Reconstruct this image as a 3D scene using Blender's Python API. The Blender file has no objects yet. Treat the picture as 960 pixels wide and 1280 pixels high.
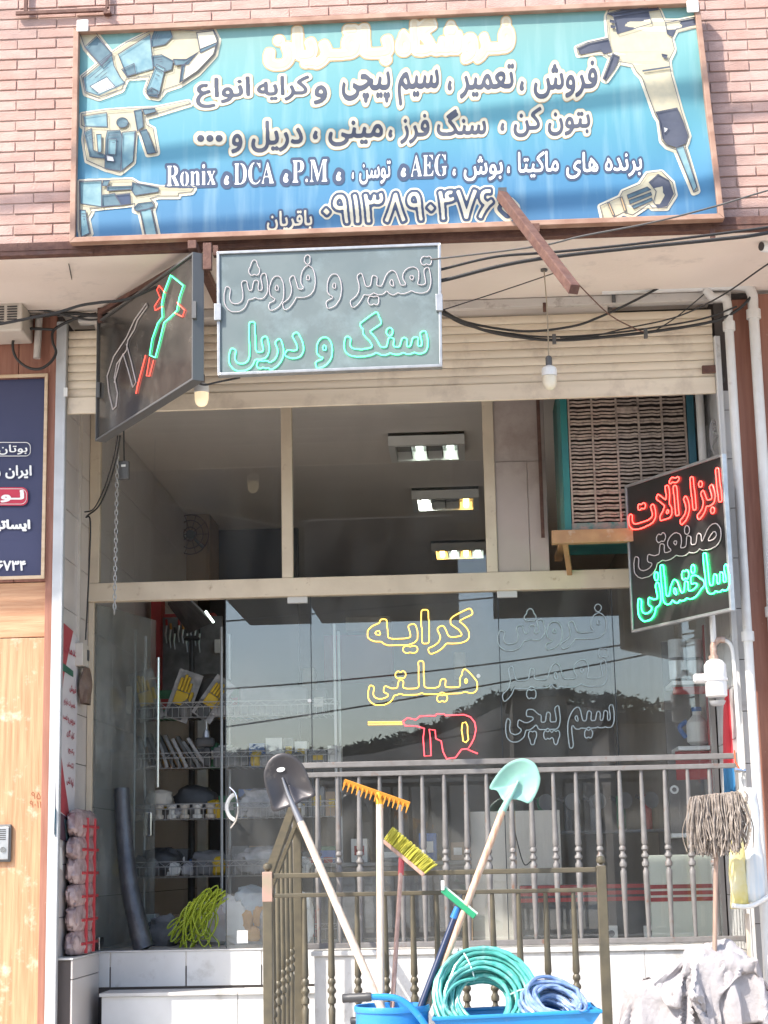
import bpy, bmesh, math, random
import numpy as np
from mathutils import Vector, Matrix, noise as mnoise
from mathutils.geometry import tessellate_polygon

random.seed(7)
SC = bpy.context.scene
COL = SC.collection
R = math.radians

# ------------------------------------------------------------------ camera
F_PX, PITCH, YAW, ROLL = 2200.0, 11.4, 2.7, 0.020
CAM = Vector((0.50, -11.0, 1.60))
fwd = Vector((-math.sin(R(YAW)) * math.cos(R(PITCH)), math.cos(R(YAW)) * math.cos(R(PITCH)), math.sin(R(PITCH))))
right = fwd.cross(Vector((0, 0, 1))).normalized()
up = right.cross(fwd).normalized()
right, up = (right * math.cos(ROLL) - up * math.sin(ROLL)), (up * math.cos(ROLL) + right * math.sin(ROLL))
# things rise to the right in the photograph: the camera is turned clockwise about its own axis
cam_data = bpy.data.cameras.new('camera')
cam = bpy.data.objects.new('camera', cam_data)
COL.objects.link(cam)
rot = Matrix((right, up, -fwd)).transposed()
cam.matrix_world = Matrix.Translation(CAM) @ rot.to_4x4()
cam_data.sensor_fit = 'HORIZONTAL'
cam_data.sensor_width = 36.0
cam_data.lens = F_PX / 960.0 * 36.0
cam_data.clip_start = 0.1
cam_data.clip_end = 3000.0
SC.camera = cam
SC.render.resolution_x, SC.render.resolution_y = 768, 1024

# ------------------------------------------------------------------ light
SUN_ELEV, SUN_AZ = 46.0, 48.0          # the sun stands to the left, behind the viewer
sdir = Vector((-math.sin(R(SUN_AZ)) * math.cos(R(SUN_ELEV)), -math.cos(R(SUN_AZ)) * math.cos(R(SUN_ELEV)), math.sin(R(SUN_ELEV))))
w = bpy.data.worlds.new('World'); SC.world = w; w.use_nodes = True
nt = w.node_tree; bg = nt.nodes['Background']
sky = nt.nodes.new('ShaderNodeTexSky'); sky.sky_type = 'NISHITA'; sky.sun_disc = False
sky.sun_elevation = R(SUN_ELEV)
sky.sun_rotation = math.atan2(sdir.x, sdir.y)
sky.air_density = 1.0; sky.dust_density = 1.5
nt.links.new(sky.outputs[0], bg.inputs[0]); bg.inputs[1].default_value = 0.15
ld = bpy.data.lights.new('sun', 'SUN'); ld.energy = 2.65; ld.angle = R(0.53); ld.color = (1.0, 0.93, 0.83)
sun = bpy.data.objects.new('sun', ld); COL.objects.link(sun)
sun.location = (-8, -12, 14)
sun.rotation_euler = sdir.to_track_quat('Z', 'Y').to_euler()
SC.view_settings.view_transform = 'Standard'; SC.view_settings.look = 'None'
SC.view_settings.exposure = 1.57; SC.view_settings.gamma = 1.0
SC.render.engine = 'CYCLES'
try:
    SC.cycles.max_bounces = 9; SC.cycles.diffuse_bounces = 4; SC.cycles.glossy_bounces = 4
    SC.cycles.transparent_max_bounces = 16; SC.cycles.use_denoising = True
    SC.cycles.caustics_reflective = False; SC.cycles.caustics_refractive = False
    SC.cycles.sample_clamp_indirect = 6.0
except Exception:
    pass

# ------------------------------------------------------------------ pixel -> place
def ray(px, py):
    return (fwd + right * ((px - 480.0) / F_PX) + up * ((640.0 - py) / F_PX))
def hit(px, py, pt, n):
    d = ray(px, py); n = Vector(n)
    return CAM + d * ((Vector(pt) - CAM).dot(n) / d.dot(n))
def P(px, py, Y):
    return hit(px, py, (0, Y, 0), (0, 1, 0))
def PX(px, py, X):
    return hit(px, py, (X, 0, 0), (1, 0, 0))
def PZ(px, py, Z):
    return hit(px, py, (0, 0, Z), (0, 0, 1))
def mpp(Y):                                            # metres per photo pixel at depth Y
    return (Y - CAM.y) / F_PX / 1.0

# ------------------------------------------------------------------ materials
MATS = {}
def M(name, col, rough=0.6, metal=0.0, col2=None, scale=3.0, stretch=(1, 1, 1), bump=0.0, bscale=40.0,
      rnd=0.0, emit=None, strength=0.0, dirt=None, dscale=1.2, dlo=0.5, dhi=0.75, spec=0.5, trans=0.0, alpha=1.0, detail=6, sheen=0):
    if name in MATS: return MATS[name]
    m = bpy.data.materials.new(name); m.use_nodes = True; t = m.node_tree
    b = t.nodes['Principled BSDF']; N = t.nodes.new; L = t.links.new
    b.inputs['Roughness'].default_value = rough; b.inputs['Metallic'].default_value = metal
    b.inputs['Specular IOR Level'].default_value = spec
    if trans: b.inputs['Transmission Weight'].default_value = trans
    if alpha < 1: b.inputs['Alpha'].default_value = alpha
    col = (*col, 1)
    geo = N('ShaderNodeNewGeometry')
    mp = N('ShaderNodeMapping'); mp.inputs['Scale'].default_value = stretch
    L(geo.outputs['Position'], mp.inputs['Vector'])
    rgb = N('ShaderNodeRGB'); rgb.outputs[0].default_value = col; out = rgb.outputs[0]
    if col2 is not None:
        nz = N('ShaderNodeTexNoise'); nz.inputs['Scale'].default_value = scale; nz.inputs['Detail'].default_value = detail
        L(mp.outputs[0], nz.inputs['Vector'])
        rp = N('ShaderNodeMapRange'); rp.inputs[1].default_value = 0.35; rp.inputs[2].default_value = 0.65
        L(nz.outputs['Fac'], rp.inputs[0])
        mx = N('ShaderNodeMix'); mx.data_type = 'RGBA'
        L(rp.outputs[0], mx.inputs[0]); L(out, mx.inputs[6]); mx.inputs[7].default_value = (*col2, 1)
        out = mx.outputs[2]
    if dirt is not None:
        nz = N('ShaderNodeTexNoise'); nz.inputs['Scale'].default_value = dscale; nz.inputs['Detail'].default_value = 9
        nz.inputs['Roughness'].default_value = 0.65
        L(geo.outputs['Position'], nz.inputs['Vector'])
        rp = N('ShaderNodeMapRange'); rp.inputs[1].default_value = dlo; rp.inputs[2].default_value = dhi
        L(nz.outputs['Fac'], rp.inputs[0])
        mx = N('ShaderNodeMix'); mx.data_type = 'RGBA'
        L(rp.outputs[0], mx.inputs[0]); L(out, mx.inputs[6]); mx.inputs[7].default_value = (*dirt, 1)
        out = mx.outputs[2]
    if rnd:
        oi = N('ShaderNodeObjectInfo'); hs = N('ShaderNodeHueSaturation')
        rp = N('ShaderNodeMapRange'); rp.inputs[3].default_value = 1 - rnd; rp.inputs[4].default_value = 1 + rnd
        L(oi.outputs['Random'], rp.inputs[0]); L(rp.outputs[0], hs.inputs['Value'])
        rp2 = N('ShaderNodeMapRange'); rp2.inputs[3].default_value = 1 + rnd * .8; rp2.inputs[4].default_value = 1 - rnd * .8
        L(oi.outputs['Random'], rp2.inputs[0]); L(rp2.outputs[0], hs.inputs['Saturation'])
        L(out, hs.inputs['Color']); out = hs.outputs[0]
    L(out, b.inputs['Base Color'])
    if bump:
        nz = N('ShaderNodeTexNoise'); nz.inputs['Scale'].default_value = bscale; nz.inputs['Detail'].default_value = 5
        L(mp.outputs[0], nz.inputs['Vector'])
        bp = N('ShaderNodeBump'); bp.inputs['Strength'].default_value = bump; bp.inputs['Distance'].default_value = 0.01
        L(nz.outputs['Fac'], bp.inputs['Height']); L(bp.outputs[0], b.inputs['Normal'])
    if emit is not None:
        b.inputs['Emission Color'].default_value = (*emit, 1); b.inputs['Emission Strength'].default_value = strength
    MATS[name] = m
    return m

def glass(name, ior=1.55, tint=(0.9, 0.93, 0.94), haze=0.0, gain=1.0):
    """a clean thin pane: what passes straight through, and what it mirrors"""
    if name in MATS: return MATS[name]
    m = bpy.data.materials.new(name); m.use_nodes = True; t = m.node_tree; t.nodes.clear(); N = t.nodes.new; L = t.links.new
    o = N('ShaderNodeOutputMaterial'); tr = N('ShaderNodeBsdfTransparent'); tr.inputs[0].default_value = (*tint, 1)
    gl = N('ShaderNodeBsdfGlossy'); gl.inputs['Roughness'].default_value = 0.0; gl.inputs[0].default_value = (0.97, 0.985, 1, 1)
    fr = N('ShaderNodeFresnel')
    gb = N('ShaderNodeNewGeometry'); ri = N('ShaderNodeMapRange'); ri.inputs[3].default_value = ior; ri.inputs[4].default_value = 1.0 / ior   # the same pane from either side
    L(gb.outputs['Backfacing'], ri.inputs[0]); L(ri.outputs[0], fr.inputs[0])
    mul = N('ShaderNodeMath'); mul.operation = 'MULTIPLY'; mul.inputs[1].default_value = gain; mul.use_clamp = True
    L(fr.outputs[0], mul.inputs[0])
    mx = N('ShaderNodeMixShader'); L(mul.outputs[0], mx.inputs[0]); L(tr.outputs[0], mx.inputs[1]); L(gl.outputs[0], mx.inputs[2])
    last = mx.outputs[0]
    if haze:                                           # dust and finger marks on the pane
        df = N('ShaderNodeBsdfDiffuse'); df.inputs[0].default_value = (0.55, 0.55, 0.53, 1)
        geo = N('ShaderNodeNewGeometry'); nz = N('ShaderNodeTexNoise'); nz.inputs['Scale'].default_value = 3.2; nz.inputs['Detail'].default_value = 8
        mp = N('ShaderNodeMapping'); mp.inputs['Scale'].default_value = (1.3, 1, 0.6); L(geo.outputs['Position'], mp.inputs[0]); L(mp.outputs[0], nz.inputs['Vector'])
        rp = N('ShaderNodeMapRange'); rp.inputs[1].default_value = 0.42; rp.inputs[2].default_value = 0.8; rp.inputs[3].default_value = haze * 0.5; rp.inputs[4].default_value = haze * 2.4
        L(nz.outputs['Fac'], rp.inputs[0])
        m2 = N('ShaderNodeMixShader'); L(rp.outputs[0], m2.inputs[0]); L(last, m2.inputs[1]); L(df.outputs[0], m2.inputs[2]); last = m2.outputs[0]
    L(last, o.inputs[0]); MATS[name] = m
    return m

# ------------------------------------------------------------------ mesh helpers
def wloc(o):
    v = Vector((0, 0, 0))
    while o is not None:
        v += o.location; o = o.parent
    return v
def props(o, label=None, cat=None, group=None, kind=None):
    if label: o['label'] = label
    if cat: o['category'] = cat
    if group: o['group'] = group
    if kind: o['kind'] = kind
    return o
def thing(name, label, cat, loc, group=None):
    o = bpy.data.objects.new(name, None); o.empty_display_size = 0.1; COL.objects.link(o); o.location = loc
    return props(o, label, cat, group)
def link_mesh(name, me, mat, parent=None, origin=None, smooth=False, bevel=0.0):
    o = bpy.data.objects.new(name, me)
    COL.objects.link(o)
    if parent is not None: o.parent = parent
    if origin is None: origin = wloc(parent) if parent is not None else None
    if origin is None:
        xs = [v.co for v in me.vertices]
        lo = Vector((min(v[i] for v in xs) for i in range(3))); hi = Vector((max(v[i] for v in xs) for i in range(3)))
        origin = Vector(((lo.x + hi.x) / 2, (lo.y + hi.y) / 2, lo.z))
    origin = Vector(origin)
    me.transform(Matrix.Translation(-origin))
    o.location = origin - (wloc(parent) if parent is not None else Vector((0, 0, 0)))
    if mat is not None and not me.materials: me.materials.append(mat)
    if smooth:
        me.shade_smooth() if hasattr(me, 'shade_smooth') else None
        me.set_sharp_from_angle(angle=R(40))
    if bevel:
        md = o.modifiers.new('edge', 'BEVEL'); md.width = bevel; md.segments = 2; md.limit_method = 'ANGLE'
        md.harden_normals = False
    return o
def again(src, name, parent, world, rot=None, scale=None):
    """another object on the same mesh"""
    o = bpy.data.objects.new(name, src.data); COL.objects.link(o); o.parent = parent
    for md in src.modifiers:
        if md.type == 'BEVEL':
            m2 = o.modifiers.new('edge', 'BEVEL'); m2.width = md.width; m2.segments = md.segments; m2.limit_method = 'ANGLE'
    o.location = Vector(world) - (wloc(parent) if parent is not None else Vector((0, 0, 0)))
    if rot is not None: o.rotation_euler = rot
    if scale is not None: o.scale = scale
    return o
class MB:
    def __init__(s): s.v = []; s.f = []
    def add(s, vs, fs):
        k = len(s.v); s.v += [tuple(v) for v in vs]; s.f += [tuple(i + k for i in f) for f in fs]; return s
    def box(s, lo, hi, mtx=None):
        x0, y0, z0 = lo; x1, y1, z1 = hi
        vs = [Vector(p) for p in ((x0, y0, z0), (x1, y0, z0), (x1, y1, z0), (x0, y1, z0), (x0, y0, z1), (x1, y0, z1), (x1, y1, z1), (x0, y1, z1))]
        if mtx is not None: vs = [mtx @ v for v in vs]
        return s.add(vs, [(0, 3, 2, 1), (4, 5, 6, 7), (0, 1, 5, 4), (1, 2, 6, 5), (2, 3, 7, 6), (3, 0, 4, 7)])
    def slab(s, quad, n, d):
        """a quadrilateral plate: quad = 4 points, pushed by thickness d along n"""
        n = Vector(n).normalized() * d; q = [Vector(p) for p in quad]; b = [p + n for p in q]
        return s.add(q + b, [(0, 1, 2, 3), (7, 6, 5, 4), (0, 4, 5, 1), (1, 5, 6, 2), (2, 6, 7, 3), (3, 7, 4, 0)])
    def bar(s, a, b, w, h, upv=(0, 0, 1)):
        """rectangular bar from a to b"""
        a = Vector(a); b = Vector(b); d = (b - a).normalized(); u = Vector(upv)
        if abs(d.dot(u)) > 0.98: u = Vector((0, 1, 0))
        x = d.cross(u).normalized() * (w / 2); z = x.normalized().cross(d).normalized() * (h / 2)
        q = [a - x - z, a + x - z, a + x + z, a - x + z]; r = [p + (b - a) for p in q]
        return s.add(q + r, [(3, 2, 1, 0), (4, 5, 6, 7), (0, 1, 5, 4), (1, 2, 6, 5), (2, 3, 7, 6), (3, 0, 4, 7)])
    def tube(s, pts, r, seg=8, closed=False, caps=True):
        pts = [Vector(p) for p in pts]; n = len(pts); rs = r if isinstance(r, (list, tuple)) else [r] * n
        vs = []; nrm = None
        for i, p in enumerate(pts):
            if closed: t = pts[(i + 1) % n] - pts[i - 1]
            else: t = pts[min(i + 1, n - 1)] - pts[max(i - 1, 0)]
            if t.length < 1e-9: t = Vector((0, 0, 1))
            t.normalize()
            if nrm is None:
                a = Vector((0, 0, 1)) if abs(t.z) < 0.9 else Vector((1, 0, 0)); nrm = t.cross(a).normalized()
            else:
                nrm = (nrm - t * nrm.dot(t))
                if nrm.length < 1e-6: nrm = t.orthogonal()
                nrm.normalize()
            bn = t.cross(nrm)
            for k in range(seg):
                an = 2 * math.pi * k / seg
                vs.append(p + (nrm * math.cos(an) + bn * math.sin(an)) * rs[i])
        fs = []
        for i in range(n if closed else n - 1):
            j = (i + 1) % n
            for k in range(seg):
                l = (k + 1) % seg
                fs.append((i * seg + k, i * seg + l, j * seg + l, j * seg + k))
        if caps and not closed:
            fs.append(tuple(range(seg - 1, -1, -1))); fs.append(tuple((n - 1) * seg + k for k in range(seg)))
        return s.add(vs, fs)
    def lathe(s, prof, c, seg=16, axis=(0, 0, 1)):
        """prof = [(radius, height)], turned about axis through c"""
        ax = Vector(axis).normalized(); x = ax.orthogonal().normalized(); y = ax.cross(x); c = Vector(c); vs = []
        for r, h in prof:
            for k in range(seg):
                a = 2 * math.pi * k / seg; vs.append(c + ax * h + (x * math.cos(a) + y * math.sin(a)) * r)
        fs = []
        for i in range(len(prof) - 1):
            for k in range(seg):
                l = (k + 1) % seg; fs.append((i * seg + k, i * seg + l, (i + 1) * seg + l, (i + 1) * seg + k))
        fs.append(tuple(range(seg - 1, -1, -1))); fs.append(tuple((len(prof) - 1) * seg + k for k in range(seg)))
        return s.add(vs, fs)
    def sheet(s, pts, nu, nv):
        """grid of points, row by row (nu per row)"""
        return s.add(pts, [(j * nu + i, j * nu + i + 1, (j + 1) * nu + i + 1, (j + 1) * nu + i) for j in range(nv - 1) for i in range(nu - 1)])
    def mesh(s, name='m'):
        me = bpy.data.meshes.new(name); me.from_pydata(s.v, [], s.f); me.update()
        bm = bmesh.new(); bm.from_mesh(me); bmesh.ops.recalc_face_normals(bm, faces=bm.faces); bm.to_mesh(me); bm.free()
        return me
    def build(s, name, mat, parent=None, origin=None, smooth=False, bevel=0.0):
        return link_mesh(name, s.mesh(name), mat, parent, origin, smooth, bevel)
def struct(name, mb, mat, **k):
    o = mb.build(name, mat, **k); o['kind'] = 'structure'; return o
def arc(pts, n=8):
    """smooth Catmull-Rom line through pts"""
    pts = [Vector(p) for p in pts]; out = []
    for i in range(len(pts) - 1):
        p0 = pts[max(i - 1, 0)]; p1 = pts[i]; p2 = pts[i + 1]; p3 = pts[min(i + 2, len(pts) - 1)]
        for k in range(n):
            t = k / n
            out.append(0.5 * ((2 * p1) + (p2 - p0) * t + (2 * p0 - 5 * p1 + 4 * p2 - p3) * t * t + (3 * p1 - p0 - 3 * p2 + p3) * t ** 3))
    out.append(pts[-1]); return out

# ------------------------------------------------------------------ writing
_T = {'ا': 'FE8D FE8E', 'آ': 'FE81 FE82', 'ب': 'FE8F FE90 FE91 FE92', 'پ': 'FB56 FB57 FB58 FB59', 'ت': 'FE95 FE96 FE97 FE98',
      'ج': 'FE9D FE9E FE9F FEA0', 'چ': 'FB7A FB7B FB7C FB7D', 'ح': 'FEA1 FEA2 FEA3 FEA4', 'خ': 'FEA5 FEA6 FEA7 FEA8',
      'د': 'FEA9 FEAA', 'ر': 'FEAD FEAE', 'ز': 'FEAF FEB0', 'س': 'FEB1 FEB2 FEB3 FEB4', 'ش': 'FEB5 FEB6 FEB7 FEB8',
      'ص': 'FEB9 FEBA FEBB FEBC', 'ع': 'FEC9 FECA FECB FECC', 'ف': 'FED1 FED2 FED3 FED4', 'ق': 'FED5 FED6 FED7 FED8',
      'ک': 'FB8E FB8F FB90 FB91', 'گ': 'FB92 FB93 FB94 FB95', 'ل': 'FEDD FEDE FEDF FEE0', 'م': 'FEE1 FEE2 FEE3 FEE4',
      'ن': 'FEE5 FEE6 FEE7 FEE8', 'ه': 'FEE9 FEEA FEEB FEEC', 'و': 'FEED FEEE', 'ی': 'FBFC FBFD FBFE FBFF',
      'ط': 'FEC1 FEC2 FEC3 FEC4', 'L': 'FEFB FEFC', 'ـ': '0640 0640 0640 0640'}
_T = {k: [chr(int(x, 16)) for x in v.split()] for k, v in _T.items()}
def shape_fa(s):
    """join the letters and turn the line so that it can be set left to right"""
    s = s.replace('لا', 'L'); out = []
    for i, c in enumerate(s):
        if c not in _T: out.append(c); continue
        prev = s[i - 1] if i else ' '; nxt = s[i + 1] if i + 1 < len(s) else ' '
        jp = prev in _T and len(_T[prev]) == 4; jn = nxt in _T and len(_T[c]) == 4
        g = _T[c]
        out.append(g[3] if jp and jn else g[2] if jn else g[1] if jp else g[0])
    # latin words and digit runs keep their own direction
    res = []; run = ''
    for ch in out[::-1]:
        if ch.isdigit() or ch.isascii() and (ch.isalnum() or ch == '.'): run = ch + run
        else:
            res.append(run); run = ''; res.append(ch)
    res.append(run)
    return ''.join(res)
def serif(s):
    return ''.join(chr(0x1D400 + ord(c) - 65) if 'A' <= c <= 'Z' else chr(0x1D41A + ord(c) - 97) if 'a' <= c <= 'z' else c for c in s)
class Loops(list):
    def reshape(s, *a): return np.concatenate(s)
def text_tris(body):
    """outline loops of a line of text"""
    c = bpy.data.curves.new('t', 'FONT'); c.body = body
    o = bpy.data.objects.new('t', c); COL.objects.link(o)
    dg = bpy.context.evaluated_depsgraph_get(); cu = o.to_curve(dg); out = Loops()
    for sp in cu.splines:
        if sp.type == 'BEZIER':
            b = sp.bezier_points; n = len(b); pl = []
            for i in range(n):
                p0, p1, p2, p3 = [np.array(v[:2]) for v in (b[i].co, b[i].handle_right, b[(i + 1) % n].handle_left, b[(i + 1) % n].co)]
                for t in (0, .2, .4, .6, .8): pl.append((1 - t) ** 3 * p0 + 3 * (1 - t) ** 2 * t * p1 + 3 * (1 - t) * t * t * p2 + t ** 3 * p3)
        else: pl = [np.array(p.co[:2]) for p in sp.points]
        out.append(np.array(pl))
    o.to_curve_clear(); bpy.data.objects.remove(o); bpy.data.curves.remove(c)
    return out
def poly_tris(polys):
    out = Loops()
    for pl in polys:
        a = np.array(pl, float); x, y = a[:, 0], a[:, 1]
        if np.sum(x * np.roll(y, -1) - np.roll(x, -1) * y) < 0: a = a[::-1]
        out.append(a)
    return out
def raster(loops, res, pad):
    """loops -> mask by winding number, sampled at res points per unit"""
    al = np.concatenate(loops); lo = al.min(0) - pad; hi = al.max(0) + pad
    W, H = int((hi[0] - lo[0]) * res) + 2, int((hi[1] - lo[1]) * res) + 2
    acc = np.zeros((H, W + 1), int)
    for lp in loops:
        q = (lp - lo) * res; r = np.roll(q, -1, 0)
        for (xa, ya), (xb, yb) in zip(q.tolist(), r.tolist()):
            if ya == yb: continue
            sg, x0, y0, x1, y1 = (1, xa, ya, xb, yb) if ya < yb else (-1, xb, yb, xa, ya)
            ys = np.arange(max(0, math.ceil(y0)), min(H, math.ceil(y1)))
            if len(ys) == 0: continue
            xs = np.clip(np.ceil(x0 + (ys - y0) * (x1 - x0) / (y1 - y0)).astype(int), 0, W)
            np.add.at(acc, (ys, xs), sg)
    return np.cumsum(acc, 1)[:, :W] != 0, lo
def sdf(mask, rad):
    big = float(rad + 2)
    def dist(m):
        d = np.full(m.shape, big); d[m] = 0
        H, W = m.shape
        for dy in range(-rad, rad + 1):
            for dx in range(-rad, rad + 1):
                r = math.hypot(dx, dy)
                if r > rad + .5 or r == 0: continue
                ys, yd = slice(max(0, -dy), H - max(0, dy)), slice(max(0, dy), H - max(0, -dy))
                xs, xd = slice(max(0, -dx), W - max(0, dx)), slice(max(0, dx), W - max(0, -dx))
                sub = d[yd, xd]; sub[m[ys, xs] & (sub > r)] = r
        return d
    a = dist(mask); b = dist(~mask); f = np.where(mask, -b + .5, a - .5)
    for _ in range(2):
        g = np.pad(f, 1, mode='edge')
        f = (g[:-2, 1:-1] + g[2:, 1:-1] + g[1:-1, :-2] + g[1:-1, 2:] + 2 * g[1:-1, 1:-1]) / 6
    return f
def contours(f, lev, lo, res, minlen=6, keep=1.0):
    """closed loops where f crosses lev"""
    s = f < lev; H, W = f.shape; nxt = {}
    def cross(y0, x0, y1, x1):
        a, b = f[y0, x0], f[y1, x1]; t = (lev - a) / (b - a) if b != a else .5
        return (x0 + (x1 - x0) * t, y0 + (y1 - y0) * t)
    pts = {}
    ys, xs = np.nonzero((s[:-1, :-1] != s[1:, :-1]) | (s[:-1, :-1] != s[:-1, 1:]) | (s[:-1, :-1] != s[1:, 1:]))
    for y, x in zip(ys.tolist(), xs.tolist()):
        c = (s[y, x], s[y, x + 1], s[y + 1, x + 1], s[y + 1, x])
        E = (('h', y, x), ('v', y, x + 1), ('h', y + 1, x), ('v', y, x))
        ed = []
        for k in range(4):
            if c[k] != c[(k + 1) % 4]: ed.append((k, c[k]))
        segs = []
        ins = [k for k, v in ed if v]; outs = [k for k, v in ed if not v]
        if len(ed) == 2: segs = [(ins[0], outs[0])]
        else: segs = [(i, (i + 1) % 4 if (i + 1) % 4 in outs else (i - 1) % 4) for i in ins]
        for a, b in segs:
            for k in (a, b):
                if E[k] not in pts:
                    kk, yy, xx = E[k]
                    pts[E[k]] = cross(yy, xx, yy, xx + 1) if kk == 'h' else cross(yy, xx, yy + 1, xx)
            nxt.setdefault(E[a], []).append(E[b])
    loops = []
    while nxt:
        st = next(iter(nxt)); cur = st; lp = []
        while cur in nxt:
            lst = nxt[cur]; n = lst.pop()
            if not lst: del nxt[cur]
            lp.append(pts[cur]); cur = n
        if len(lp) >= minlen:
            a = np.array(lp)
            for _ in range(2): a = (np.roll(a, 1, 0) + 2 * a + np.roll(a, -1, 0)) / 4
            # thin out where it runs straight
            out = [a[0]]
            for i in range(1, len(a) - 1):
                d = a[i] - out[-1]; e = a[i + 1] - a[i]
                ang = abs(d[0] * e[1] - d[1] * e[0]) / (np.hypot(*d) * np.hypot(*e) + 1e-9)
                if np.hypot(*d) > keep * 4 or (ang > 0.16 and np.hypot(*d) > keep): out.append(a[i])
            loops.append(np.array(out) / res + lo)
    return loops
def fill_loops(loops, mapf, name):
    """flat faces inside the loops (holes left open), each point carried to its place by mapf"""
    c = bpy.data.curves.new('c', 'CURVE'); c.dimensions = '2D'; c.fill_mode = 'BOTH'
    for lp in loops:
        if len(lp) < 3: continue
        sp = c.splines.new('POLY'); sp.points.add(len(lp) - 1)
        sp.points.foreach_set('co', np.c_[lp, np.zeros(len(lp)), np.ones(len(lp))].ravel()); sp.use_cyclic_u = True
    o = bpy.data.objects.new('c', c); COL.objects.link(o)
    dg = bpy.context.evaluated_depsgraph_get(); me = bpy.data.meshes.new_from_object(o.evaluated_get(dg), depsgraph=dg)
    bpy.data.objects.remove(o); bpy.data.curves.remove(c)
    for v in me.vertices: v.co = mapf(v.co.x, v.co.y)
    me.name = name; me.update()
    return me
def fit(lo, hi, rect, slope=0.0):
    """text box -> photo pixels (y down)"""
    x0, y0, x1, y1 = rect
    def f(x, y):
        u = (x - lo[0]) / (hi[0] - lo[0]); v = (y - lo[1]) / (hi[1] - lo[1])
        px = x0 + u * (x1 - x0); return px, y1 + v * (y0 - y1) + slope * (px - (x0 + x1) / 2)
    return f
def plane_map(pt, n, lift):
    n = Vector(n).normalized(); q = Vector(pt) + n * lift
    return lambda px, py: hit(px, py, q, n)
# ================================================================== THE SETTING
XL, XR = -2.10, 2.13              # the two side walls of the shop opening
ZS, ZSH, ZT, ZF = 5.20, 4.53, 3.53, 1.09   # overhang, shutter's lower edge, transom, shop floor
YG = 0.85                         # plane of the glass front

m_asphalt = M('asphalt', (.30, .29, .27), .95, col2=(.37, .355, .33), scale=6, bump=.4, bscale=90)
m_paving = M('paving', (.60, .54, .47), .85, col2=(.52, .465, .40), scale=2, bump=.2, bscale=60)
m_dust = M('dusty_ground', (.36, .32, .26), .95, col2=(.28, .25, .20), scale=.2, bump=.2)
m_plaster = M('overhang_plaster', (.80, .71, .635), .8, col2=(.75, .655, .58), scale=1.6, bump=.15, bscale=30, dirt=(.42, .37, .34), dscale=2.6, dlo=.58, dhi=.86)
m_mortar = M('mortar', (.42, .30, .26), .9, col2=(.36, .26, .22), scale=14, bump=.4, bscale=120)
m_brick = M('brick_face', (.46, .29, .245), .85, col2=(.53, .36, .31), scale=7, stretch=(1, 1, 2), bump=.5, bscale=90, rnd=.065, dirt=(.30, .21, .19), dscale=1.7, dlo=.52, dhi=.8)
m_tile = M('wall_tile', (.60, .555, .53), .28, col2=(.565, .515, .495), scale=2.5, rnd=.03, dirt=(.40, .35, .32), dscale=6, dlo=.64, dhi=.9)
m_tile_w = M('white_tile', (.66, .66, .655), .25, col2=(.57, .57, .565), scale=3, rnd=.04, dirt=(.32, .30, .27), dscale=5, dlo=.56, dhi=.84)
m_joint = M('tile_joint', (.10, .085, .08), .9)
m_stone = M('pale_stone', (.64, .63, .61), .45, col2=(.52, .51, .495), scale=4, bump=.15, dirt=(.30, .275, .245), dscale=5, dlo=.54, dhi=.80)
m_ceil = M('shop_ceiling_paint', (.82, .74, .67), .8, col2=(.76, .68, .62), scale=1)
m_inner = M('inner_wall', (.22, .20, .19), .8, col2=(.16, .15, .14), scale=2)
m_innerf = M('shop_floor_tile', (.56, .53, .49), .4, col2=(.48, .45, .42), scale=3)
m_cream = M('cream_paint', (.66, .555, .42), .5, col2=(.58, .48, .36), scale=5, bump=.12, bscale=60, dirt=(.30, .19, .11), dscale=11, dlo=.60, dhi=.78)
m_shutter = M('shutter_paint', (.80, .69, .545), .42, col2=(.73, .62, .48), scale=4, stretch=(.4, 1, 5), dirt=(.42, .33, .26), dscale=3.5, dlo=.5, dhi=.8, metal=0)
m_rust = M('rusty_steel', (.10, .045, .035), .75, col2=(.15, .075, .055), scale=22, bump=.35, bscale=80, dirt=(.09, .06, .055), dscale=9, dlo=.55, dhi=.8)
m_brownw = M('brown_cladding', (.26, .105, .07), .6, col2=(.34, .155, .105), scale=5, stretch=(7, 7, .5), bump=.15, dirt=(.52, .34, .26), dscale=9, dlo=.66, dhi=.78)
m_orange = M('orange_wood', (.56, .325, .18), .5, col2=(.42, .215, .11), scale=5, stretch=(9, 9, .45), bump=.25, bscale=22, dirt=(.72, .60, .48), dscale=6, dlo=.56, dhi=.76)
m_orangeh = M('orange_wood_cross_grain', (.60, .35, .20), .5, col2=(.44, .215, .11), scale=4, stretch=(.5, .5, 9), bump=.25, bscale=22, dirt=(.66, .50, .36), dscale=6, dlo=.6, dhi=.78)
m_galv = M('galvanised_strip', (.52, .53, .54), .45, col2=(.45, .46, .47), scale=8, metal=.25)

MB().box((-900, -900, -.30), (900, 900, -.26))
g = MB().add([(-1500, -1500, -.05), (1500, -1500, -.05), (1500, 1500, -.05), (-1500, 1500, -.05)], [(0, 1, 2, 3)]); struct('ground', g, m_dust)
struct('street', MB().box((-60, -13.2, -.04), (60, -3.6, 0.0)), m_asphalt)
k = MB()
for i in range(-20, 21): k.box((i * 1.0 + .004, -3.6, -.04), (i * 1.0 + .996, -3.42, .15))
struct('kerb', k, m_stone, bevel=.012)
struct('pavement', MB().box((-20, -3.42, -.04), (20, 0.0, .144)), m_paving)
struct('opposite_pavement', MB().box((-60, -16, -.04), (60, -13.2, .14)), m_paving)

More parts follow.
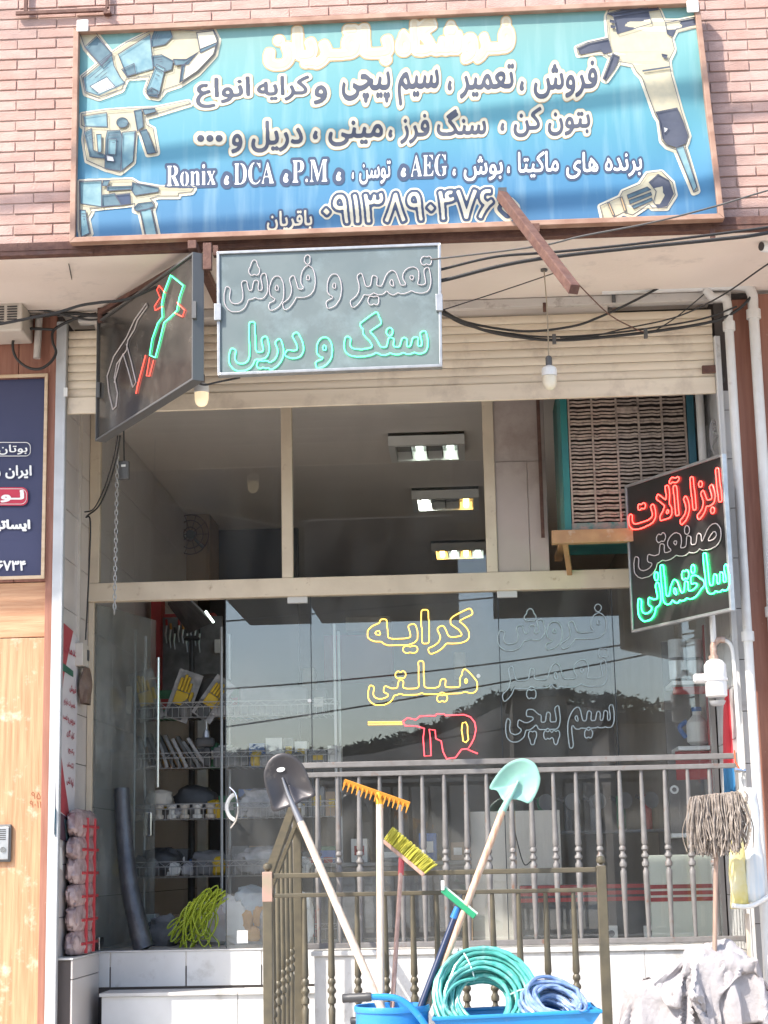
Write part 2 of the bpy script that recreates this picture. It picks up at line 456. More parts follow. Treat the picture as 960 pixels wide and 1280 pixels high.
# --- upper storey: brick wall over the overhang, one object per brick
YB = -1.15
bw = thing('brick_wall', 'salmon pink brick upper wall jutting out over the shop front', 'brick wall', (0, YB, ZS))
MB().box((-4.6, YB + .007, ZS + .03), (4.6, YB + .30, 8.2)).build('mortar_backing', m_mortar, bw)
br = MB().box((-.1155, 0, 0), (.1155, .06, .0575)).build('brick', m_brick, bw, origin=(0, 0, 0), bevel=.003)
first = True; nb = 0
rr = random.Random(3)
for r_ in range(31):
    z = ZS + .075 + r_ * .0665
    for c_ in range(-12, 13):
        x = c_ * .2385 + (.119 if r_ % 2 else 0)
        left = -2.62 < x < -1.66; rt = 1.90 < x < 2.92; top = z > 6.56 and -2.6 < x < 2.9
        if z > 6.99: continue
        if not (left or rt or top): continue
        if nb >= 290: continue
        dy = rr.uniform(-.003, .0035); nb += 1
        if first: br.location = Vector((x, YB + dy, z)) - bw.location; first = False
        else: again(br, 'brick', bw, (x, YB + dy, z), rot=(0, 0, rr.uniform(-.006, .006)))
# steel angle under the brickwork
sb = MB(); sb.box((-4.6, YB - .045, ZS - .005), (4.6, YB + .02, ZS + .022)); sb.box((-4.6, YB - .05, ZS + .0225), (4.6, YB - .042, ZS + .07))
props(sb.build('steel_lintel', m_rust), 'long rusty steel angle beneath the blue banner, carrying the brickwork', 'lintel')
so = MB().box((-4.6, YB + .012, ZS), (4.6, 9.2, ZS + .12)); struct('overhang_soffit', so, m_plaster)
# the wall above the shutter: pale curved cover, open and sooty at its right end
cv = MB(); pr_ = [(-.04 + .13 * math.sin(t * math.pi / 2), ZS - .015 - .30 * (1 - math.cos(t * math.pi / 2)) if 0 else ZS - .02 - .25 * t) for t in [i / 6 for i in range(7)]]
pts = [(x, y, z) for (y, z) in pr_ for x in (XL + .2, 1.46)]
cv.sheet(pts, 2, 7)
m_cover = M('shutter_box_paint', (.56, .49, .43), .6, col2=(.48, .42, .37), scale=3, dirt=(.16, .13, .12), dscale=1.5, dlo=.56, dhi=.80)
m_dark_ = M('sooty_board', (.10, .09, .085), .8, col2=(.06, .055, .05), scale=4)
sbx = thing('shutter_box', 'pale dusty cover over the shutter roll under the overhang', 'shutter box', (0, 0, ZS - .3))
cv.build('front_cover', m_cover, sbx, smooth=True)
MB().box((XL + .001, .30, ZSH + .42), (XR + .010, .36, ZS - .001)).build('back_board', m_dark_, sbx)
MB().box((XL + .2, .08, ZS - .16), (1.5, .26, ZS - .02)).build('roll_drum', m_cover, sbx)
MB().box((XL + .1, -.055, ZS - .062), (XR + .12, .03, ZS - .004)).build('top_rail', M('dusty_white_rail', (.62, .58, .54), .6, dirt=(.30, .25, .22), dscale=9, dlo=.56, dhi=.72), sbx, bevel=.004)
bl = MB().tube([(1.05, -.05, ZS - .04), (1.05, -.05, ZS - .10)], .012, 6); bl.build('bracket_lug', m_rust, sbx)

# --- left neighbour: timber-clad wall
lw = thing('timber_wall', 'orange and brown timber-clad wall left of the shop', 'wall', (-3.2, 0, 0))
xe = P(62, 800, 0).x
MB().box((-4.8, .036, 0), (XL - .062, .3, ZS - .001)).build('wall_core', m_inner, lw)
ztop = P(30, 388, 0).z
zA, zB, zC = P(30, 728, 0).z, P(30, 797, 0).z, ZS
MB().box((-4.6, -.0, zB + .002), (xe - .03, .035, zA - .002)).build('cross_panel', m_orangeh, lw, bevel=.004)
for x0, x1 in ((-4.6, -3.4), (-3.396, xe - .03)):
    MB().box((x0, .004, .15), (x1, .035, zB - .002)).build('panel', m_orange, lw, bevel=.004)
for i in range(5):
    a, b = -4.6 + i * 0.55, -4.05 + i * .55
    if b > xe - .03: b = xe - .03
    MB().box((a + .002, .002, zA + .003), (b - .002, .035, zC - .003)).build('upper_plank', m_brownw, lw, bevel=.003)
MB().box((xe - .028, -.03, .15), (xe + .018, .03, ZS - .004)).build('edge_trim', m_brownw, lw, bevel=.004)
gs = MB().box((xe + .02, -.045, .15), (XL + .028, .0, ZS - .05)).box((XL + .01, -.05, .15), (XL + .026, -.044, ZS - .05))
props(gs.build('shutter_guide', m_galv, bevel=.003), 'grey steel shutter guide strip beside the timber wall', 'shutter guide')

# --- tiled side walls of the opening
def tiles_x(par, X, sgn, y0, y1, ny, z0, z1, zh, mat, zoff=0.0, name='tile', th=.012, gap=.005):
    """tiles on a wall that faces along x"""
    dy = (y1 - y0) / ny; z = z0 - zoff
    while z < z1 - 1e-4:
        a, b = max(z, z0), min(z + zh, z1)
        if b - a > .02:
            for j in range(ny):
                MB().box((min(X, X + sgn * th), y0 + j * dy + gap / 2, a + gap / 2), (max(X, X + sgn * th), y0 + (j + 1) * dy - gap / 2, b - gap / 2)).build(name, mat, par, bevel=.0015)
        z += zh
def tiles_y(par, Y, x0, x1, nx, z0, z1, zh, mat, zoff=0.0, name='tile', th=.012, gap=.005):
    dx = (x1 - x0) / nx; z = z0 - zoff
    while z < z1 - 1e-4:
        a, b = max(z, z0), min(z + zh, z1)
        if b - a > .02:
            for j in range(nx):
                MB().box((x0 + j * dx + gap / 2, Y - th, a + gap / 2), (x0 + (j + 1) * dx - gap / 2, Y, b - gap / 2)).build(name, mat, par, bevel=.0015)
        z += zh
lj = thing('left_tiled_wall', 'pinkish tiled side wall at the left of the shop entrance', 'tiled wall', (XL - .1, 0, .15))
MB().box((XL - .06, .002, .15), (XL - .012, 9.0, ZS - .002)).build('wall_core', m_joint, lj)
tiles_x(lj, XL - .012, 1, 0.0, .85, 2, .15, ZSH + .3, .325, m_tile, zoff=.12)
tiles_x(lj, XL - .012, 1, .88, 5.68, 6, ZF, 4.86, .60, m_tile, zoff=.25)
rj = thing('right_tiled_wall', 'sunlit white tiled pillar at the right of the shop entrance', 'tiled pillar', (XR + .1, 0, .15))
MB().box((XR + .012, .012, .15), (XR + .30, 9.0, ZS - .002)).build('wall_core', m_joint, rj)
tiles_x(rj, XR + .012, -1, 0.0, .84, 2, .15, ZSH + .3, .32, m_tile_w, zoff=.05)
tiles_y(rj, .012, XR + .002, XR + .122, 1, .15, ZSH + .02, .32, m_tile_w, zoff=.21)
# right-hand brown cladding
rb = thing('brown_cladding', 'reddish brown timber cladding behind the white pipes at the right', 'cladding', (2.6, 0, .15))
MB().box((XR + .126, -.015, .15), (XR + .26, .02, ZS - .05)).build('narrow_board', m_brownw, rb, bevel=.004)
MB().box((XR + .264, -.05, .15), (XR + .62, .02, ZS - .03)).build('wide_board', m_brownw, rb, bevel=.004)
for i in range(4):
    MB().box((XR + .624 + i * .5, -.03, .15), (XR + 1.12 + i * .5, .02, ZS - .03)).build('wide_board', m_brownw, rb, bevel=.004)
gs = MB().box((XR - .004, -.05, .15), (XR + .035, -.001, ZS - .3)).box((XR - .002, -.056, .15), (XR + .010, -.05, ZS - .3))
props(gs.build('shutter_guide', M('white_guide', (.64, .63, .61), .45, dirt=(.4, .37, .34), dscale=9, dlo=.6, dhi=.8), bevel=.003), 'white painted shutter guide on the corner of the right tiled pillar', 'shutter guide')

# --- shop room
struct('shop_floor', MB().box((XL - .05, YG - .03, ZF - .10), (XR + .05, 9.0, ZF)), m_innerf)
struct('shop_ceiling', MB().box((XL - .05, YG - .08, 4.86), (XR + .05, 9.1, 4.95)), m_ceil)
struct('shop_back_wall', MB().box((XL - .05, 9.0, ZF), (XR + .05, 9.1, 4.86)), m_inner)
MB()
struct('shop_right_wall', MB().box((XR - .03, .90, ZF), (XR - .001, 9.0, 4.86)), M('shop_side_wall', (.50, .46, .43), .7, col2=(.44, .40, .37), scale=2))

# --- entrance steps
XS1 = -.50                        # where the steps end and the railing base begins
st = thing('entrance_steps', 'grey and white tiled steps up to the glass door', 'steps', (-1.3, .2, .15))
MB().box((XL + .03, YG - .02, .16), (XS1, YG + .03, ZF - .105)).build('riser_core', m_joint, st)
for x0, x1 in ((XL + .035, -1.92), (-1.915, -1.418), (-1.413, -.92), (-.915, -.505)):
    MB().box((x0 + .002, YG - .035, .862), (x1 - .002, YG - .02, ZF - .008)).build('riser_tile', m_tile_w, st, bevel=.002)
MB().box((XL + .03, YG - .042, ZF - .007), (XS1, YG + .04, ZF + .003)).build('door_sill', m_stone, st, bevel=.002)
zl = .845
xr_ = P(297, 1242, .5).x
MB().box((P(124, 1242, .5).x, .49, zl - .022), (xr_ - .003, YG - .02, zl)).build('tread', m_stone, st, bevel=.003)
MB().box((xr_ + .001, .488, zl - .022), (XS1, YG - .02, zl + .002)).build('tread', m_stone, st, bevel=.003)
x = P(124, 1242, .5).x + .012; xs = [x, xr_, XS1]
for a, b in zip(xs[:-1], xs[1:]):
    MB().box((a + .002, .51, .50), (b - .002, .53, zl - .024)).build('riser_tile', m_tile_w, st, bevel=.002)
MB().box((x, .531, .15), (XS1, .8, zl - .024)).build('step_core', m_joint, st)
MB().box((x - .05, .02, .15), (XS1, .50, .495)).build('lower_step', m_stone, st, bevel=.004)
MB().box((x - .05, -.4, .15), (XS1, .018, .32)).build('lower_step', m_stone, st, bevel=.004)
MB().box((XL + .001, .03, .16), (XL + .10, YG - .045, ZF - .014)).build('side_core', m_joint, st)
tiles_x(st, XL + .10, 1, .02, .80, 1, .16, ZF - .012, .5, m_tile, zoff=.2, name='side_tile', th=.012)
MB().box((XL + .001, .015, ZF - .0125), (XL + .115, YG - .045, ZF - .001)).build('side_cap', m_stone, st, bevel=.002)

# --- white base wall that carries the grey railing
bwz = 1.105
wb = thing('base_wall', 'sunlit white stone base wall under the grey railing', 'low wall', (.8, 0, .15))
MB().box((XS1 + .002, .0, .15), (XR - .12, .16, bwz - .03)).build('wall_core', m_joint, wb)
e = [XS1 + .002, .1, .9, 1.5, XR - .12]
for a, b in zip(e[:-1], e[1:]): MB().box((a + .001, -.018, .15), (b - .001, -.001, bwz - .032)).build('stone_slab', m_stone, wb, bevel=.002)
MB().box((XS1 - .015, -.035, bwz - .03), (XR - .10, .18, bwz)).build('coping', m_stone, wb, bevel=.005)
struct('entrance_landing', MB().box((XS1, .161, .9), (XR - .001, YG - .001, 1.06)), m_innerf)

# ================================================================== ACROSS THE STREET (what the panes mirror)
def mir(px, py, Yb):
    """the spot behind the viewer, at depth Yb, that pixel px,py of the glass front mirrors"""
    d = ray(px, py); t = (YG - CAM.y) / d.y; q = CAM + d * t
    return q + Vector((d.x, -d.y, d.z)) * ((YG - Yb) / d.y)
m_hill = M('dry_hill', (.085, .078, .066), .95, col2=(.045, .043, .037), scale=.05, bump=.3, bscale=.4)
m_trees = M('hill_trees', (.05, .058, .04), .9, col2=(.07, .075, .05), scale=.3)
m_far = M('far_plaster', (.22, .19, .165), .85, col2=(.17, .15, .13), scale=.6)
m_dark = M('dark_board', (.055, .05, .05), .7)
HB = -170.0
prof = [(-600, 900), (100, 945), (283, 952), (330, 948), (420, 945), (470, 938), (520, 925), (580, 900), (620, 878), (700, 872), (800, 885), (1000, 910), (1500, 930)]
hp = []
row = []
for i in range(len(prof) - 1):
    for k_ in range(12):
        t = k_ / 12; px = prof[i][0] * (1 - t) + prof[i + 1][0] * t; py = prof[i][1] * (1 - t) + prof[i + 1][1] * t
        row.append(mir(px, py, HB))
hm = MB(); n = len(row); pts = []
for j, f in enumerate((0, .35, .75, 1, .6)):
    for i, q in enumerate(row):
        z = (q.z + 2.2 * mnoise.noise(Vector((q.x * .03, j * .7, 0)))) * f
        pts.append((q.x, HB + 55 - j * 18 + 4 * mnoise.noise(Vector((q.x * .05, j, 3))), z if j else -.3))
hm.sheet(pts, n, 5)
o = hm.build('hills', m_hill, smooth=True); o['kind'] = 'structure'
tm = MB(); rt_ = random.Random(5)
for i in range(2600):
    kq = rt_.randrange(n - 1); tq = rt_.random(); q = row[kq].lerp(row[kq + 1], tq); x = q.x; f = rt_.choice((1, 1, .97, .94)); z = (q.z + 1.2) * f - 1.1; y = HB + 55 - f * 54
    s_ = rt_.choice((.25, .35, .35, .45, .7)); c = Vector((x, y + 1, z + s_ * .4))
    for k_ in range(9):
        d = Vector((rt_.gauss(0, 1), rt_.gauss(0, .6), rt_.gauss(0, 1))).normalized() * s_ * rt_.uniform(.2, 1)
        a, b, cc = [c + d + Vector((rt_.uniform(-1, 1), rt_.uniform(-.4, .4), rt_.uniform(-1, 1))) * s_ * .6 for _ in range(3)]
        tm.add([a, b, cc], [(0, 1, 2)])
props(tm.build('hill_woods', m_trees), 'scattered dark trees along the far ridge mirrored in the glass', 'trees', kind='stuff')
def block(name, label, cat, x0, x1, y0, y1, z0, z1, mat, wins=()):
    t = thing(name, label, cat, ((x0 + x1) / 2, (y0 + y1) / 2, z0)); MB().box((x0, y0, z0), (x1, y1, z1)).build('walls', mat, t)
    MB().box((x0 - .15, y0 - .15, z1 + .001), (x1 + .15, y1 + .15, z1 + .25)).build('roof', m_dark, t)
    for (a, b, c_, d_) in wins: MB().box((a, y1 + .001, b), (c_, y1 + .05, d_)).build('window', m_dark, t)
    return t
a = mir(640, 872, -55); b = mir(708, 872, -55)
block('street_house', 'low flat-roofed house far across the street, mirrored in the right-hand pane', 'house', a.x, b.x, -62, -55, 0, a.z, m_far, [(a.x + .5, 1.5, a.x + 1.6, 2.8)])
a = mir(760, 905, -30); b = mir(1250, 905, -30)
block('workshop_across', 'long low workshop across the street, mirrored beside the right-hand sign', 'house', a.x, b.x, -36, -30, 0, a.z, m_far)
a = mir(283, 905, -50); b = mir(-250, 905, -50)
# unseen storey added behind the viewer to darken transom reflections; gaps let sky in
zlo = mir(480, 744, -14).z; zhi = mir(480, 440, -14).z
ub = thing('added_storey', 'added unseen dark storey on posts, shaped to darken what the upper panes mirror', 'reflection blocker', (0, -15.5, .1))
segs = [(40, 190), (282, 367), (381, 571), (618, 1010)]
for i, (p0, p1) in enumerate(segs):
    MB().box((mir(p0, 700, -14).x, -17, zlo), (mir(p1, 700, -14).x, -14, zhi)).build('wall', m_dark, ub)
MB().box((mir(185, 700, -14).x, -17.02, mir(480, 686, -14).z), (mir(284, 700, -14).x, -14.02, zhi - .03)).build('wall', m_dark, ub)
MB().box((mir(366, 700, -14).x, -17.02, mir(480, 655, -14).z), (mir(382, 700, -14).x, -14.02, zhi - .03)).build('wall', m_dark, ub)
MB().box((mir(570, 700, -14).x, -17.02, mir(480, 655, -14).z), (mir(620, 700, -14).x, -14.02, zhi - .03)).build('wall', m_dark, ub)
for x in (mir(50, 700, -14).x, mir(1000, 700, -14).x): MB().box((x - .2, -16, .14), (x + .2, -15.6, zlo - .001)).build('post', m_far, ub)
m_cable = M('black_cable', (.025, .024, .024), .55)
# street cables, mirrored as thin dark lines in the door panes
cab_n = 0
for (l, r_, sag) in (((283, 772), (620, 742), 0), ((283, 835), (620, 802), 6), ((283, 893), (622, 838), 3), ((283, 948), (622, 900), 2)):
    a = mir(l[0] - 200, l[1] + (l[1] - r_[1]) * .6, -9.0); b = mir(r_[0] + 230, r_[1] - (l[1] - r_[1]) * .68, -9.0); cab_n += 1
    a = a + (a - b).normalized() * 1.5; b = b + (b - a).normalized() * 1.5
    pts = [a.lerp(b, i / 24) - Vector((0, 0, .05 + .04 * sag)) * (1 - (2 * i / 24 - 1) ** 2) for i in range(25)]
    props(MB().tube(pts, .011, 5).build('street_cable', m_cable), 'thin black street cable, mirrored in the glass doors, %s from the top' % ('first', 'second', 'third', 'fourth')[cab_n - 1], 'cable', 'cables strung above the street')
for x in (-5.6, 7.2):
    t = thing('utility_pole', 'wooden utility pole carrying the street cables, %s' % ('beyond the left end of the timber wall' if x < 0 else 'beyond the right-hand cladding'), 'utility pole', (x, -9.05, 0))
    MB().tube([(x, -9.05, 0), (x, -9.05, 9.2)], [.14, .10], 10).build('shaft', M('pole_wood', (.16, .12, .09), .9), t)
    MB().box((x - .05, -9.5, 8.9), (x + .05, -8.0, 9.0)).build('cross_arm', m_rust, t)
# thicker cables in front of the upper wall: they throw the soft bands across the banner
for (p0, p1, lab, rad) in (((90, 378 - 175), (890, 103), 'upper of the two thick cable bundles strung in front of the banner', .036), ((300, 276), (895, 232), 'lower of the two thick cable bundles strung in front of the banner', .034)):
    a = P(*p0, -1.25) + sdir * 4.4; b = P(*p1, -1.25) + sdir * 4.4; d = (b - a)
    a2 = a - d * 1.2; b2 = b + d * 1.2
    pts = [a2.lerp(b2, i / 20) for i in range(21)]
    props(MB().tube(pts, rad, 6).build('cable_bundle', m_cable), lab, 'cable')
# ================================================================== BANNER
YBN = -1.25
PN = ((0, YBN, 0), (0, -1, 0))
m_frame = M('banner_frame_wood', (.30, .165, .115), .6, col2=(.42, .27, .20), scale=12, stretch=(.6, 1, 1), bump=.15, dirt=(.26, .13, .09), dscale=8, dlo=.58, dhi=.78)
m_ink = M('dark_print', (.055, .065, .10), .75, col2=(.085, .095, .13), scale=7)
m_creamp = M('cream_print', (.66, .57, .40), .75, col2=(.60, .50, .34), scale=6)
m_halo = M('pale_print', (.70, .655, .52), .75, col2=(.66, .60, .45), scale=4)
m_navyp = M('navy_print', (.05, .075, .135), .75)
m_whitep = M('white_print', (.86, .86, .84), .7)
m_orangep = M('dull_orange_edge', (.55, .38, .20), .75)
m_ltblue = M('light_blue_print', (.24, .38, .40), .75, col2=(.13, .26, .32), scale=12)
m_midblue = M('grey_blue_print', (.07, .13, .17), .75, col2=(.12, .20, .24), scale=14)
m_sand = M('sand_print', (.55, .49, .34), .75, col2=(.45, .42, .31), scale=18)

def banner_mat():
    m = bpy.data.materials.new('banner_vinyl'); m.use_nodes = True; t = m.node_tree; b = t.nodes['Principled BSDF']; N = t.nodes.new; L = t.links.new
    b.inputs['Roughness'].default_value = .6
    geo = N('ShaderNodeNewGeometry'); sp = N('ShaderNodeSeparateXYZ'); L(geo.outputs['Position'], sp.inputs[0])
    nz = N('ShaderNodeTexNoise'); nz.inputs['Scale'].default_value = 1.1; nz.inputs['Detail'].default_value = 3; L(geo.outputs['Position'], nz.inputs['Vector'])
    ad = N('ShaderNodeMath'); ad.operation = 'MULTIPLY_ADD'; ad.inputs[1].default_value = .28; L(nz.outputs['Fac'], ad.inputs[0]); L(sp.outputs[2], ad.inputs[2])
    mr = N('ShaderNodeMapRange'); mr.inputs[1].default_value = 5.30; mr.inputs[2].default_value = 6.75; L(ad.outputs[0], mr.inputs[0])
    cr = N('ShaderNodeValToRGB'); cr.color_ramp.elements[0].position = 0; cr.color_ramp.elements[0].color = (.05, .15, .30, 1)
    cr.color_ramp.elements[1].position = 1; cr.color_ramp.elements[1].color = (.18, .34, .32, 1)
    for p, c in ((.25, (.055, .20, .35, 1)), (.5, (.085, .28, .36, 1)), (.78, (.14, .34, .35, 1))):
        e = cr.color_ramp.elements.new(p); e.color = c
    L(mr.outputs[0], cr.inputs[0])
    n2 = N('ShaderNodeTexNoise'); n2.inputs['Scale'].default_value = 3; n2.inputs['Detail'].default_value = 8; mp = N('ShaderNodeMapping'); mp.inputs['Scale'].default_value = (5, 1, .5)
    L(geo.outputs['Position'], mp.inputs[0]); L(mp.outputs[0], n2.inputs['Vector'])
    r2 = N('ShaderNodeMapRange'); r2.inputs[1].default_value = .5; r2.inputs[2].default_value = .85; r2.inputs[4].default_value = .35; L(n2.outputs['Fac'], r2.inputs[0])
    mx = N('ShaderNodeMix'); mx.data_type = 'RGBA'; L(r2.outputs[0], mx.inputs[0]); L(cr.outputs[0], mx.inputs[6]); mx.inputs[7].default_value = (.42, .56, .55, 1)
    L(mx.outputs[2], b.inputs['Base Color']); return m

BC = [P(93, 37, YBN), P(873, 0, YBN), P(905, 275, YBN), P(88, 305, YBN)]      # TL TR BR BL, outer edge of the frame
ban = thing('shop_banner', 'large turquoise and blue tool shop banner with Persian lettering on the brick wall', 'banner', (.1, YBN, 5.2))
def frame_bars(corners, w, y0, y1, mat, par, name='frame_bar', bev=.003):
    c = [Vector(p) for p in corners]; ctr = sum(c, Vector()) / 4
    inn = []
    for i in range(4):
        p = c[i]; a = (c[i - 1] - p).normalized(); b = (c[(i + 1) % 4] - p).normalized(); inn.append(p + (a + b) * w)
    n = (c[1] - c[0]).cross(c[3] - c[0]).normalized()
    if n.y > 0: n = -n
    for i in range(4):
        j = (i + 1) % 4
        MB().slab([p + n * y1 for p in (c[i], c[j], inn[j], inn[i])], -n, y1 - y0).build(name, mat, par, bevel=bev)
    return inn, n
inn, nn = frame_bars(BC, .032, -.04, .028, m_frame, ban)
# the vinyl, slack between the laces: gentle ripples
def ripple(p):
    u = min(1, max(0, (p.x + 1.78) / 3.80)); v = (6.6 - p.z) / 1.37
    e = min(1, min(u, 1 - u) / .12)
    return YBN + .014 + .0025 * math.sin(u * 40 + 3 * v) * (1 - e) + .002 * math.sin(9 * u + 5 * v) + (.016 * ((u - .90) / .10) * math.sin(u * 22 + v * 10) if u > .90 else 0)
g = MB(); pts = []; NU, NV = 90, 24
for j in range(NV):
    for i in range(NU):
        u, v = i / (NU - 1), j / (NV - 1)
        q = (inn[0].lerp(inn[1], u)).lerp(inn[3].lerp(inn[2], u), v)
        q.y = ripple(q); pts.append(q)
g.sheet(pts, NU, NV); g.build('vinyl_sheet', banner_mat(), ban, smooth=True)
# folded back corners and ties
for (px, py) in ((103, 30), (866, 6)):
    q = P(px, py, YBN - .04); MB().box((q.x - .035, q.y, q.z - .045), (q.x + .035, q.y + .012, q.z + .03), ).build('corner_flap', m_whitep, ban, bevel=.006)

BAN_N = Vector((0, -1, 0))
def on_vinyl(lift):
    def f(px, py):
        p = P(px, py, YBN + .014); p.y = ripple(p) - lift; return p
    return f
def printed(tris, rect, par, layers, res=70, slope=0.0, lift0=.006, name='lettering', rad=None, pt=(0, YBN, 0), n=(0, -1, 0), flat=False, keep=.8):
    """layers: (grow in text units, material) from widest to narrowest; flat: the shapes are already in photo pixels"""
    mx = max(abs(g_) for g_, _ in layers); mask, lo = raster(tris, res, mx + 3 / res)
    f = sdf(mask, max(2, int(mx * res + 2)))
    t = tris.reshape(-1, 2); a, b = t.min(0), t.max(0)
    mf = (lambda x, y: (x, y)) if flat else fit(a, b, rect, slope)
    out = []
    for k_, (gr, mt) in enumerate(layers):
        pm = on_vinyl(.0022 + .0016 * k_) if par is ban else plane_map(pt, n, lift0 + .003 * k_)
        lp = contours(f, gr * res, lo, res, keep=keep)
        if not lp: continue
        me = fill_loops(lp, lambda x, y: pm(*mf(x, y)), name)
        out.append(link_mesh(name, me, mt, par))
    return out
SL = -.036
printed(text_tris(shape_fa('فـروشگاه')), (498, 22, 640, 76), ban, [(.13, m_orangep), (.10, m_halo), (.035, m_creamp)], slope=SL)
printed(text_tris(shape_fa('بـاقـریان')), (334, 36, 488, 82), ban, [(.13, m_orangep), (.10, m_halo), (.035, m_creamp)], slope=SL)
L2 = [(.135, m_orangep), (.115, m_halo), (.022, m_ink)]
for s, r_ in (('فروش ،', (650, 78, 746, 122)), ('تعمیر ،', (560, 82, 642, 122)), ('سیم پیچی', (428, 90, 548, 132)), ('و', (393, 108, 408, 130)), ('کرایه', (322, 96, 386, 126)), ('انواع', (246, 98, 312, 134))):
    printed(text_tris(shape_fa(s)), r_, ban, L2, slope=SL)
for s, r_ in (('بتون کن ،', (626, 134, 737, 170)), ('سنگ فرز ،', (486, 138, 607, 178)), ('مینی ،', (392, 152, 478, 182)), ('دریل و', (290, 152, 378, 190))):
    printed(text_tris(shape_fa(s)), r_, ban, L2, slope=SL)
dots = [[(x + 5.2 * math.cos(a * .35), 173.5 + 5.2 * math.sin(a * .35)) for a in range(18)] for x in (251, 262.5, 274)]
printed(poly_tris(dots), None, ban, [(4.5, m_orangep), (3.6, m_halo), (-.6, m_ink)], res=2, flat=True, name='dots_print')
L4 = [(.10, m_navyp), (.012, m_whitep)]
for s, r_ in (('برنده های', (708, 190, 802, 222)), ('ماکیتا ،', (634, 190, 698, 222)), ('بوش ،', (566, 196, 628, 226)), ('توسن ،', (440, 202, 488, 230))):
    printed(text_tris(shape_fa(s)), r_, ban, L4, slope=SL)
for s, r_ in (('AEG', (513, 193, 559, 221)), ('P.M', (365, 200, 410, 228)), ('DCA', (292, 203, 343, 231)), ('Ronix', (208, 206, 270, 233))):
    printed(text_tris(serif(s)), r_, ban, [(.09, m_navyp), (-.004, m_whitep)], slope=SL)
for x, y in ((564 - 60, 216), (423, 221), (357, 223), (283, 226)):
    printed(text_tris('،'), (x - 2.5, y - 6, x + 3, y + 5), ban, [(.12, m_navyp), (.01, m_whitep)])
printed(text_tris('۰۹۱۳۸۹۰۴۷۶'), (404, 240, 616, 277), ban, [(.11, m_halo), (.065, m_navyp), (.004, m_halo)], slope=SL)
printed(text_tris('۰'), (627, 254, 641, 268), ban, [(.11, m_halo), (.065, m_navyp), (.004, m_halo)], slope=SL)
printed(text_tris(shape_fa('باقریان')), (334, 264, 390, 288), ban, [(.13, m_navyp), (.02, m_halo)], slope=SL)

# printed pictures of tools
def ell(cx, cy, rx, ry, rot=0, n=28):
    c, s = math.cos(rot), math.sin(rot)
    return [(cx + rx * math.cos(a) * c - ry * math.sin(a) * s, cy + rx * math.cos(a) * s + ry * math.sin(a) * c) for a in [2 * math.pi * k / n for k in range(n)]]
def zz(pts, ox, oy, k): return [(ox + x / k, oy + y / k) for x, y in pts]
def picture(name, base, details):
    """base: outline polygons (sand with a pale rim); details: (polygon, material)"""
    b = printed(poly_tris(base), None, ban, [(3.2, m_halo), (0, m_sand)], res=2, flat=True, name=name)
    for k_, (pl, mt) in enumerate(details):
        pm = on_vinyl(.0054 + .0008 * k_)
        lp = [np.array(pl)]; link_mesh(name + '_detail', fill_loops(lp, pm, name), mt, ban)
    ln = MB(); pm = on_vinyl(.0054 + .0008 * len(details) + .0006)
    def stroke(pl, wd, closed=True):
        n_ = len(pl)
        for i in range(n_ if closed else n_ - 1):
            (xa, ya), (xb, yb) = pl[i], pl[(i + 1) % n_]; l_ = math.hypot(xb - xa, yb - ya)
            if l_ < .3: continue
            ox, oy = -(yb - ya) / l_ * wd / 2, (xb - xa) / l_ * wd / 2; ex, ey = (xb - xa) / l_ * wd / 3, (yb - ya) / l_ * wd / 3
            ln.add([pm(xa + ox - ex, ya + oy - ey), pm(xb + ox + ex, yb + oy + ey), pm(xb - ox + ex, yb - oy + ey), pm(xa - ox - ex, ya - oy - ey)], [(0, 1, 2, 3)])
    for pl in base: stroke(pl, .8)
    rs = random.Random(len(details))
    for pl, mt in details:
        stroke(pl, .9)
        if mt in (m_ltblue, m_midblue) and len(pl) > 4:                # printed ribs and highlights
            (ax, ay), (bx, by) = pl[0], pl[1]; cx, cy = sum(p[0] for p in pl) / len(pl), sum(p[1] for p in pl) / len(pl)
            for s_ in (.25, .45, .65): stroke([(ax + (cx - ax) * s_ * 1.2, ay + (cy - ay) * s_ * 1.2), (bx + (cx - bx) * s_ * 1.2, by + (cy - by) * s_ * 1.2)], .6, False)
    ln.build(name + '_line', m_ink, ban)
Z1 = lambda *p: zz(p, 90, 15, 4.8)
picture('grinder_print', [Z1((60, 390), (240, 250), (330, 190), (470, 120), (520, 100), (600, 110), (760, 120), (850, 110), (880, 170), (860, 260), (760, 370), (650, 440), (560, 470), (520, 520), (460, 510), (440, 480), (470, 390), (330, 400), (300, 470), (160, 520), (80, 490)), Z1((45, 120), (130, 110), (245, 260), (180, 330), (80, 220))],
        [(Z1((70, 400), (240, 260), (255, 330), (290, 395), (320, 430), (160, 505), (85, 480)), m_ltblue), (Z1((110, 450), (210, 395), (260, 450), (160, 490)), m_whitep),
         (Z1((80, 215), (150, 152), (243, 255), (180, 325)), m_midblue), (Z1((280, 260), (470, 140), (490, 345), (330, 390)), m_ltblue),
         (Z1((300, 350), (375, 315), (385, 375), (330, 392)), m_midblue), (Z1((475, 180), (500, 110), (590, 110), (605, 155), (560, 200), (480, 215)), m_midblue),
         (Z1((480, 270), (540, 262), (610, 300), (600, 350), (555, 365), (490, 330)), m_midblue), (Z1((510, 320), (560, 345), (525, 500), (455, 500), (450, 470)), m_ltblue),
         (Z1((450, 480), (480, 460), (520, 480), (515, 515), (465, 512)), m_midblue), (Z1((750, 130), (850, 118), (872, 180), (850, 260), (755, 360), (650, 430), (665, 330), (770, 240)), m_halo),
         (Z1((660, 330), (680, 325), (665, 420), (648, 432)), m_midblue), (Z1((610, 290), (690, 290), (755, 250), (700, 320), (620, 325)), m_midblue), (Z1((770, 230), (868, 190), (866, 205), (772, 252)), m_midblue)])
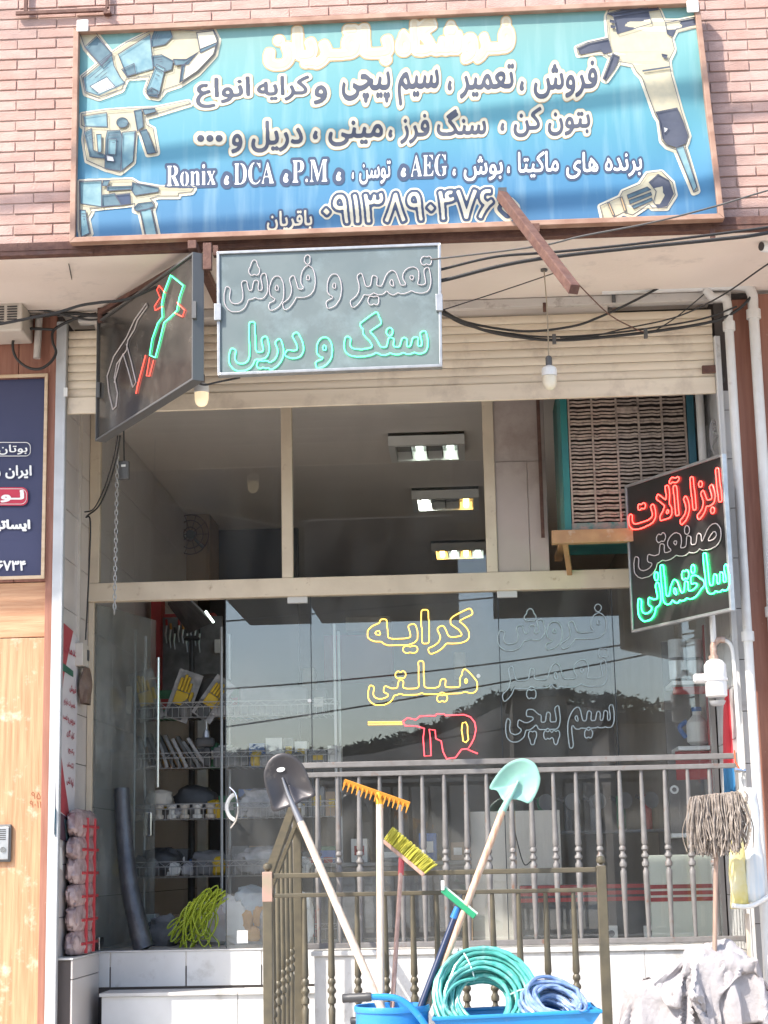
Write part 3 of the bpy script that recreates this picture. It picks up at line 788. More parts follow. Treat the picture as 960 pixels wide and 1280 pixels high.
Z2 = lambda *p: zz(p, 90, 120, 4.8)
picture('hammer_drill_print', [Z2((60, 110), (210, 90), (370, 80), (500, 75), (700, 35), (715, 50), (500, 115), (440, 130), (450, 180), (490, 200), (515, 345), (455, 355), (410, 215), (380, 220), (370, 400), (290, 465), (200, 440), (90, 390), (70, 260), (80, 190), (60, 180))],
        [(Z2((70, 125), (210, 105), (215, 190), (80, 185)), m_ltblue), (Z2((75, 220), (120, 200), (130, 330), (200, 360), (200, 380), (110, 370)), m_midblue), (Z2((215, 215), (290, 210), (305, 255), (295, 455), (200, 440), (205, 260)), m_midblue),
         (Z2((305, 225), (385, 215), (370, 400), (298, 455)), m_ltblue), (Z2((222, 265), (270, 265), (265, 360), (218, 355)), m_ltblue), (Z2((208, 360), (250, 370), (258, 400), (212, 395)), m_whitep),
         (ell(153.5, 154.5, 7.2, 6.2), m_midblue), (Z2((375, 95), (420, 85), (430, 190), (395, 215)), m_midblue), (Z2((410, 215), (450, 205), (505, 345), (455, 352)), m_midblue), (Z2((425, 85), (500, 80), (505, 100), (440, 118)), m_midblue),
         (Z2((150, 235), (178, 235), (180, 340), (160, 350)), m_ltblue)])
picture('rotary_drill_print', [Z2((48, 515), (360, 505), (400, 530), (520, 550), (735, 558), (720, 580), (640, 588), (640, 605), (520, 605), (470, 620), (500, 650), (485, 690), (522, 860), (445, 862), (410, 700), (375, 690), (380, 650), (110, 680), (120, 700), (95, 740), (115, 830), (60, 860), (48, 800))],
        [(Z2((50, 520), (180, 515), (180, 670), (55, 650)), m_ltblue), (Z2((180, 600), (260, 590), (300, 660), (185, 668)), m_midblue), (Z2((260, 600), (350, 590), (355, 650), (300, 660)), m_navyp), (Z2((215, 550), (360, 545), (360, 565), (215, 575)), m_midblue),
         (Z2((365, 525), (400, 532), (522, 556), (522, 580), (380, 602), (360, 570)), m_midblue), (Z2((375, 675), (400, 650), (480, 640), (498, 665), (440, 690), (390, 695)), m_midblue), (Z2((412, 690), (475, 680), (515, 858), (450, 858)), m_ltblue),
         (Z2((52, 690), (85, 690), (90, 740), (108, 828), (60, 850)), m_ltblue), (Z2((190, 515), (230, 512), (215, 545), (185, 545)), m_midblue)])
Z3 = lambda *p: zz(p, 700, 0, 4.415)
picture('breaker_print', [Z3((255, 95), (270, 60), (400, 32), (520, 25), (550, 60), (575, 120), (660, 115), (750, 98), (748, 145), (640, 170), (615, 215), (630, 280), (600, 340), (612, 420), (670, 620), (690, 680), (712, 750), (700, 790), (690, 810), (760, 1060), (735, 1070), (640, 830), (590, 810), (560, 780), (545, 670), (525, 640), (450, 430), (420, 400), (400, 360), (325, 345), (255, 450), (235, 440), (280, 320), (230, 290), (100, 305), (90, 265), (150, 240), (265, 215))],
        [(Z3((290, 80), (480, 45), (505, 135), (315, 190)), m_ink), (Z3((262, 80), (400, 38), (530, 30), (545, 55), (300, 95)), m_ink), (Z3((580, 130), (750, 102), (748, 140), (640, 165), (620, 208), (590, 190)), m_ink), (Z3((95, 270), (160, 240), (265, 218), (285, 290), (240, 300), (225, 280), (110, 302)), m_ink),
         (Z3((290, 300), (328, 320), (300, 380), (250, 445), (240, 438), (275, 350)), m_ink), (Z3((528, 625), (645, 600), (680, 680), (705, 750), (690, 795), (640, 815), (590, 800), (565, 770), (548, 670)), m_ink),
         (Z3((570, 705), (598, 715), (575, 740)), m_whitep), (Z3((640, 820), (680, 810), (752, 1040), (735, 1065)), m_ltblue), (Z3((455, 395), (605, 375), (606, 380), (456, 401)), m_midblue), (Z3((560, 305), (590, 312), (585, 330), (565, 322)), m_ink), (Z3((275, 115), (300, 120), (298, 132), (275, 128)), m_ink), (Z3((280, 145), (303, 150), (300, 162), (280, 158)), m_ink)])
picture('motor_rotor_print', [Z3((220, 1140), (330, 1090), (345, 1060), (440, 1020), (480, 960), (560, 950), (620, 1010), (635, 1080), (590, 1150), (510, 1150), (490, 1130), (400, 1190), (350, 1175), (270, 1215), (235, 1205))],
        [(Z3((490, 1010), (540, 965), (600, 1000), (625, 1075), (590, 1140), (540, 1150), (515, 1120), (530, 1060)), m_ink), (Z3((370, 1080), (480, 1035), (500, 1050), (375, 1100)), m_midblue), (Z3((380, 1110), (500, 1065), (505, 1080), (385, 1130)), m_midblue), (Z3((395, 1140), (505, 1095), (510, 1110), (405, 1155)), m_midblue),
         (Z3((262, 1125), (272, 1122), (300, 1190), (290, 1195)), m_orangep), (Z3((330, 1095), (342, 1090), (365, 1165), (354, 1170)), m_orangep)])

# ================================================================== LIGHT-ROPE SIGNS
m_alu = M('aluminium', (.50, .505, .51), .38, metal=.7, col2=(.40, .41, .42), scale=20)
m_darkframe = M('dark_sign_frame', (.12, .12, .12), .5, metal=.3)
m_unlit = M('unlit_rope', (.55, .50, .49), .4, spec=.5)
m_unlit_b = M('unlit_rope_blue', (.34, .40, .43), .4)
m_green = M('green_light', (.1, .5, .25), .4, emit=(.06, .9, .36), strength=1.8)
m_green2 = M('bright_green_light', (.1, .5, .25), .4, emit=(.02, .9, .26), strength=7.0)
m_red = M('red_light', (.5, .05, .04), .4, emit=(1.0, .04, .03), strength=4.2)
m_red2 = M('faint_red_light', (.5, .1, .08), .4, emit=(1.0, .08, .05), strength=.8)
m_yel = M('yellow_light', (.6, .45, .1), .4, emit=(1.0, .62, .10), strength=1.1)
m_rw = M('red_window_light', (.6, .06, .06), .4, emit=(1.0, .07, .09), strength=1.5)
def neon_loops(tris, grow, res=64, keep=1.6):
    mask, lo = raster(tris, res, grow + 4 / res); f = sdf(mask, max(3, int(grow * res + 3))); t = tris.reshape(-1, 2)
    return contours(f, grow * res, lo, res, minlen=20, keep=keep), t.min(0) - grow, t.max(0) + grow
def neon_text(s, rect, par, mat, pm, grow=.03, r=.0038, slope=0.0, name='light_rope_lettering', warp=None, tris=None):
    lp, a, b = neon_loops(text_tris(shape_fa(s)) if tris is None else tris, grow)
    mf = warp or fit(a, b, rect, slope); mb = MB()
    if warp: mf = lambda x, y: warp((x - a[0]) / (b[0] - a[0]), (y - a[1]) / (b[1] - a[1]))
    for l in lp: mb.tube([pm(*mf(x, y)) for x, y in l], r, 5, closed=True)
    return mb.build(name, mat, par, smooth=True)
def neon_line(pts, par, mat, pm, r=.0038, closed=False, name='light_rope_drawing'):
    mb = MB(); mb.tube([pm(x, y) for x, y in pts], r, 5, closed=closed); return mb.build(name, mat, par, smooth=True)

# --- sign A: flat sign under the banner
YA = -1.33
ca = [P(271, 315, YA), P(551, 304, YA), P(553, 459, YA), P(272, 470, YA)]
sa = thing('light_sign', 'rectangular grey light sign with green lit lower line under the banner', 'sign', (ca[3].x + .6, YA, ca[3].z))
innA, nA = frame_bars(ca, .017, -.05, .012, m_alu, sa)
def rough_panel(name, c1, c2, rough=.22, scale=3, spec=.6):
    return M(name, c1, rough, col2=c2, scale=scale, detail=9, spec=spec, dirt=tuple(min(1, x * 2.1) for x in c1), dscale=4, dlo=.52, dhi=.85)
m_pA = rough_panel('sign_face_grey', (.125, .16, .165), (.165, .20, .20), .35)
MB().slab([p + Vector((0, .0, 0)) for p in innA], (0, 1, 0), .02).build('face', m_pA, sa)
pmA = plane_map((0, YA, 0), (0, -1, 0), .006)
m_wrope = M('white_rope', (.52, .47, .48), .4)
neon_text('تعمیر و فروش', (280, 318, 540, 386), sa, m_wrope, pmA, slope=SL, grow=.034, r=.0028)
neon_text('سنگ و دریل', (286, 392, 535, 460), sa, m_green, pmA, slope=SL, grow=.034, r=.0032)
for px, py in ((272, 390), (549, 378)):
    q = P(px, py, YA - .02); MB().box((q.x - .02, q.y - .006, q.z - .05), (q.x + .02, q.y + .02, q.z + .05)).build('clip', m_alu, sa, bevel=.003)
MB().box((ca[0].x - .03, YA + .05, ca[0].z + .0), (ca[0].x - .001, YA + .10, ca[0].z + .06)).build('hanger', m_rust, sa)

# --- sign B: hung at an angle, seen sideways
q1, q2 = P(243, 315, -1.38), P(243, 475, -1.38)
q1 = Vector((q2.x, q1.y, q1.z)); YBK = -.10
q3, q4 = P(122, 402, YBK), P(122, 552, YBK)
q3 = Vector(((q3.x + q4.x) / 2, YBK, q3.z)); q4 = Vector((q3.x, YBK, q4.z))
nB = (q1 - q3).cross(q4 - q3).normalized()
if nB.dot(CAM - q3) < 0: nB = -nB
sbn = thing('angled_light_sign', 'dark light sign hung at an angle, its faded tools in red and green rope', 'sign', (q1 + q4) / 2 - Vector((0, 0, .37)))
cB = [q3, q1, q2, q4]
def bars_on(c, w, back, front, n, mat, par, bev=.002):
    inn = []
    for i in range(4):
        p = c[i]; a = (c[i - 1] - p).normalized(); b = (c[(i + 1) % 4] - p).normalized(); inn.append(p + (a + b) * w)
    for i in range(4):
        j = (i + 1) % 4; MB().slab([p + n * front for p in (c[i], c[j], inn[j], inn[i])], -n, front + back).build('frame_bar', mat, par, bevel=bev)
    return inn
innB = bars_on(cB, .014, .06, .012, nB, m_darkframe, sbn)
m_pB = M('sign_face_black', (.035, .033, .032), .16, col2=(.06, .055, .05), scale=5, detail=9, spec=.9, dirt=(.16, .145, .13), dscale=3, dlo=.5, dhi=.8)
MB().slab(innB, -nB, .02).build('face', m_pB, sbn)
pmB = plane_map(q3, nB, .006)
gl_ = [(213, 344), (229, 357), (224, 372), (221, 388), (211, 398), (205, 403), (199, 428), (194, 447), (187, 444), (190, 424), (197, 404), (203, 396), (202, 380), (205, 365)]
neon_line(gl_, sbn, m_green, pmB, closed=True, r=.0033)
neon_line([(206, 366), (199, 357), (196, 362), (200, 372), (193, 383), (194, 388), (203, 383)], sbn, m_red2, pmB, r=.0033)
neon_line([(221, 378), (231, 388), (228, 396), (218, 391)], sbn, m_red2, pmB, r=.0033)
neon_line([(192, 450), (187, 470), (183, 470), (187, 447)], sbn, m_red2, pmB, r=.0033)
neon_line([(182, 444), (172, 482), (170, 492)], sbn, m_red2, pmB, r=.004)
neon_line([(183, 379), (168, 400), (158, 422), (142, 446), (134, 470), (136, 490), (141, 512), (145, 508), (147, 492), (143, 472), (146, 455), (158, 438), (160, 425), (168, 412), (172, 400), (184, 383)], sbn, m_unlit, pmB, closed=True, r=.004)
neon_line([(158, 430), (164, 452), (170, 478), (166, 484), (160, 462), (154, 442), (150, 452), (143, 478)], sbn, m_unlit, pmB, r=.004)
for (px, py) in ((123, 488), (243, 388)):
    q = pmB(px, py); MB().box((q.x - .012, q.y - .02, q.z - .05), (q.x + .012, q.y + .02, q.z + .05)).build('clip', m_darkframe, sbn)
# bracket carrying both signs
bt = thing('sign_bracket', 'rusty welded steel bracket that carries the two hung light signs', 'bracket', (q1.x, -1.25, ZS - .02))
a = P(240, 303, -1.36)
MB().bar((a.x, -1.36, ZS - .035), (a.x, -.06, ZS - .035), .05, .05).build('arm', m_rust, bt, bevel=.003)
MB().bar((q1.x + .07, -1.345, ZS - .03), (q1.x + .07, -1.345, q1.z - .10), .05, .035).build('upright', m_rust, bt, bevel=.003)
MB().bar((q3.x + .02, -.14, ZS - .002), (q3.x + .02, -.14, q3.z - .02), .03, .03).build('rear_hanger', m_rust, bt)
MB().bar((q3.x + .02, -.14, ZS - .03), (a.x, -1.2, ZS - .05), .03, .03).build('diagonal', m_rust, bt)

# --- sign C: right-hand sign, red and green
r1, r2 = P(901, 567, -.50), P(919, 763, -.50)
XC = (r1.x + r2.x) / 2; r1.x = XC; r2.x = XC
l1, l2 = P(780, 607, .40), P(793, 791, .40); xc2 = (l1.x + l2.x) / 2; l1.x = xc2; l2.x = xc2
cC = [l1, r1, r2, l2]; nC = (r1 - l1).cross(l2 - l1).normalized()
if nC.dot(CAM - l1) < 0: nC = -nC
sc_ = thing('neon_sign', 'black sign glowing with red and green lettering, swung out at the right pillar', 'sign', ((l2 + r2) / 2))
innC = bars_on(cC, .018, .022, .010, nC, m_alu, sc_)
MB().slab(innC, -nC, .02).build('face', M('sign_face_deep', (.022, .020, .020), .3, col2=(.03, .028, .028), scale=6, spec=.5), sc_)
pmC = plane_map(l1, nC, .008)
def warpC(u0, u1, v0, v1):
    tl, tr, brr, bll = (782, 612), (900, 570), (917, 758), (794, 786)
    def f(u, v):
        U = u0 + (u1 - u0) * u; V = v1 + (v0 - v1) * v
        top = (tl[0] + (tr[0] - tl[0]) * U, tl[1] + (tr[1] - tl[1]) * U); bot = (bll[0] + (brr[0] - bll[0]) * U, bll[1] + (brr[1] - bll[1]) * U)
        return top[0] + (bot[0] - top[0]) * V, top[1] + (bot[1] - top[1]) * V
    return f
neon_text('ابزارآلات', None, sc_, m_red, pmC, warp=warpC(.01, .98, .03, .37), grow=.02, r=.0036)
neon_text('صنعتی', None, sc_, m_unlit, pmC, warp=warpC(.03, .94, .385, .66), grow=.034, r=.0035)
neon_text('ساختمانی', None, sc_, m_green2, pmC, warp=warpC(.04, .985, .60, .965), grow=.034, r=.0036)
m_wpipe = M('white_pipe', (.74, .73, .71), .4, col2=(.68, .66, .63), scale=9, dirt=(.45, .36, .30), dscale=11, dlo=.62, dhi=.8)
MB().bar(r1 + Vector((.0, .03, -.1)), Vector((XR + .02, -.02, r1.z - .1)), .025, .025).build('mounting_arm', m_alu, sc_)
MB().bar(r2 + Vector((.0, .03, .12)), Vector((XR + .02, -.02, r2.z + .12)), .025, .025).build('mounting_arm', m_alu, sc_)
# ================================================================== GLASS FRONT
gf = thing('glazed_partition', 'cream framed glass shop front with two transom panes over tall glass doors', 'shop front', (0, YG, ZF))
zt0, zt1 = P(450, 744, YG).z, P(450, 721, YG).z
m_glass = glass('door_glass', ior=1.6, tint=(.96, .98, .985), haze=.045, gain=1.2)
m_glass2 = glass('transom_glass', ior=1.5, tint=(.97, .98, .98), haze=.018, gain=1.0)
m_glass3 = glass('open_leaf_glass', ior=1.5, tint=(.82, .85, .85), haze=.16, gain=.8)
MB().box((XL + .002, YG - .04, zt0), (XR - .035, YG + .04, zt1)).build('transom_bar', m_cream, gf, bevel=.004)
MB().box((XL + .002, YG - .035, zt1 + .001), (XL + .075, YG + .03, 4.85)).build('left_stile', m_cream, gf, bevel=.004)
MB().box((XL + .002, YG - .02, ZF + .005), (XL + .04, YG + .02, zt0 - .001)).build('left_stile', m_cream, gf, bevel=.004)
for x in (-.725, .672): MB().box((x - .038, YG - .035, zt1 + .001), (x + .038, YG + .03, 4.85)).build('mullion', m_cream, gf, bevel=.004)
MB().box((XL + .076, YG - .03, 4.80), (XR - .04, YG + .03, 4.858)).build('head_bar', m_cream, gf)
for a, b in ((XL + .078, -.765), (-.685, .632)): MB().box((a, YG - .004, zt1 + .002), (b, YG + .002, 4.80)).build('transom_pane', m_glass2, gf)
ed = [-1.155, -.572, .702, 1.468, XR - .036]
zb = ZF + .006
m_seal = M('dark_edge', (.03, .035, .04), .3)
for i in range(4):
    MB().box((ed[i] + .003, YG - .005, zb), (ed[i + 1] - .003, YG + .004, zt0 - .003)).build('glass_door', m_glass, gf)
    MB().box((ed[i] - .0028, YG - .006, zb), (ed[i] + .0028, YG + .005, zt0 - .003)).build('glass_edge', m_seal, gf)
for px in (372, 634):
    q = P(px, 746, YG); MB().box((q.x - .068, YG - .018, zt0 - .045), (q.x + .068, YG + .016, zt0 + .004)).build('patch_clip', M('clip_metal', (.55, .53, .50), .4, metal=.4), gf, bevel=.003)
# open leaf, swung into the shop
hx = XL + .05; e0 = Vector((hx, YG + .03, 0)); tgt = PX(155, 784, XL + .25)
ang = R(74); e1 = e0 + Vector((math.cos(ang), math.sin(ang), 0)) * .90
qd = thing('open_glass_door', 'open glass door leaf with a long steel pull bar, swung in at the left', 'glass door', (e0.x, e0.y, ZF))
dn = Vector((math.sin(ang), -math.cos(ang), 0))
MB().slab([e0 + Vector((0, 0, zb)), e1 + Vector((0, 0, zb)), e1 + Vector((0, 0, zt0 - .01)), e0 + Vector((0, 0, zt0 - .01))], dn, .009).build('pane', m_glass3, qd)
m_chrome = M('polished_steel', (.70, .70, .70), .16, metal=1.0)
def on_leaf(f, out): return e0.lerp(e1, f) + dn * out
pb = on_leaf(.93, .06); zz0, zz1 = P(158, 985, pb.y).z, P(160, 823, pb.y).z
MB().tube([(pb.x, pb.y, zz0), (pb.x, pb.y, zz1)], .013, 10).build('pull_bar', m_chrome, qd, smooth=True)
for z in (zz0 + .15, zz1 - .15): MB().tube([(pb.x, pb.y, z), tuple(on_leaf(.93, .0)) [:2] + (z,)], .008, 8).build('bar_post', m_chrome, qd)
lb = on_leaf(.90, .0); zl_ = P(150, 1030, lb.y).z
MB().box((lb.x - .03, lb.y - .03, zl_ - .09), (lb.x + .03, lb.y + .03, zl_ + .08)).build('lock_case', m_chrome, qd, bevel=.008)
MB().box((e0.x - .02, e0.y - .01, ZF + .004), (e0.x + .05, e0.y + .12, ZF + .09)).build('floor_hinge', m_chrome, qd, bevel=.004)
# curved handle on the closed leaf
hd = thing('door_pull', 'curved steel and white door pull on the narrow closed glass door', 'door handle', P(292, 1030, YG - .02))
c = P(291, 1009, YG - .04)
MB().tube(arc([c + Vector((x, -.01 - .03 * math.sin((z + .13) / .26 * math.pi), z)) for x, z in ((-.02, .13), (.02, .09), (.035, .03), (.038, -.03), (.02, -.09), (-.015, -.135))], 5), .007, 8).build('outer_grip', m_chrome, hd, smooth=True)
MB().tube(arc([c + Vector((x, .0, z)) for x, z in ((.02, .09), (-.02, .06), (-.04, 0), (-.02, -.06), (.02, -.09))], 5), .014, 8).build('inner_grip', M('white_plastic', (.78, .78, .76), .35), hd, smooth=True)
for z in (.085, -.085): MB().tube([c + Vector((.02, 0, z)), c + Vector((.02, .035, z))], .008, 8).build('mount', m_chrome, hd)
# plaster-board filler beside the transom panes
m_board = M('stained_board', (.50, .42, .38), .6, col2=(.43, .35, .31), scale=2, dirt=(.25, .18, .15), dscale=1.6, dlo=.55, dhi=.80)
fb = thing('filler_boards', 'stained pinkish boards filling the frame between window and cooler', 'boards', (.9, YG, zt1))
MB().box((.712, YG - .02, zt1 + .002), (.93, YG + .0, P(640, 578, YG).z)).build('board', m_board, fb, bevel=.002)
MB().box((.933, YG - .018, zt1 + .002), (1.06, YG + .002, P(640, 578, YG).z)).build('board', m_board, fb, bevel=.002)
MB().box((.712, YG - .012, P(640, 578, YG).z + .003), (1.06, YG + .006, 4.85)).build('board', m_board, fb, bevel=.002)
q = P(676, 600, .8); MB().box((q.x - .012, .78, P(686, 672, .8).z), (q.x + .012, .80, 4.85)).build('iron_strip', m_rust, fb)

# neon on the door glass
pmW = plane_map((0, YG - .016, 0), (0, -1, 0), 0)
ns = thing('window_light_sign', 'yellow and red rope lettering with a drill on the middle glass door', 'sign', P(530, 950, YG - .016))
neon_text('کرایـه', (459, 762, 591, 818), ns, m_yel, pmW, slope=-.03, grow=.034)
neon_text('هـیـلـتی', (460, 826, 597, 880), ns, m_yel, pmW, slope=-.03, grow=.034)
Z4 = lambda *p: zz(p, 280, 720, 2.667)
neon_line(Z4((480, 487), (592, 486), (594, 494), (480, 495)), ns, m_yel, pmW, closed=True)
neon_line(Z4((596, 485), (612, 473), (640, 479), (652, 468), (676, 466), (705, 466), (708, 460), (735, 460), (737, 465), (800, 462), (822, 470), (836, 488), (840, 512), (834, 540), (824, 560), (812, 578), (846, 592)), ns, m_rw, pmW)
neon_line(Z4((812, 576), (792, 578), (772, 605), (742, 609), (730, 585), (724, 550), (706, 542), (704, 514), (684, 511), (688, 540), (690, 599), (668, 600), (664, 540), (668, 508), (640, 500), (604, 499), (596, 485)), ns, m_rw, pmW)
neon_line(Z4((795, 490), (806, 487), (812, 500), (812, 525), (815, 545), (806, 555), (797, 550), (795, 530), (792, 515)), ns, m_yel, pmW, closed=True)
n2 = thing('unlit_window_sign', 'unlit grey rope lettering in three lines on the right glass door', 'sign', P(690, 945, YG - .016))
m_unb = M('unlit_grey_rope', (.40, .475, .50), .45)
neon_text('فـروش', (622, 757, 758, 812), n2, m_unb, pmW, slope=-.03, grow=.034)
neon_text('تـعـمـیـر', (628, 812, 760, 875), n2, m_unb, pmW, slope=-.03, grow=.034)
neon_text('سیم پیچی', (632, 882, 768, 936), n2, m_unb, pmW, slope=-.03, grow=.034)
m_white = M('white_plastic', (.78, .78, .76), .35)
k = 0
for (x, y, r) in ((592, 735, .016), (387, 876, .013), (598, 845, .014)):
    q = P(x, y, YG - .006); MB().lathe([(r, 0), (r, .006)], q + Vector((0, -.004, 0)), 12, (0, -1, 0)); k += 1
    props(MB().lathe([(r, 0), (r, .006)], q, 12, (0, -1, 0)).build('sticker_pad', m_white), ('round white pad at the top of the middle glass door', 'small white pad on the joint left of the middle door', 'white pad right of the yellow lettering on the glass')[k - 1], 'pad')
q = P(303, 1171, YG - .006); props(MB().box((q.x - .036, q.y - .002, q.z - .04), (q.x + .036, q.y, q.z + .04)).build('paper_label', m_white), 'small square white paper at the foot of the narrow glass door', 'paper')
q = P(843, 987, YG + .03); mb = MB(); mb.tube([q + Vector((.022 * math.cos(a), 0, .022 * math.sin(a))) for a in [i * math.pi / 8 for i in range(16)]], .008, 6, closed=True)
props(mb.build('white_ring', m_white, smooth=True), 'white ring stuck low on the right-hand glass behind the grey railing', 'ring')

# ================================================================== SHUTTER
sh = thing('roller_shutter', 'cream slatted roller shutter, nearly rolled up over the glass front', 'roller shutter', (0, 0, ZSH))
z = ZSH + .115; sl = None
def slat_mesh(x0, x1, h):
    pts = []; n = 7
    for i in range(n):
        t = i / (n - 1); pts += [(x0, -.007 * math.sin(t * math.pi) ** .6 if 0 < t < 1 else 0, t * h), (x1, -.007 * math.sin(t * math.pi) ** .6 if 0 < t < 1 else 0, t * h)]
    pts += [(x0, .012, h), (x1, .012, h)]; pts = [(x0, .012, 0), (x1, .012, 0)] + pts
    return MB().sheet(pts, 2, n + 2)
sw = .0565
s0 = slat_mesh(XL + .03, XR - .006, sw - .003).build('slat', m_shutter, sh, origin=(0, 0, 0), smooth=True)
s0.location = Vector((0, 0, z)) - sh.location
for i in range(1, 8): again(s0, 'slat', sh, (0, .002 * math.sin(i * 2.1), z + i * sw), rot=(0, 0, .0008 * math.sin(i * 3)))
MB().box((XL + .03, -.014, ZSH), (XR - .006, .012, ZSH + .111)).build('bottom_slat', m_shutter, sh, bevel=.004)
a, b = P(877, 458, -.02), P(911, 456, -.02)
MB().box((a.x, -.045, a.z - .05), (XR + .004, -.018, a.z)).build('latch_plate', m_rust, sh, bevel=.003)
q = P(902, 475, -.02); MB().lathe([(.022, 0), (.022, .01), (.01, .014)], (q.x, -.015, q.z), 12, (0, -1, 0)).build('lock_barrel', m_darkframe, sh)
q = P(82, 490, -.05); props(MB().box((q.x - .012, -.052, q.z - .03), (q.x + .012, -.047, q.z + .03)).build('sticker', m_white), 'small white sticker at the left end of the shutter', 'sticker')

# ================================================================== EVAPORATIVE COOLER
m_teal = M('teal_sheet', (.025, .19, .18), .5, col2=(.02, .15, .15), scale=5, dirt=(.25, .22, .18), dscale=9, dlo=.62, dhi=.8)
m_louv = M('dusty_louvre', (.42, .33, .27), .7, col2=(.30, .235, .19), scale=30, bump=.3, dirt=(.12, .09, .08), dscale=22, dlo=.5, dhi=.75)
YC = .40
x0, x1 = P(703, 580, YC).x, P(862, 580, YC).x; zc0 = P(760, 662, YC).z; zc1 = 4.80
co = thing('evaporative_cooler', 'dusty teal evaporative cooler with a corroded louvred front', 'cooler', ((x0 + x1) / 2, .8, zc0))
MB().box((x0, YC + .09, zc0), (x1, 1.35, zc1)).build('casing', m_teal, co, bevel=.006)
MB().box((x0, YC + .0, zc0), (x0 + .045, YC + .088, zc1)).build('corner_post', m_teal, co, bevel=.003)
MB().box((x1 + .0, YC + .0, zc0), (x1 + .05, YC + .15, zc1)).build('corner_post', M('blue_teal_sheet', (.03, .12, .16), .5), co, bevel=.003)
MB().box((x0 + .046, YC + .0, zc0), (x1 - .001, YC + .088, zc0 + .05)).build('sill', M('peeling_teal', (.06, .22, .20), .7, col2=(.30, .25, .21), scale=18, bump=.4), co, bevel=.003)
MB().box((x0 + .046, YC + .07, zc0 + .051), (x1 - .002, YC + .088, zc1)).build('dark_pad', M('wet_pad', (.055, .042, .038), .9), co)
gx0, gx1 = x0 + .055, x1 - .012; nsl = 40; dz = (zc1 - zc0 - .06) / nsl
lm = MB(); n = 26; pts = []
for j, (yy, zz_) in enumerate(((0, -.010), (-.003, .0035), (.045, .014), (.045, .008))):
    for i in range(n):
        u = i / (n - 1); pts.append((gx0 + (gx1 - gx0) * u, yy, zz_ + .0025 * math.sin(u * 15 * math.pi) + .001 * math.sin(u * 71)))
lm.sheet(pts, n, 4)
l0 = lm.build('louvre', m_louv, co, origin=(0, 0, 0)); l0.location = Vector((0, YC + .012, zc0 + .07)) - co.location
for i in range(1, nsl): again(l0, 'louvre', co, (0, YC + .012 + rr.uniform(-.003, .003), zc0 + .07 + i * dz), rot=(0, rr.uniform(-.004, .004), 0))
for f in (0, .2, .41, .6, .8, 1):
    x = gx0 + (gx1 - gx0) * f; MB().box((x - .006, YC - .002, zc0 + .051), (x + .006, YC + .03, zc1)).build('divider', m_louv, co)
q = P(785, 512, YC - .02); MB().box((q.x - .075, YC - .02, q.z - .02), (q.x + .075, YC - .003, q.z + .025)).build('name_badge', m_louv, co, bevel=.01)
sf = thing('cooler_shelf', 'rusty orange bracket shelf carrying the teal cooler', 'bracket', (x0, .4, zc0 - .3))
m_orp = M('orange_steel', (.44, .25, .12), .6, col2=(.34, .18, .09), scale=9, dirt=(.5, .42, .34), dscale=8, dlo=.58, dhi=.76)
a = P(690, 680, YC - .03); b = P(792, 676, YC - .03)
MB().box((a.x, YC - .05, a.z), (b.x + .02, YC + .02, zc0 - .003)).build('front_rail', m_orp, sf, bevel=.003)
MB().box((a.x + .06, YC + .021, zc0 - .05), (a.x + .11, 1.3, zc0 - .003)).build('side_rail', m_orp, sf, bevel=.003)
MB().bar((a.x + .09, YC + .05, zc0 - .05), P(712, 716, YG - .03), .035, .045).build('strut', m_orp, sf, bevel=.003)
MB().bar((x1 - .05, YC + .05, zc0 - .05), (x1 - .05, YG - .05, zt1 - .05), .035, .045).build('strut', m_orp, sf, bevel=.003)

# ================================================================== PIPES
def vpipe(name, label, pts, r, mat, cat='pipe', seg=12, n=6, fittings=()):
    t = thing(name, label, cat, min((Vector(p) for p in pts), key=lambda v: v.z)); MB().tube(pts, r, seg).build('pipe_run', mat, t, smooth=True)
    for c, ax in fittings: MB().lathe([(r * 1.35, -.03), (r * 1.35, .03)], c, 14, ax).build('coupling', mat, t, smooth=True)
    return t
def bend(p, q, rr_, n=6):                               # straight lines with rounded corners
    return p
yp = -.10
X1 = P(918, 520, yp).x; zz1 = P(884, 362, yp).z
pp = arc([(P(881, 350, yp).x, yp, ZS - .005), (P(882, 358, yp).x, yp, zz1 + .0), (P(890, 366, yp).x, yp, zz1 - .05), (X1 - .04, yp, zz1 - .055)], 5) + arc([(X1 - .035, yp, zz1 - .056), (X1 - .008, yp, zz1 - .075), (X1, yp, zz1 - .13), (X1, yp, zz1 - .3)], 4) + [(X1, yp, 3.4), (X1, yp, .15)]
vpipe('drain_pipe', 'white pipe with a swan-neck bend, the left one of two down the brown cladding', pp, .029, m_wpipe, fittings=(((X1, yp, zz1 - .25), (0, 0, 1)), ((X1, yp, 2.95), (0, 0, 1))))
X2 = P(950, 520, yp).x; z2 = P(900, 357, yp).z
pp = [(P(752, 362, yp).x, yp, z2), (X2 - .10, yp, z2)] + arc([(X2 - .10, yp, z2), (X2 - .03, yp, z2 - .015), (X2, yp, z2 - .07), (X2, yp, z2 - .14)], 5) + [(X2, yp, .15)]
vpipe('gas_pipe', 'thick white pipe running under the overhang and down the right-hand cladding', pp, .034, m_wpipe, fittings=(((X2, yp, z2 - .2), (0, 0, 1)), ((X2, yp, P(955, 765, yp).z), (0, 0, 1))))
q = P(877, 545, .35); zt = 4.8
vpipe('cooler_pipe', 'short white pipe rising beside the right edge of the cooler', [(q.x, .35, P(884, 610, .35).z - .8), (q.x, .35, zt)], .027, m_wpipe)
q = P(887, 560, .5); vpipe('cooler_pipe', 'thinner grey pipe behind the short white pipe by the cooler', [(q.x, .5, q.z - .8), (q.x, .5, q.z + .15)], .02, M('grey_pipe', (.45, .43, .42), .5))
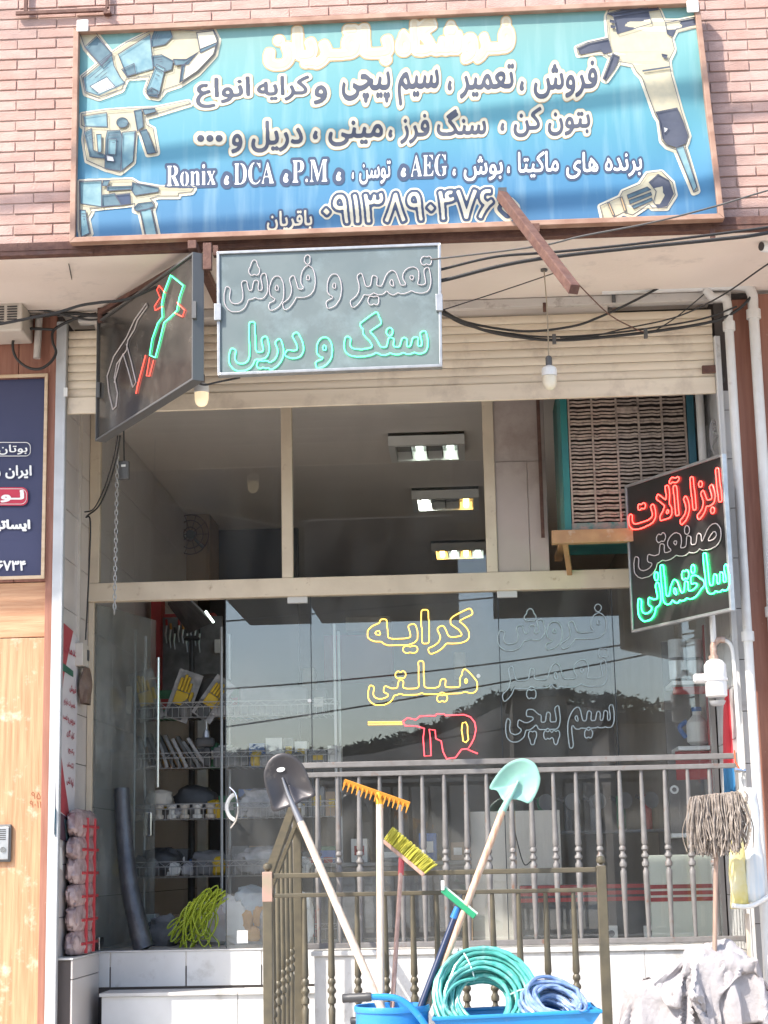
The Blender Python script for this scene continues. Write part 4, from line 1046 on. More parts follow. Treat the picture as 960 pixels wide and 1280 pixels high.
# gas regulator and its pipes
yg = -.10
gt = thing('gas_regulator', 'white gas regulator with rusty elbow on the right pillar above the mop', 'regulator', P(895, 882, yg))
def V(px, py, Y=yg): return P(px, py, Y)
c = V(893, 850); m_wcast = M('white_cast', (.70, .69, .69), .4, dirt=(.5, .46, .42), dscale=20, dlo=.6, dhi=.8)
MB().lathe([(.05, 0), (.066, .01), (.066, .10), (.074, .103), (.074, .118), (.068, .12), (.068, .20), (.05, .225), (.03, .235)], V(896, 872), 20).build('body', m_wcast, gt, smooth=True)
MB().lathe([(.03, 0), (.042, .008), (.052, .03)], V(897, 882) - Vector((0, 0, .002)), 16).build('cap', M('grey_cast', (.42, .42, .43), .5), gt, smooth=True)
MB().lathe([(.03, 0), (.03, .06), (.02, .07)], V(881, 848), 12, (-1, 0, 0)).build('side_port', m_wcast, gt, smooth=True)
m_brass = M('rusty_fitting', (.36, .22, .17), .55, metal=.3, col2=(.5, .40, .34), scale=30, bump=.3)
MB().tube(arc([V(893, 832), V(892, 815), V(892, 806), V(898, 800), V(906, 800)], 4), .021, 10).build('elbow', m_brass, gt, smooth=True)
MB().lathe([(.030, -.012), (.030, .012)], V(892, 822), 8).build('union_nut', m_brass, gt)
MB().lathe([(.040, -.008), (.040, .008)], V(893, 829), 8).build('union_nut', m_brass, gt)
MB().tube([V(892, 803), V(889, 750), V(886, 700)], .019, 10).build('feed_pipe', m_wpipe, gt, smooth=True)
MB().tube(arc([V(905, 800), V(913, 806), V(917, 825), V(921, 880), V(926, 940), V(929, 965)], 5), .012, 8).build('gas_hose', m_wpipe, gt, smooth=True)
MB().tube([V(918, 962), V(932, 964)], .014, 8).build('valve', m_chrome, gt, smooth=True)
MB().tube([V(918, 938), V(919, 952), V(926, 964)], .005, 6).build('valve_lever', M('orange_lever', (.7, .12, .04), .5), gt)
# left-hand wall fittings
m_vinyl = M('old_cream_plastic', (.62, .57, .50), .5, col2=(.55, .50, .44), scale=6)
q0, q1_ = P(-30, 415, -.3), P(28, 378, -.3)
ac = thing('wall_vent_unit', 'cream slotted vent unit on the timber wall, top left', 'vent unit', ((q0.x + q1_.x) / 2, -.15, q0.z))
MB().box((q0.x, -.30, q0.z), (q1_.x, -.001, q1_.z)).build('housing', m_vinyl, ac, bevel=.012)
for i in range(7):
    for j in range(3): MB().box((q0.x + .03 + j * .085, -.306, q1_.z - .03 - i * .017), (q0.x + .095 + j * .085, -.302, q1_.z - .022 - i * .017)).build('slot', m_dark, ac)
a, b = P(49, 402, -.06), P(46, 448, -.06)
vpipe('pipe_stub', 'short grey pipe stub on the brown boards beside the cable loop', [(b.x, -.06, b.z), (a.x, -.06, ZS - .01)], .024, M('grey_white_pipe', (.55, .50, .46), .5, col2=(.45, .41, .38), scale=12))
# intercom
q = P(0, 1054, -.03); ic = thing('intercom', 'silver door intercom with a black rim on the timber wall', 'intercom', (q.x - .02, -.02, q.z - .12))
MB().box((q.x - .13, -.022, q.z - .115), (q.x + .066, .003, q.z + .115)).build('rim', m_darkframe, ic, bevel=.008)
MB().box((q.x - .12, -.030, q.z - .10), (q.x + .053, -.0225, q.z + .10)).build('plate', m_alu, ic, bevel=.004)
for i in range(6): MB().box((q.x - .05, -.0325, q.z + .02 + i * .012), (q.x + .035, -.0305, q.z + .025 + i * .012)).build('speaker_slot', m_dark, ic)
MB().lathe([(.018, 0), (.018, .006)], (q.x + .02, -.0305, q.z - .04), 14, (0, -1, 0)).build('call_button', m_chrome, ic)
# pen scribbles on the wood
m_pen = M('brown_pen', (.30, .12, .06), .8)
for s, r_ in (('۹۵۰', (39, 990, 54, 999)), ('۹۰۱۲', (37, 1001, 54, 1010))):
    printed(text_tris(s), r_, lw, [(.0, m_pen)], pt=(0, .004, 0), lift0=.002, slope=.05, name='pen_number')
# framed poster
m_wframe = M('pale_wood_frame', (.66, .50, .34), .5, col2=(.56, .40, .25), scale=8, stretch=(1, 1, 4))
pc = [P(-150, 484, -.03), P(61, 468, -.03), P(57, 724, -.03), P(-152, 736, -.03)]
pc[0].x = pc[3].x; mx_ = (pc[1].x + pc[2].x) / 2; pc[1].x = pc[2].x = mx_; pc[0].z = pc[1].z; pc[3].z = pc[2].z
po = thing('framed_poster', 'navy poster of white company names in a pale wooden frame', 'poster', ((pc[0].x + mx_) / 2, -.01, pc[2].z))
innp, _ = frame_bars(pc, .022, .03, .02, m_wframe, po)
m_navy = M('navy_poster', (.035, .040, .10), .55, col2=(.045, .05, .115), scale=2)
g = MB(); pts = []
for j in range(16):
    for i in range(20):
        u, v = i / 19, j / 15; p_ = innp[0].lerp(innp[1], u).lerp(innp[3].lerp(innp[2], u), v)
        pts.append(p_ + Vector((0, .012 + .004 * math.sin(9 * v + 3 * u) * (1 if v < .2 or v > .8 else .3), 0)))
g.sheet(pts, 20, 16); g.build('sheet', m_navy, po, smooth=True)
PT = (0, -.03, 0)
printed(text_tris(shape_fa('بوتان')), (-2, 556, 34, 568), po, [(.02, m_whitep)], pt=PT, lift0=.002, slope=-.02)
def rr_poly(x0, y0, x1, y1, r, n=6):
    o_ = []
    for cx, cy, a0 in ((x1 - r, y0 + r, -90), (x1 - r, y1 - r, 0), (x0 + r, y1 - r, 90), (x0 + r, y0 + r, 180)):
        o_ += [(cx + r * math.cos(R(a0 + 90 * k_ / n)), cy + r * math.sin(R(a0 + 90 * k_ / n))) for k_ in range(n + 1)]
    return o_
pmP = plane_map(PT, (0, -1, 0), .004)
MB().tube([pmP(x, y) for x, y in rr_poly(-40, 553, 38, 570, 6)], .0025, 4, closed=True).build('ring_mark', m_whitep, po)
printed(text_tris(shape_fa('ایران رادیاتور')), (-50, 582, 39, 598), po, [(.03, m_whitep)], pt=PT, lift0=.002)
m_redp = M('red_print', (.55, .03, .07), .5)
link_mesh('red_badge', fill_loops([np.array(rr_poly(-46, 609, 35, 632, 8))], pmP, 'b'), m_redp, po)
MB().tube([plane_map(PT, (0, -1, 0), .006)(x, y) for x, y in rr_poly(-43, 611, 33, 630, 7)], .0018, 4, closed=True).build('ring_mark', m_whitep, po)
printed(text_tris(shape_fa('لـورچ')), (-30, 613, 29, 630), po, [(.04, m_whitep)], pt=PT, lift0=.008)
printed(text_tris(shape_fa('ایساتیس')), (-28, 650, 37, 664), po, [(.05, m_whitep)], pt=PT, lift0=.002)
printed(text_tris('۰۹۱۳۵۶۷۳۴'), (-40, 701, 32, 713), po, [(.03, m_whitep)], pt=PT, lift0=.002)

# poster on the left side wall
XP = XL + .006
jp = thing('service_poster', 'tall narrow white poster with a red sweep on the left tiled wall', 'poster', PX(80, 1055, XL))
pmJ = lambda k_: plane_map((XL, 0, 0), (1, 0, 0), .004 + .0015 * k_)
Z5 = lambda *p: zz(p, 0, 740, 3.764)
def flat(poly, k_, mt, nm): return link_mesh(nm, fill_loops([np.array(poly)], pmJ(k_), nm), mt, jp)
m_posterw = M('poster_white', (.66, .63, .65), .5); m_posterr = M('poster_red', (.42, .06, .075), .5)
flat(Z5((286, 130), (372, 225), (345, 1192), (254, 1140)), 0, m_posterw, 'sheet')
flat(Z5((288, 135), (345, 185), (322, 290), (300, 400), (285, 560), (280, 700), (300, 860), (330, 1070), (262, 1015), (268, 700), (276, 420)), 1, m_posterr, 'red_sweep')
flat(Z5((281, 322), (345, 372), (345, 402), (283, 362)), 2, M('poster_green', (.03, .13, .09), .5), 'green_ribbon')
flat(Z5((258, 1018), (332, 1075), (337, 1190), (258, 1150)), 1, M('poster_dark', (.09, .05, .07), .5), 'picture')
flat(Z5((258, 1020), (278, 1036), (276, 1140), (258, 1150)), 2, M('poster_blue', (.10, .32, .42), .5), 'picture_detail')
flat(Z5((302, 1068), (328, 1080), (330, 1178), (312, 1168)), 2, m_ltblue, 'picture_detail')
m_rtext = M('red_text_print', (.40, .05, .08), .6)
for s, r_ in (('خدمات', (302, 248, 366, 296)), ('فروش', (328, 440, 358, 478)), ('تعمیرات لوازم', (302, 508, 354, 548)), ('سرویس و نصب', (298, 580, 354, 620)), ('کولر گازی', (314, 650, 350, 690)), ('پکیج', (322, 735, 350, 765)), ('آبگرمکن', (316, 800, 348, 830)), ('لوله کشی', (314, 870, 346, 915))):
    (x0_, y0_), (x1_, y1_) = Z5((r_[0], r_[1]), (r_[2], r_[3]))
    printed(text_tris(shape_fa(s)), (x0_, y0_, x1_, y1_), jp, [(.02, m_rtext)], pt=(XL, 0, 0), n=(1, 0, 0), lift0=.008, slope=.55, res=40)
q = PX(75, 1072, XL + .006)
props(MB().slab([PX(69, 1055, XP), PX(77, 1060, XP), PX(78, 1088, XP), PX(70, 1083, XP)], (1, 0, 0), .002).build('paper_slip', m_white), 'small pale paper slip stuck on the tiles under the tall poster', 'paper')
# switch box and hanging bag on the left tiles
q = PX(108, 820, XL + .05)
t = thing('switch_box', 'cream electric switch box on the left tiled wall', 'switch box', (XL + .03, q.y, q.z - .08))
MB().box((XL + .0, q.y - .13, q.z - .075), (XL + .055, q.y + .06, q.z + .075)).build('case', m_vinyl, t, bevel=.006)
MB().box((XL + .056, q.y - .01, q.z - .03), (XL + .062, q.y + .04, q.z + .04)).build('socket_face', m_darkframe, t)
MB().box((XL + .0, q.y - .08, q.z + .076), (XL + .018, q.y - .06, ZSH + .2)).build('conduit', m_vinyl, t)
mbag = MB(); c = Vector((XL + .05, q.y + .0, q.z - .19)); pts = []
for j in range(10):
    for i in range(16):
        a = 2 * math.pi * i / 15; tt = j / 9; rad = (.03 + .035 * math.sin(tt * 2.6)) * (1 + .25 * math.sin(3 * a + 4 * tt)); pts.append(c + Vector((.55 * rad * math.cos(a), 1.6 * rad * math.sin(a), .11 - .24 * tt)))
mbag.sheet(pts, 16, 10); props(mbag.build('hanging_pouch', M('brown_leather', (.12, .075, .055), .55, col2=(.2, .14, .11), scale=14, bump=.3), smooth=True), 'crumpled brown pouch hanging under the cream switch box', 'pouch')

# ================================================================== CABLES, CHAIN, BULBS
CB = 'black cables sagging along the shop front'
def cable(label, pts, r=.008, Y=-1.3, mat=None, group=None, n=8):
    pts = [P(p[0], p[1], p[2] if len(p) > 2 else Y) for p in pts]
    return props(MB().tube(arc(pts, n), r, 6).build('cable', mat or m_cable, smooth=True), label, 'cable', group)
cable('thick black cable under the banner, lowest of three running off to the right', [(540, 352), (560, 349), (627, 332), (693, 321), (800, 309), (890, 300), (960, 291), (1100, 262)], .011)
cable('black cable under the banner, middle of three running off to the right', [(540, 340), (551, 337), (619, 321), (693, 315), (802, 304), (960, 284), (1100, 262)], .008)
cable('thin grey cable crossing the lower right corner of the banner', [(540, 324, -1.42), (551, 323, -1.42), (671, 308, -1.42), (728, 295, -1.42), (811, 279, -1.42), (890, 259, -1.42), (960, 238, -1.42), (1100, 200, -1.42)], .0055, mat=M('grey_cable', (.10, .095, .09), .6))
cable('heavy black cable sagging across the shutter to the white pipes', [(551, 391, -.5), (606, 413, -.3), (654, 422, -.15), (693, 425), (737, 423), (820, 414), (890, 402), (921, 388), (938, 372)], .010, -.12)
cable('second black cable sagging across the shutter, rising to the rail bracket', [(551, 386, -.5), (584, 403, -.3), (654, 414, -.15), (715, 408), (750, 396), (785, 380), (829, 357)], .008, -.13)
cable('black cable sagging just above the heaviest one on the shutter', [(551, 389, -.5), (584, 407, -.3), (654, 419, -.15), (700, 421), (760, 417), (820, 409), (880, 398), (921, 383)], .006, -.135)
cable('thin stay wire from the light sign up to the bulb hook', [(555, 387, -1.2), (623, 365, -.9), (697, 340, -.5)], .004)
cable('thin brown wire slanting down over the shutter from the rusty bar', [(715, 347, -.9), (759, 391, -.5), (790, 409, -.2), (807, 416, -.13)], .004, mat=m_rust)
cable('thin wire rising from the shutter past the pipes to the right edge', [(700, 422, -.14), (737, 421, -.14), (780, 411, -.16), (846, 396, -.2), (903, 369, -.4), (960, 330, -.8), (1040, 280, -1.1)], .005)
cable('short thin wire slanting up to the soot-stained gap', [(818, 414, -.13), (846, 396, -.12), (881, 367, -.1)], .004)
cable('thick black cable crossing the overhang at the far left', [(-90, 421), (0, 405), (40, 397), (74, 390), (100, 382), (125, 378), (165, 372), (232, 340), (262, 322)], .009, -.9)
cable('black cable bundle along the back of the overhang at left', [(-60, 400), (30, 397), (66, 393), (95, 392), (120, 394), (160, 390), (235, 377), (300, 372), (560, 356)], .012, -.10)
cable('black cable just above the left bundle under the overhang', [(-60, 392), (30, 388), (60, 389), (95, 397), (124, 399), (180, 385), (240, 368), (300, 358), (520, 348)], .007, -.14)
cable('tangled black cable end hanging over the brown timber, top left', [(120, 392), (95, 398), (75, 407), (66, 415), (66, 428), (70, 440), (64, 452), (50, 461), (34, 459), (20, 447), (16, 430), (22, 416), (38, 411), (66, 412)], .0095, -.09)
cable('black wire from the angled sign down the left tiles', [(150, 545, -.2), (146, 570, 0), (138, 600, .2), (124, 632, .4), (108, 646, .5), (113, 652, .5), (111, 720, .5), (107, 800, .5)], .006)
cable('second black wire from the angled sign to the left tiles', [(147, 545, -.2), (142, 572, 0), (132, 606, .2), (118, 635, .4), (106, 640, .5)], .005)
cable('thin wire dangling over the plaster overhang above the left bundle', [(86, 330, -1.1), (90, 350, -.7), (97, 384, -.15)], .003)
cable('short black wire looped under the corner of the angled sign', [(243, 476, -1.3), (255, 481, -1.25), (275, 477, -1.25), (300, 472, -1.28)], .006)
cable('pale wire dangling beside the lower glass doors behind the railing', [(639, 1015, .7), (646, 1050, .7), (655, 1080, .7), (664, 1076, .7)], .004)
# wire bundle loops beside the cooler
mb = MB()
for k_ in range(5):
    c = P(893, 545 + 3 * k_, .1); mb.tube([c + Vector((.03 * math.cos(a) + .004 * k_, .02 * math.sin(a * 2), (.11 - .01 * k_) * math.sin(a))) for a in [i * math.pi / 9 for i in range(18)]], .0035, 5, closed=True)
props(mb.build('wire_loops', M('grey_wire', (.34, .33, .33), .5), smooth=True), 'coiled grey wire hung at the right of the cooler', 'wire')
# cable saddles
lbls = {(349 / 2.286 + 540, 375 / 2.286 + 260): 'small black cable saddle on the shutter cables near the bulb', (807, 417): 'small black cable clip right of the bulb', (767, 372): 'small black plug fixed on the shutter box cover'}
for (x, y), l_ in lbls.items():
    q = P(x, y, -.13 if y > 380 else -.06); props(MB().box((q.x - .012, q.y - .015, q.z - .032), (q.x + .012, q.y + .012, q.z + .032)).build('cable_clip', m_darkframe, bevel=.003), l_, 'clip')

# steel bar jutting out from the top of the banner
a, b = P(627, 244, -1.30), P(718, 362, -2.2)
rbm = thing('steel_bar', 'rusty square steel bar jutting out and down from the banner', 'steel bar', b)
MB().bar(a, b, .055, .055).build('box_section', m_rust, rbm, bevel=.004)
MB().box((a.x - .02, -1.32, a.z - .03), (a.x + .03, -1.19, a.z + .04)).build('end_plate', m_darkframe, rbm)
q = P(668, 286, -1.29); MB().box((q.x - .02, -1.30, q.z - .02), (q.x + .03, -1.20, q.z + .03)).build('weld_lug', m_rust, rbm)
# small posts from the steel angle
for x, y0, y1, l_ in ((890, 284, 302, 'short rusty steel stub under the banner, right end'), (114, 306, 318, 'short rusty steel stub under the banner, left end')):
    a, b = P(x, y0, -1.2), P(x, y1, -1.2); props(MB().box((a.x - .014, -1.22, b.z), (a.x + .014, -1.195, ZS - .006)).build('steel_stub', m_rust, bevel=.002), l_, 'steel stub')
a, b = P(20, 17, YB - .03), P(134, 14, YB - .03)
t = thing('steel_bracket', 'thin rusty steel bracket above the top left corner of the banner', 'bracket', a)
MB().bar((a.x, YB - .03, a.z), (b.x, YB - .03, a.z), .02, .02).build('cross_bar', m_rust, t); MB().bar((b.x, YB - .03, a.z + .011), (b.x, YB - .03, a.z + .35), .02, .02).build('upright', m_rust, t)
MB().bar((a.x + .06, YB - .03, a.z + .011), (a.x + .06, YB - .03, a.z + .35), .02, .02).build('upright', m_rust, t); MB().box((b.x - .02, YB - .045, a.z - .03), (b.x + .02, YB + .01, a.z - .011)).build('foot_plate', m_rust, t)
# bulbs
m_bulb = M('bulb_glass', (.80, .74, .60), .3, col2=(.76, .68, .52), scale=10, spec=.6)
def bulb(label, px, py, Y, k, top, lit=None):
    c = P(px, py, Y); t = thing('hanging_bulb', label, 'light bulb', c - Vector((0, 0, .06 * k)))
    MB().lathe([(.0, -.058), (.022, -.054), (.036, -.04), (.043, -.015), (.044, .01), (.044, .028)], c, 18).build('diffuser', lit or m_bulb, t, smooth=True)
    MB().lathe([(.047, .0), (.048, .03), (.044, .05), (.028, .062), (.018, .066)], c + Vector((0, 0, .03)), 18).build('collar', m_white, t, smooth=True)
    MB().lathe([(.020, 0), (.021, .05), (.012, .062)], c + Vector((0, 0, .095)), 12).build('lamp_holder', m_darkframe, t, smooth=True)
    MB().tube(arc([c + Vector((0, 0, .15)), (c + Vector((0, 0, .15))).lerp(top, .5) + Vector((.006, 0, 0)), top], 6), .004, 5).build('flex', M('pale_flex', (.40, .33, .24), .6), t)
    return t
tp = P(680, 338, -.6); tp.z = ZS
b1 = bulb('white globe bulb hanging on a long flex over the shutter', 687, 476, -.6, 1, tp)
MB().lathe([(.022, 0), (.022, .012)], tp - Vector((0, 0, .013)), 12).build('ceiling_hook', m_darkframe, b1)
tp2 = P(248, 470, -.45); tp2.z = ZS
bulb('glowing cream bulb half hidden below the angled light sign', 252, 497, -.45, 1, P(252, 440, -.45), lit=M('lit_bulb', (.8, .7, .5), .4, emit=(1, .8, .5), strength=.25))
# box and chain below sign B
c = P(155, 588, .3); t = thing('cable_box', 'small black junction box hanging on its wire below the angled sign', 'junction box', c - Vector((0, 0, .065)))
MB().box((c.x - .035, c.y - .02, c.z - .062), (c.x + .035, c.y + .02, c.z + .062)).build('case', m_darkframe, t, bevel=.005)
MB().box((c.x - .015, c.y - .024, c.z + .02), (c.x + .015, c.y - .0205, c.z + .035)).build('badge', m_white, t)
MB().tube([c + Vector((0, 0, .06)), c + Vector((0, -.05, .5))], .005, 5).build('wire', m_cable, t)
ch = thing('hanging_chain', 'grey steel chain hanging at the left of the transom window', 'chain', P(143, 765, .25))
lk = MB(); lk.tube([(.010 * math.cos(a), 0, .021 * math.sin(a)) for a in [i * math.pi / 6 for i in range(12)]], .0035, 5, closed=True)
za, zb_ = P(147, 560, .25), P(143, 764, .25); N_ = int((za.z - zb_.z) / .031); m_gsteel = M('dull_steel', (.42, .41, .40), .4, metal=.6)
l0 = None
for i in range(N_ + 1):
    p_ = za.lerp(zb_, i / N_)
    if l0 is None: l0 = lk.build('link', m_gsteel, ch, origin=(0, 0, 0), smooth=True); l0.location = p_ - ch.location; l0.rotation_euler = (0, 0, .5)
    else: again(l0, 'link', ch, p_, rot=(0, 0, .5 + (1.45 if i % 2 else 0)))
# camera on the right
q = P(952, 308, -.95); t = thing('security_camera', 'white bullet security camera under the overhang, far right', 'security camera', (q.x, -.95, q.z - .05))
MB().lathe([(.03, 0), (.034, .01), (.034, .13), (.028, .15)], q, 16, (1, .5, .08)).build('barrel', m_white, t, smooth=True)
MB().lathe([(.026, .0), (.026, .006)], q - Vector((1, .5, .08)).normalized() * .005, 16, (1, .5, .08)).build('lens', m_dark, t)
MB().box((q.x + .02, -.95, q.z + .03), (q.x + .06, -.9, ZS)).build('mount', m_white, t)
q = P(958, 350, -.4)
# ================================================================== INSIDE THE SHOP
m_tubew = M('glow_strip', (.9, .9, .88), .4, emit=(.92, 1.0, .93), strength=7)
m_tubey = M('lit_amber_tube', (.9, .7, .3), .4, emit=(1.0, .62, .16), strength=5)
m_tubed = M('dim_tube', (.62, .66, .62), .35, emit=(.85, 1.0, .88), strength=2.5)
m_refl = M('dark_reflector', (.10, .10, .10), .25, metal=.6)
def fixture(label, px, py, wpx, tubes):
    c = PZ(px, py, 4.79); wd = wpx * (c.y - CAM.y) / F_PX; t = thing('ceiling_light', label, 'ceiling light', (c.x, c.y, 4.76), 'ceiling lights in the shop')
    del t['group']
    h = wd / 2
    MB().box((c.x - h, c.y - h, 4.835), (c.x + h, c.y + h, 4.859)).build('backing', m_refl, t)
    for (a, b, c_, d) in ((-h, -h, h, -h + .05), (-h, h - .05, h, h), (-h, -h + .0505, -h + .05, h - .0505), (h - .05, -h + .0505, h, h - .0505)):
        MB().box((c.x + a, c.y + b, 4.76), (c.x + c_, c.y + d, 4.857)).build('frame', M('white_fixture', (.82, .80, .76), .4), t)
    n = len(tubes)
    for i, k in enumerate(tubes):
        x = c.x - h + .05 + (i + .5) * (2 * h - .1) / n
        MB().box((x + (2 * h - .1) / n / 2 - .006, c.y - h + .052, 4.775), (x + (2 * h - .1) / n / 2 + .004, c.y + h - .052, 4.83)).build('fin', m_refl, t)
        if k: MB().tube([(x, c.y - h + .06, 4.80), (x, c.y + h - .06, 4.80)], .026, 8).build('tube', {'w': m_tubew, 'y': m_tubey, 'd': m_tubed}[k], t, smooth=True)
fixture('nearest ceiling light with two greenish white tubes behind the transom', 534, 562, 96, ['', 'd', '', 'd'])
fixture('middle ceiling light with one white and one amber tube lit', 557, 627, 84, ['w', '', '', 'y'])
fixture('farthest ceiling light, amber and pale tubes, deep in the shop', 575, 690, 72, ['y', 'd', 'y', 'd'])
# wall cabinets, partitions and the fan seen through the transom
m_tan = M('tan_cabinet', (.34, .22, .13), .6, col2=(.28, .18, .10), scale=3)
def pbox(px0, py0, px1, py1, Y0, Y1):
    a = P(px0, py1, Y0); b = P(px1, py0, Y0); return (a.x, Y0, a.z), (b.x, Y1, b.z)
lo, hi = pbox(228, 640, 262, 730, 5.0, 5.6); t = thing('wall_cabinet', 'tan wall cabinet with a round cage fan before it, left inside the shop', 'cabinet', ((lo[0] + hi[0]) / 2, 5.3, lo[2]))
MB().box((lo[0], 5.0, lo[2] - .02), (hi[0], 5.6, hi[2])).build('carcass', m_tan, t, bevel=.01)
MB().box((lo[0] + .02, 4.985, lo[2]), (hi[0] - .02, 4.999, hi[2] - .03)).build('door', m_tan, t, bevel=.004)
c = P(238, 668, 4.85); f = thing('wall_fan', 'small round cage fan high on the wall inside', 'fan', c - Vector((0, 0, .2)))
for r_ in (.17, .12, .06): MB().tube([c + Vector((r_ * math.cos(a), -.03 * (.17 - r_) / .17, r_ * 1.1 * math.sin(a))) for a in [i * math.pi / 10 for i in range(20)]], .006, 5, closed=True).build('cage_ring', m_rust, f)
for i in range(10):
    a = i * math.pi / 5; MB().tube([c, c + Vector((.17 * math.cos(a), 0, .187 * math.sin(a)))], .004, 4).build('cage_spoke', m_rust, f)
MB().lathe([(.04, -.02), (.05, .06)], c, 12, (0, 1, 0)).build('hub', m_darkframe, f); MB().tube([c + Vector((0, .05, 0)), (c.x + .1, 4.99, c.z - .1)], .015, 6).build('arm', m_darkframe, f)
lo, hi = pbox(262, 650, 372, 760, 5.8, 6.0); props(MB().box((lo[0], 5.8, ZF + .001), (hi[0], 5.9, hi[2])).build('partition', M('dark_partition', (.06, .06, .065), .5)), 'dark partition standing behind the tan cabinet', 'partition')
# ---- wire rack beyond the open door
YR = 1.75
xa, xb = P(168, 950, YR).x, P(420, 950, YR).x
m_wire = M('chromed_wire', (.46, .46, .47), .35, metal=.6)
rk = thing('wire_rack', 'chromed wire rack of tools and packets behind the glass door', 'rack', ((xa + xb) / 2, YR + .2, ZF))
shelf_rows = [878, 941, 1005, 1077, 1158]; shelf_z = [P(230, r_, YR).z for r_ in shelf_rows]
for z in shelf_z:
    mb = MB()
    for zz_ in (z, z - .035): mb.tube([(xa, YR, zz_), (xb, YR, zz_)], .004, 5)
    n = int((xb - xa) / .045)
    mb.tube([(xa + (xb - xa) * i / n, YR, z - (.035 if i % 2 else 0)) for i in range(n + 1)], .0025, 4)
    mb.tube([(xa, YR, z - .11), (xb, YR, z - .11)], .003, 4)
    for i in range(n): mb.tube([(xa + (xb - xa) * i / n, YR, z - .03), (xa + (xb - xa) * i / n, YR, z - .11)], .0022, 4)
    for i in range(int((xb - xa) / .05)): mb.tube([(xa + .02 + i * .05, YR, z - .105), (xa + .02 + i * .05, YR + .42, z - .105)], .0022, 3)
    mb.tube([(xa, YR + .42, z), (xb, YR + .42, z)], .004, 5); mb.tube([(xa, YR, z), (xa, YR + .42, z)], .004, 5); mb.tube([(xb, YR, z), (xb, YR + .42, z)], .004, 5)
    mb.build('wire_shelf', m_wire, rk)
for x in (xa, P(277, 950, YR).x, xb):
    for y in (YR + .004, YR + .42): MB().tube([(x, y, ZF + .001), (x, y, 3.35)], .011, 8).build('post', m_wire, rk, smooth=True)
m_poly = M('clear_plastic', (.42, .41, .42), .25, col2=(.20, .20, .21), scale=12, bump=.6, bscale=25)
m_black = M('black_goods', (.035, .035, .038), .45, col2=(.06, .06, .062), scale=10)
m_yel2 = M('yellow_goods', (.62, .42, .03), .5, col2=(.50, .33, .02), scale=9)
m_or2 = M('orange_goods', (.55, .27, .06), .6, col2=(.44, .20, .05), scale=12)
m_greyg = M('grey_goods', (.20, .20, .205), .5, col2=(.12, .12, .125), scale=12)
m_steelg = M('steel_goods', (.42, .42, .43), .35, metal=.7)
m_redg = M('red_goods', (.40, .04, .04), .5, col2=(.30, .03, .03), scale=6)
m_blueg = M('blue_goods', (.05, .13, .35), .45)
m_whiteg = M('white_goods', (.76, .75, .72), .5, col2=(.64, .63, .60), scale=9)
m_greeng = M('green_goods', (.03, .14, .07), .5, col2=(.05, .2, .1), scale=8)
def lump(c, sx, sy, sz, seed, amp=.22, fr=2.2, rings=12, segs=18, flat=0.0):
    """a crumpled bag-like body"""
    mb = MB(); pts = []
    for j in range(rings + 1):
        th = math.pi * j / rings
        for i in range(segs):
            ph = 2 * math.pi * i / segs; d = Vector((math.sin(th) * math.cos(ph), math.sin(th) * math.sin(ph), math.cos(th)))
            e = Vector((math.copysign(abs(d.x) ** .7, d.x), math.copysign(abs(d.y) ** .7, d.y), math.copysign(abs(d.z) ** .7, d.z)))
            nz = mnoise.noise(d * fr + Vector((seed, seed * 1.7, 0))); rg = 1 - abs(mnoise.noise(d * fr * 1.8 + Vector((0, seed, 3)))) * 2
            k = 1 + amp * nz + amp * .6 * rg
            z = e.z * sz * k
            if z < -sz * .9: z = -sz * .9
            pts.append(Vector(c) + Vector((e.x * sx * k, e.y * sy * k, z + sz * .9)))
    nq = segs; fs = []
    for j in range(rings):
        for i in range(segs): fs.append((j * nq + i, j * nq + (i + 1) % nq, (j + 1) * nq + (i + 1) % nq, (j + 1) * nq + i))
    return mb.add(pts, fs)
def item(name, label, cat, mb, mat, group=None, smooth=True, bevel=0): return props(mb.build(name, mat, smooth=smooth, bevel=bevel), label, cat, group)
def at_shelf(px, k, dy=.12): q = P(px, 940, YR + dy); return Vector((q.x, YR + dy, shelf_z[k] - .100))
# top shelf: gloves in packets
def glove_pack(label, c, tilt, mat, s=1):
    t = thing('glove_packet', label, 'gloves', c); m_ = Matrix.Translation(c) @ Matrix.Rotation(tilt, 4, 'Y')
    g = MB()
    g.box((-.05 * s, -.012, .10 * s), (.05 * s, .012, .20 * s), m_)
    for i, h in enumerate((.30, .33, .32, .28)): g.box(((-.05 + i * .026) * s, -.01, .205 * s), ((-.028 + i * .026) * s, .01, h * s), m_)
    g.box((.055 * s, -.01, .13 * s), (.08 * s, .01, .22 * s), m_)
    g.build('glove', mat, t, bevel=.008)
    MB().box((-.052 * s, -.015, -.0), (.052 * s, .015, .098 * s), m_).build('cuff', m_black, t, bevel=.005)
    MB().slab([m_ @ Vector(p) for p in ((-.085 * s, .018, -.01), (.10 * s, .018, -.01), (.10 * s, .018, .36 * s), (-.085 * s, .018, .36 * s))], (0, 1, 0), .006).build('backing_card', m_poly, t)
glove_pack('yellow and black work glove packet at the left end of the top wire shelf', at_shelf(188, 0), -.25, m_yel2)
glove_pack('yellow and black work glove packet leaning in the middle of the top shelf', at_shelf(217, 0), .35, m_yel2)
glove_pack('tilted plastic packet with a yellow striped glove drooping over the top shelf', at_shelf(250, 0, .03), .62, m_yel2, .9)
item('plastic_bag', 'crumpled clear plastic bag at the right of the top wire shelf', 'plastic bag', lump(at_shelf(272, 0), .11, .08, .07, 3, amp=.4), m_poly)
item('black_bag', 'large black bag on the top shelf behind the packets', 'bag', lump(at_shelf(262, 0, .3), .17, .09, .16, 5), m_black)
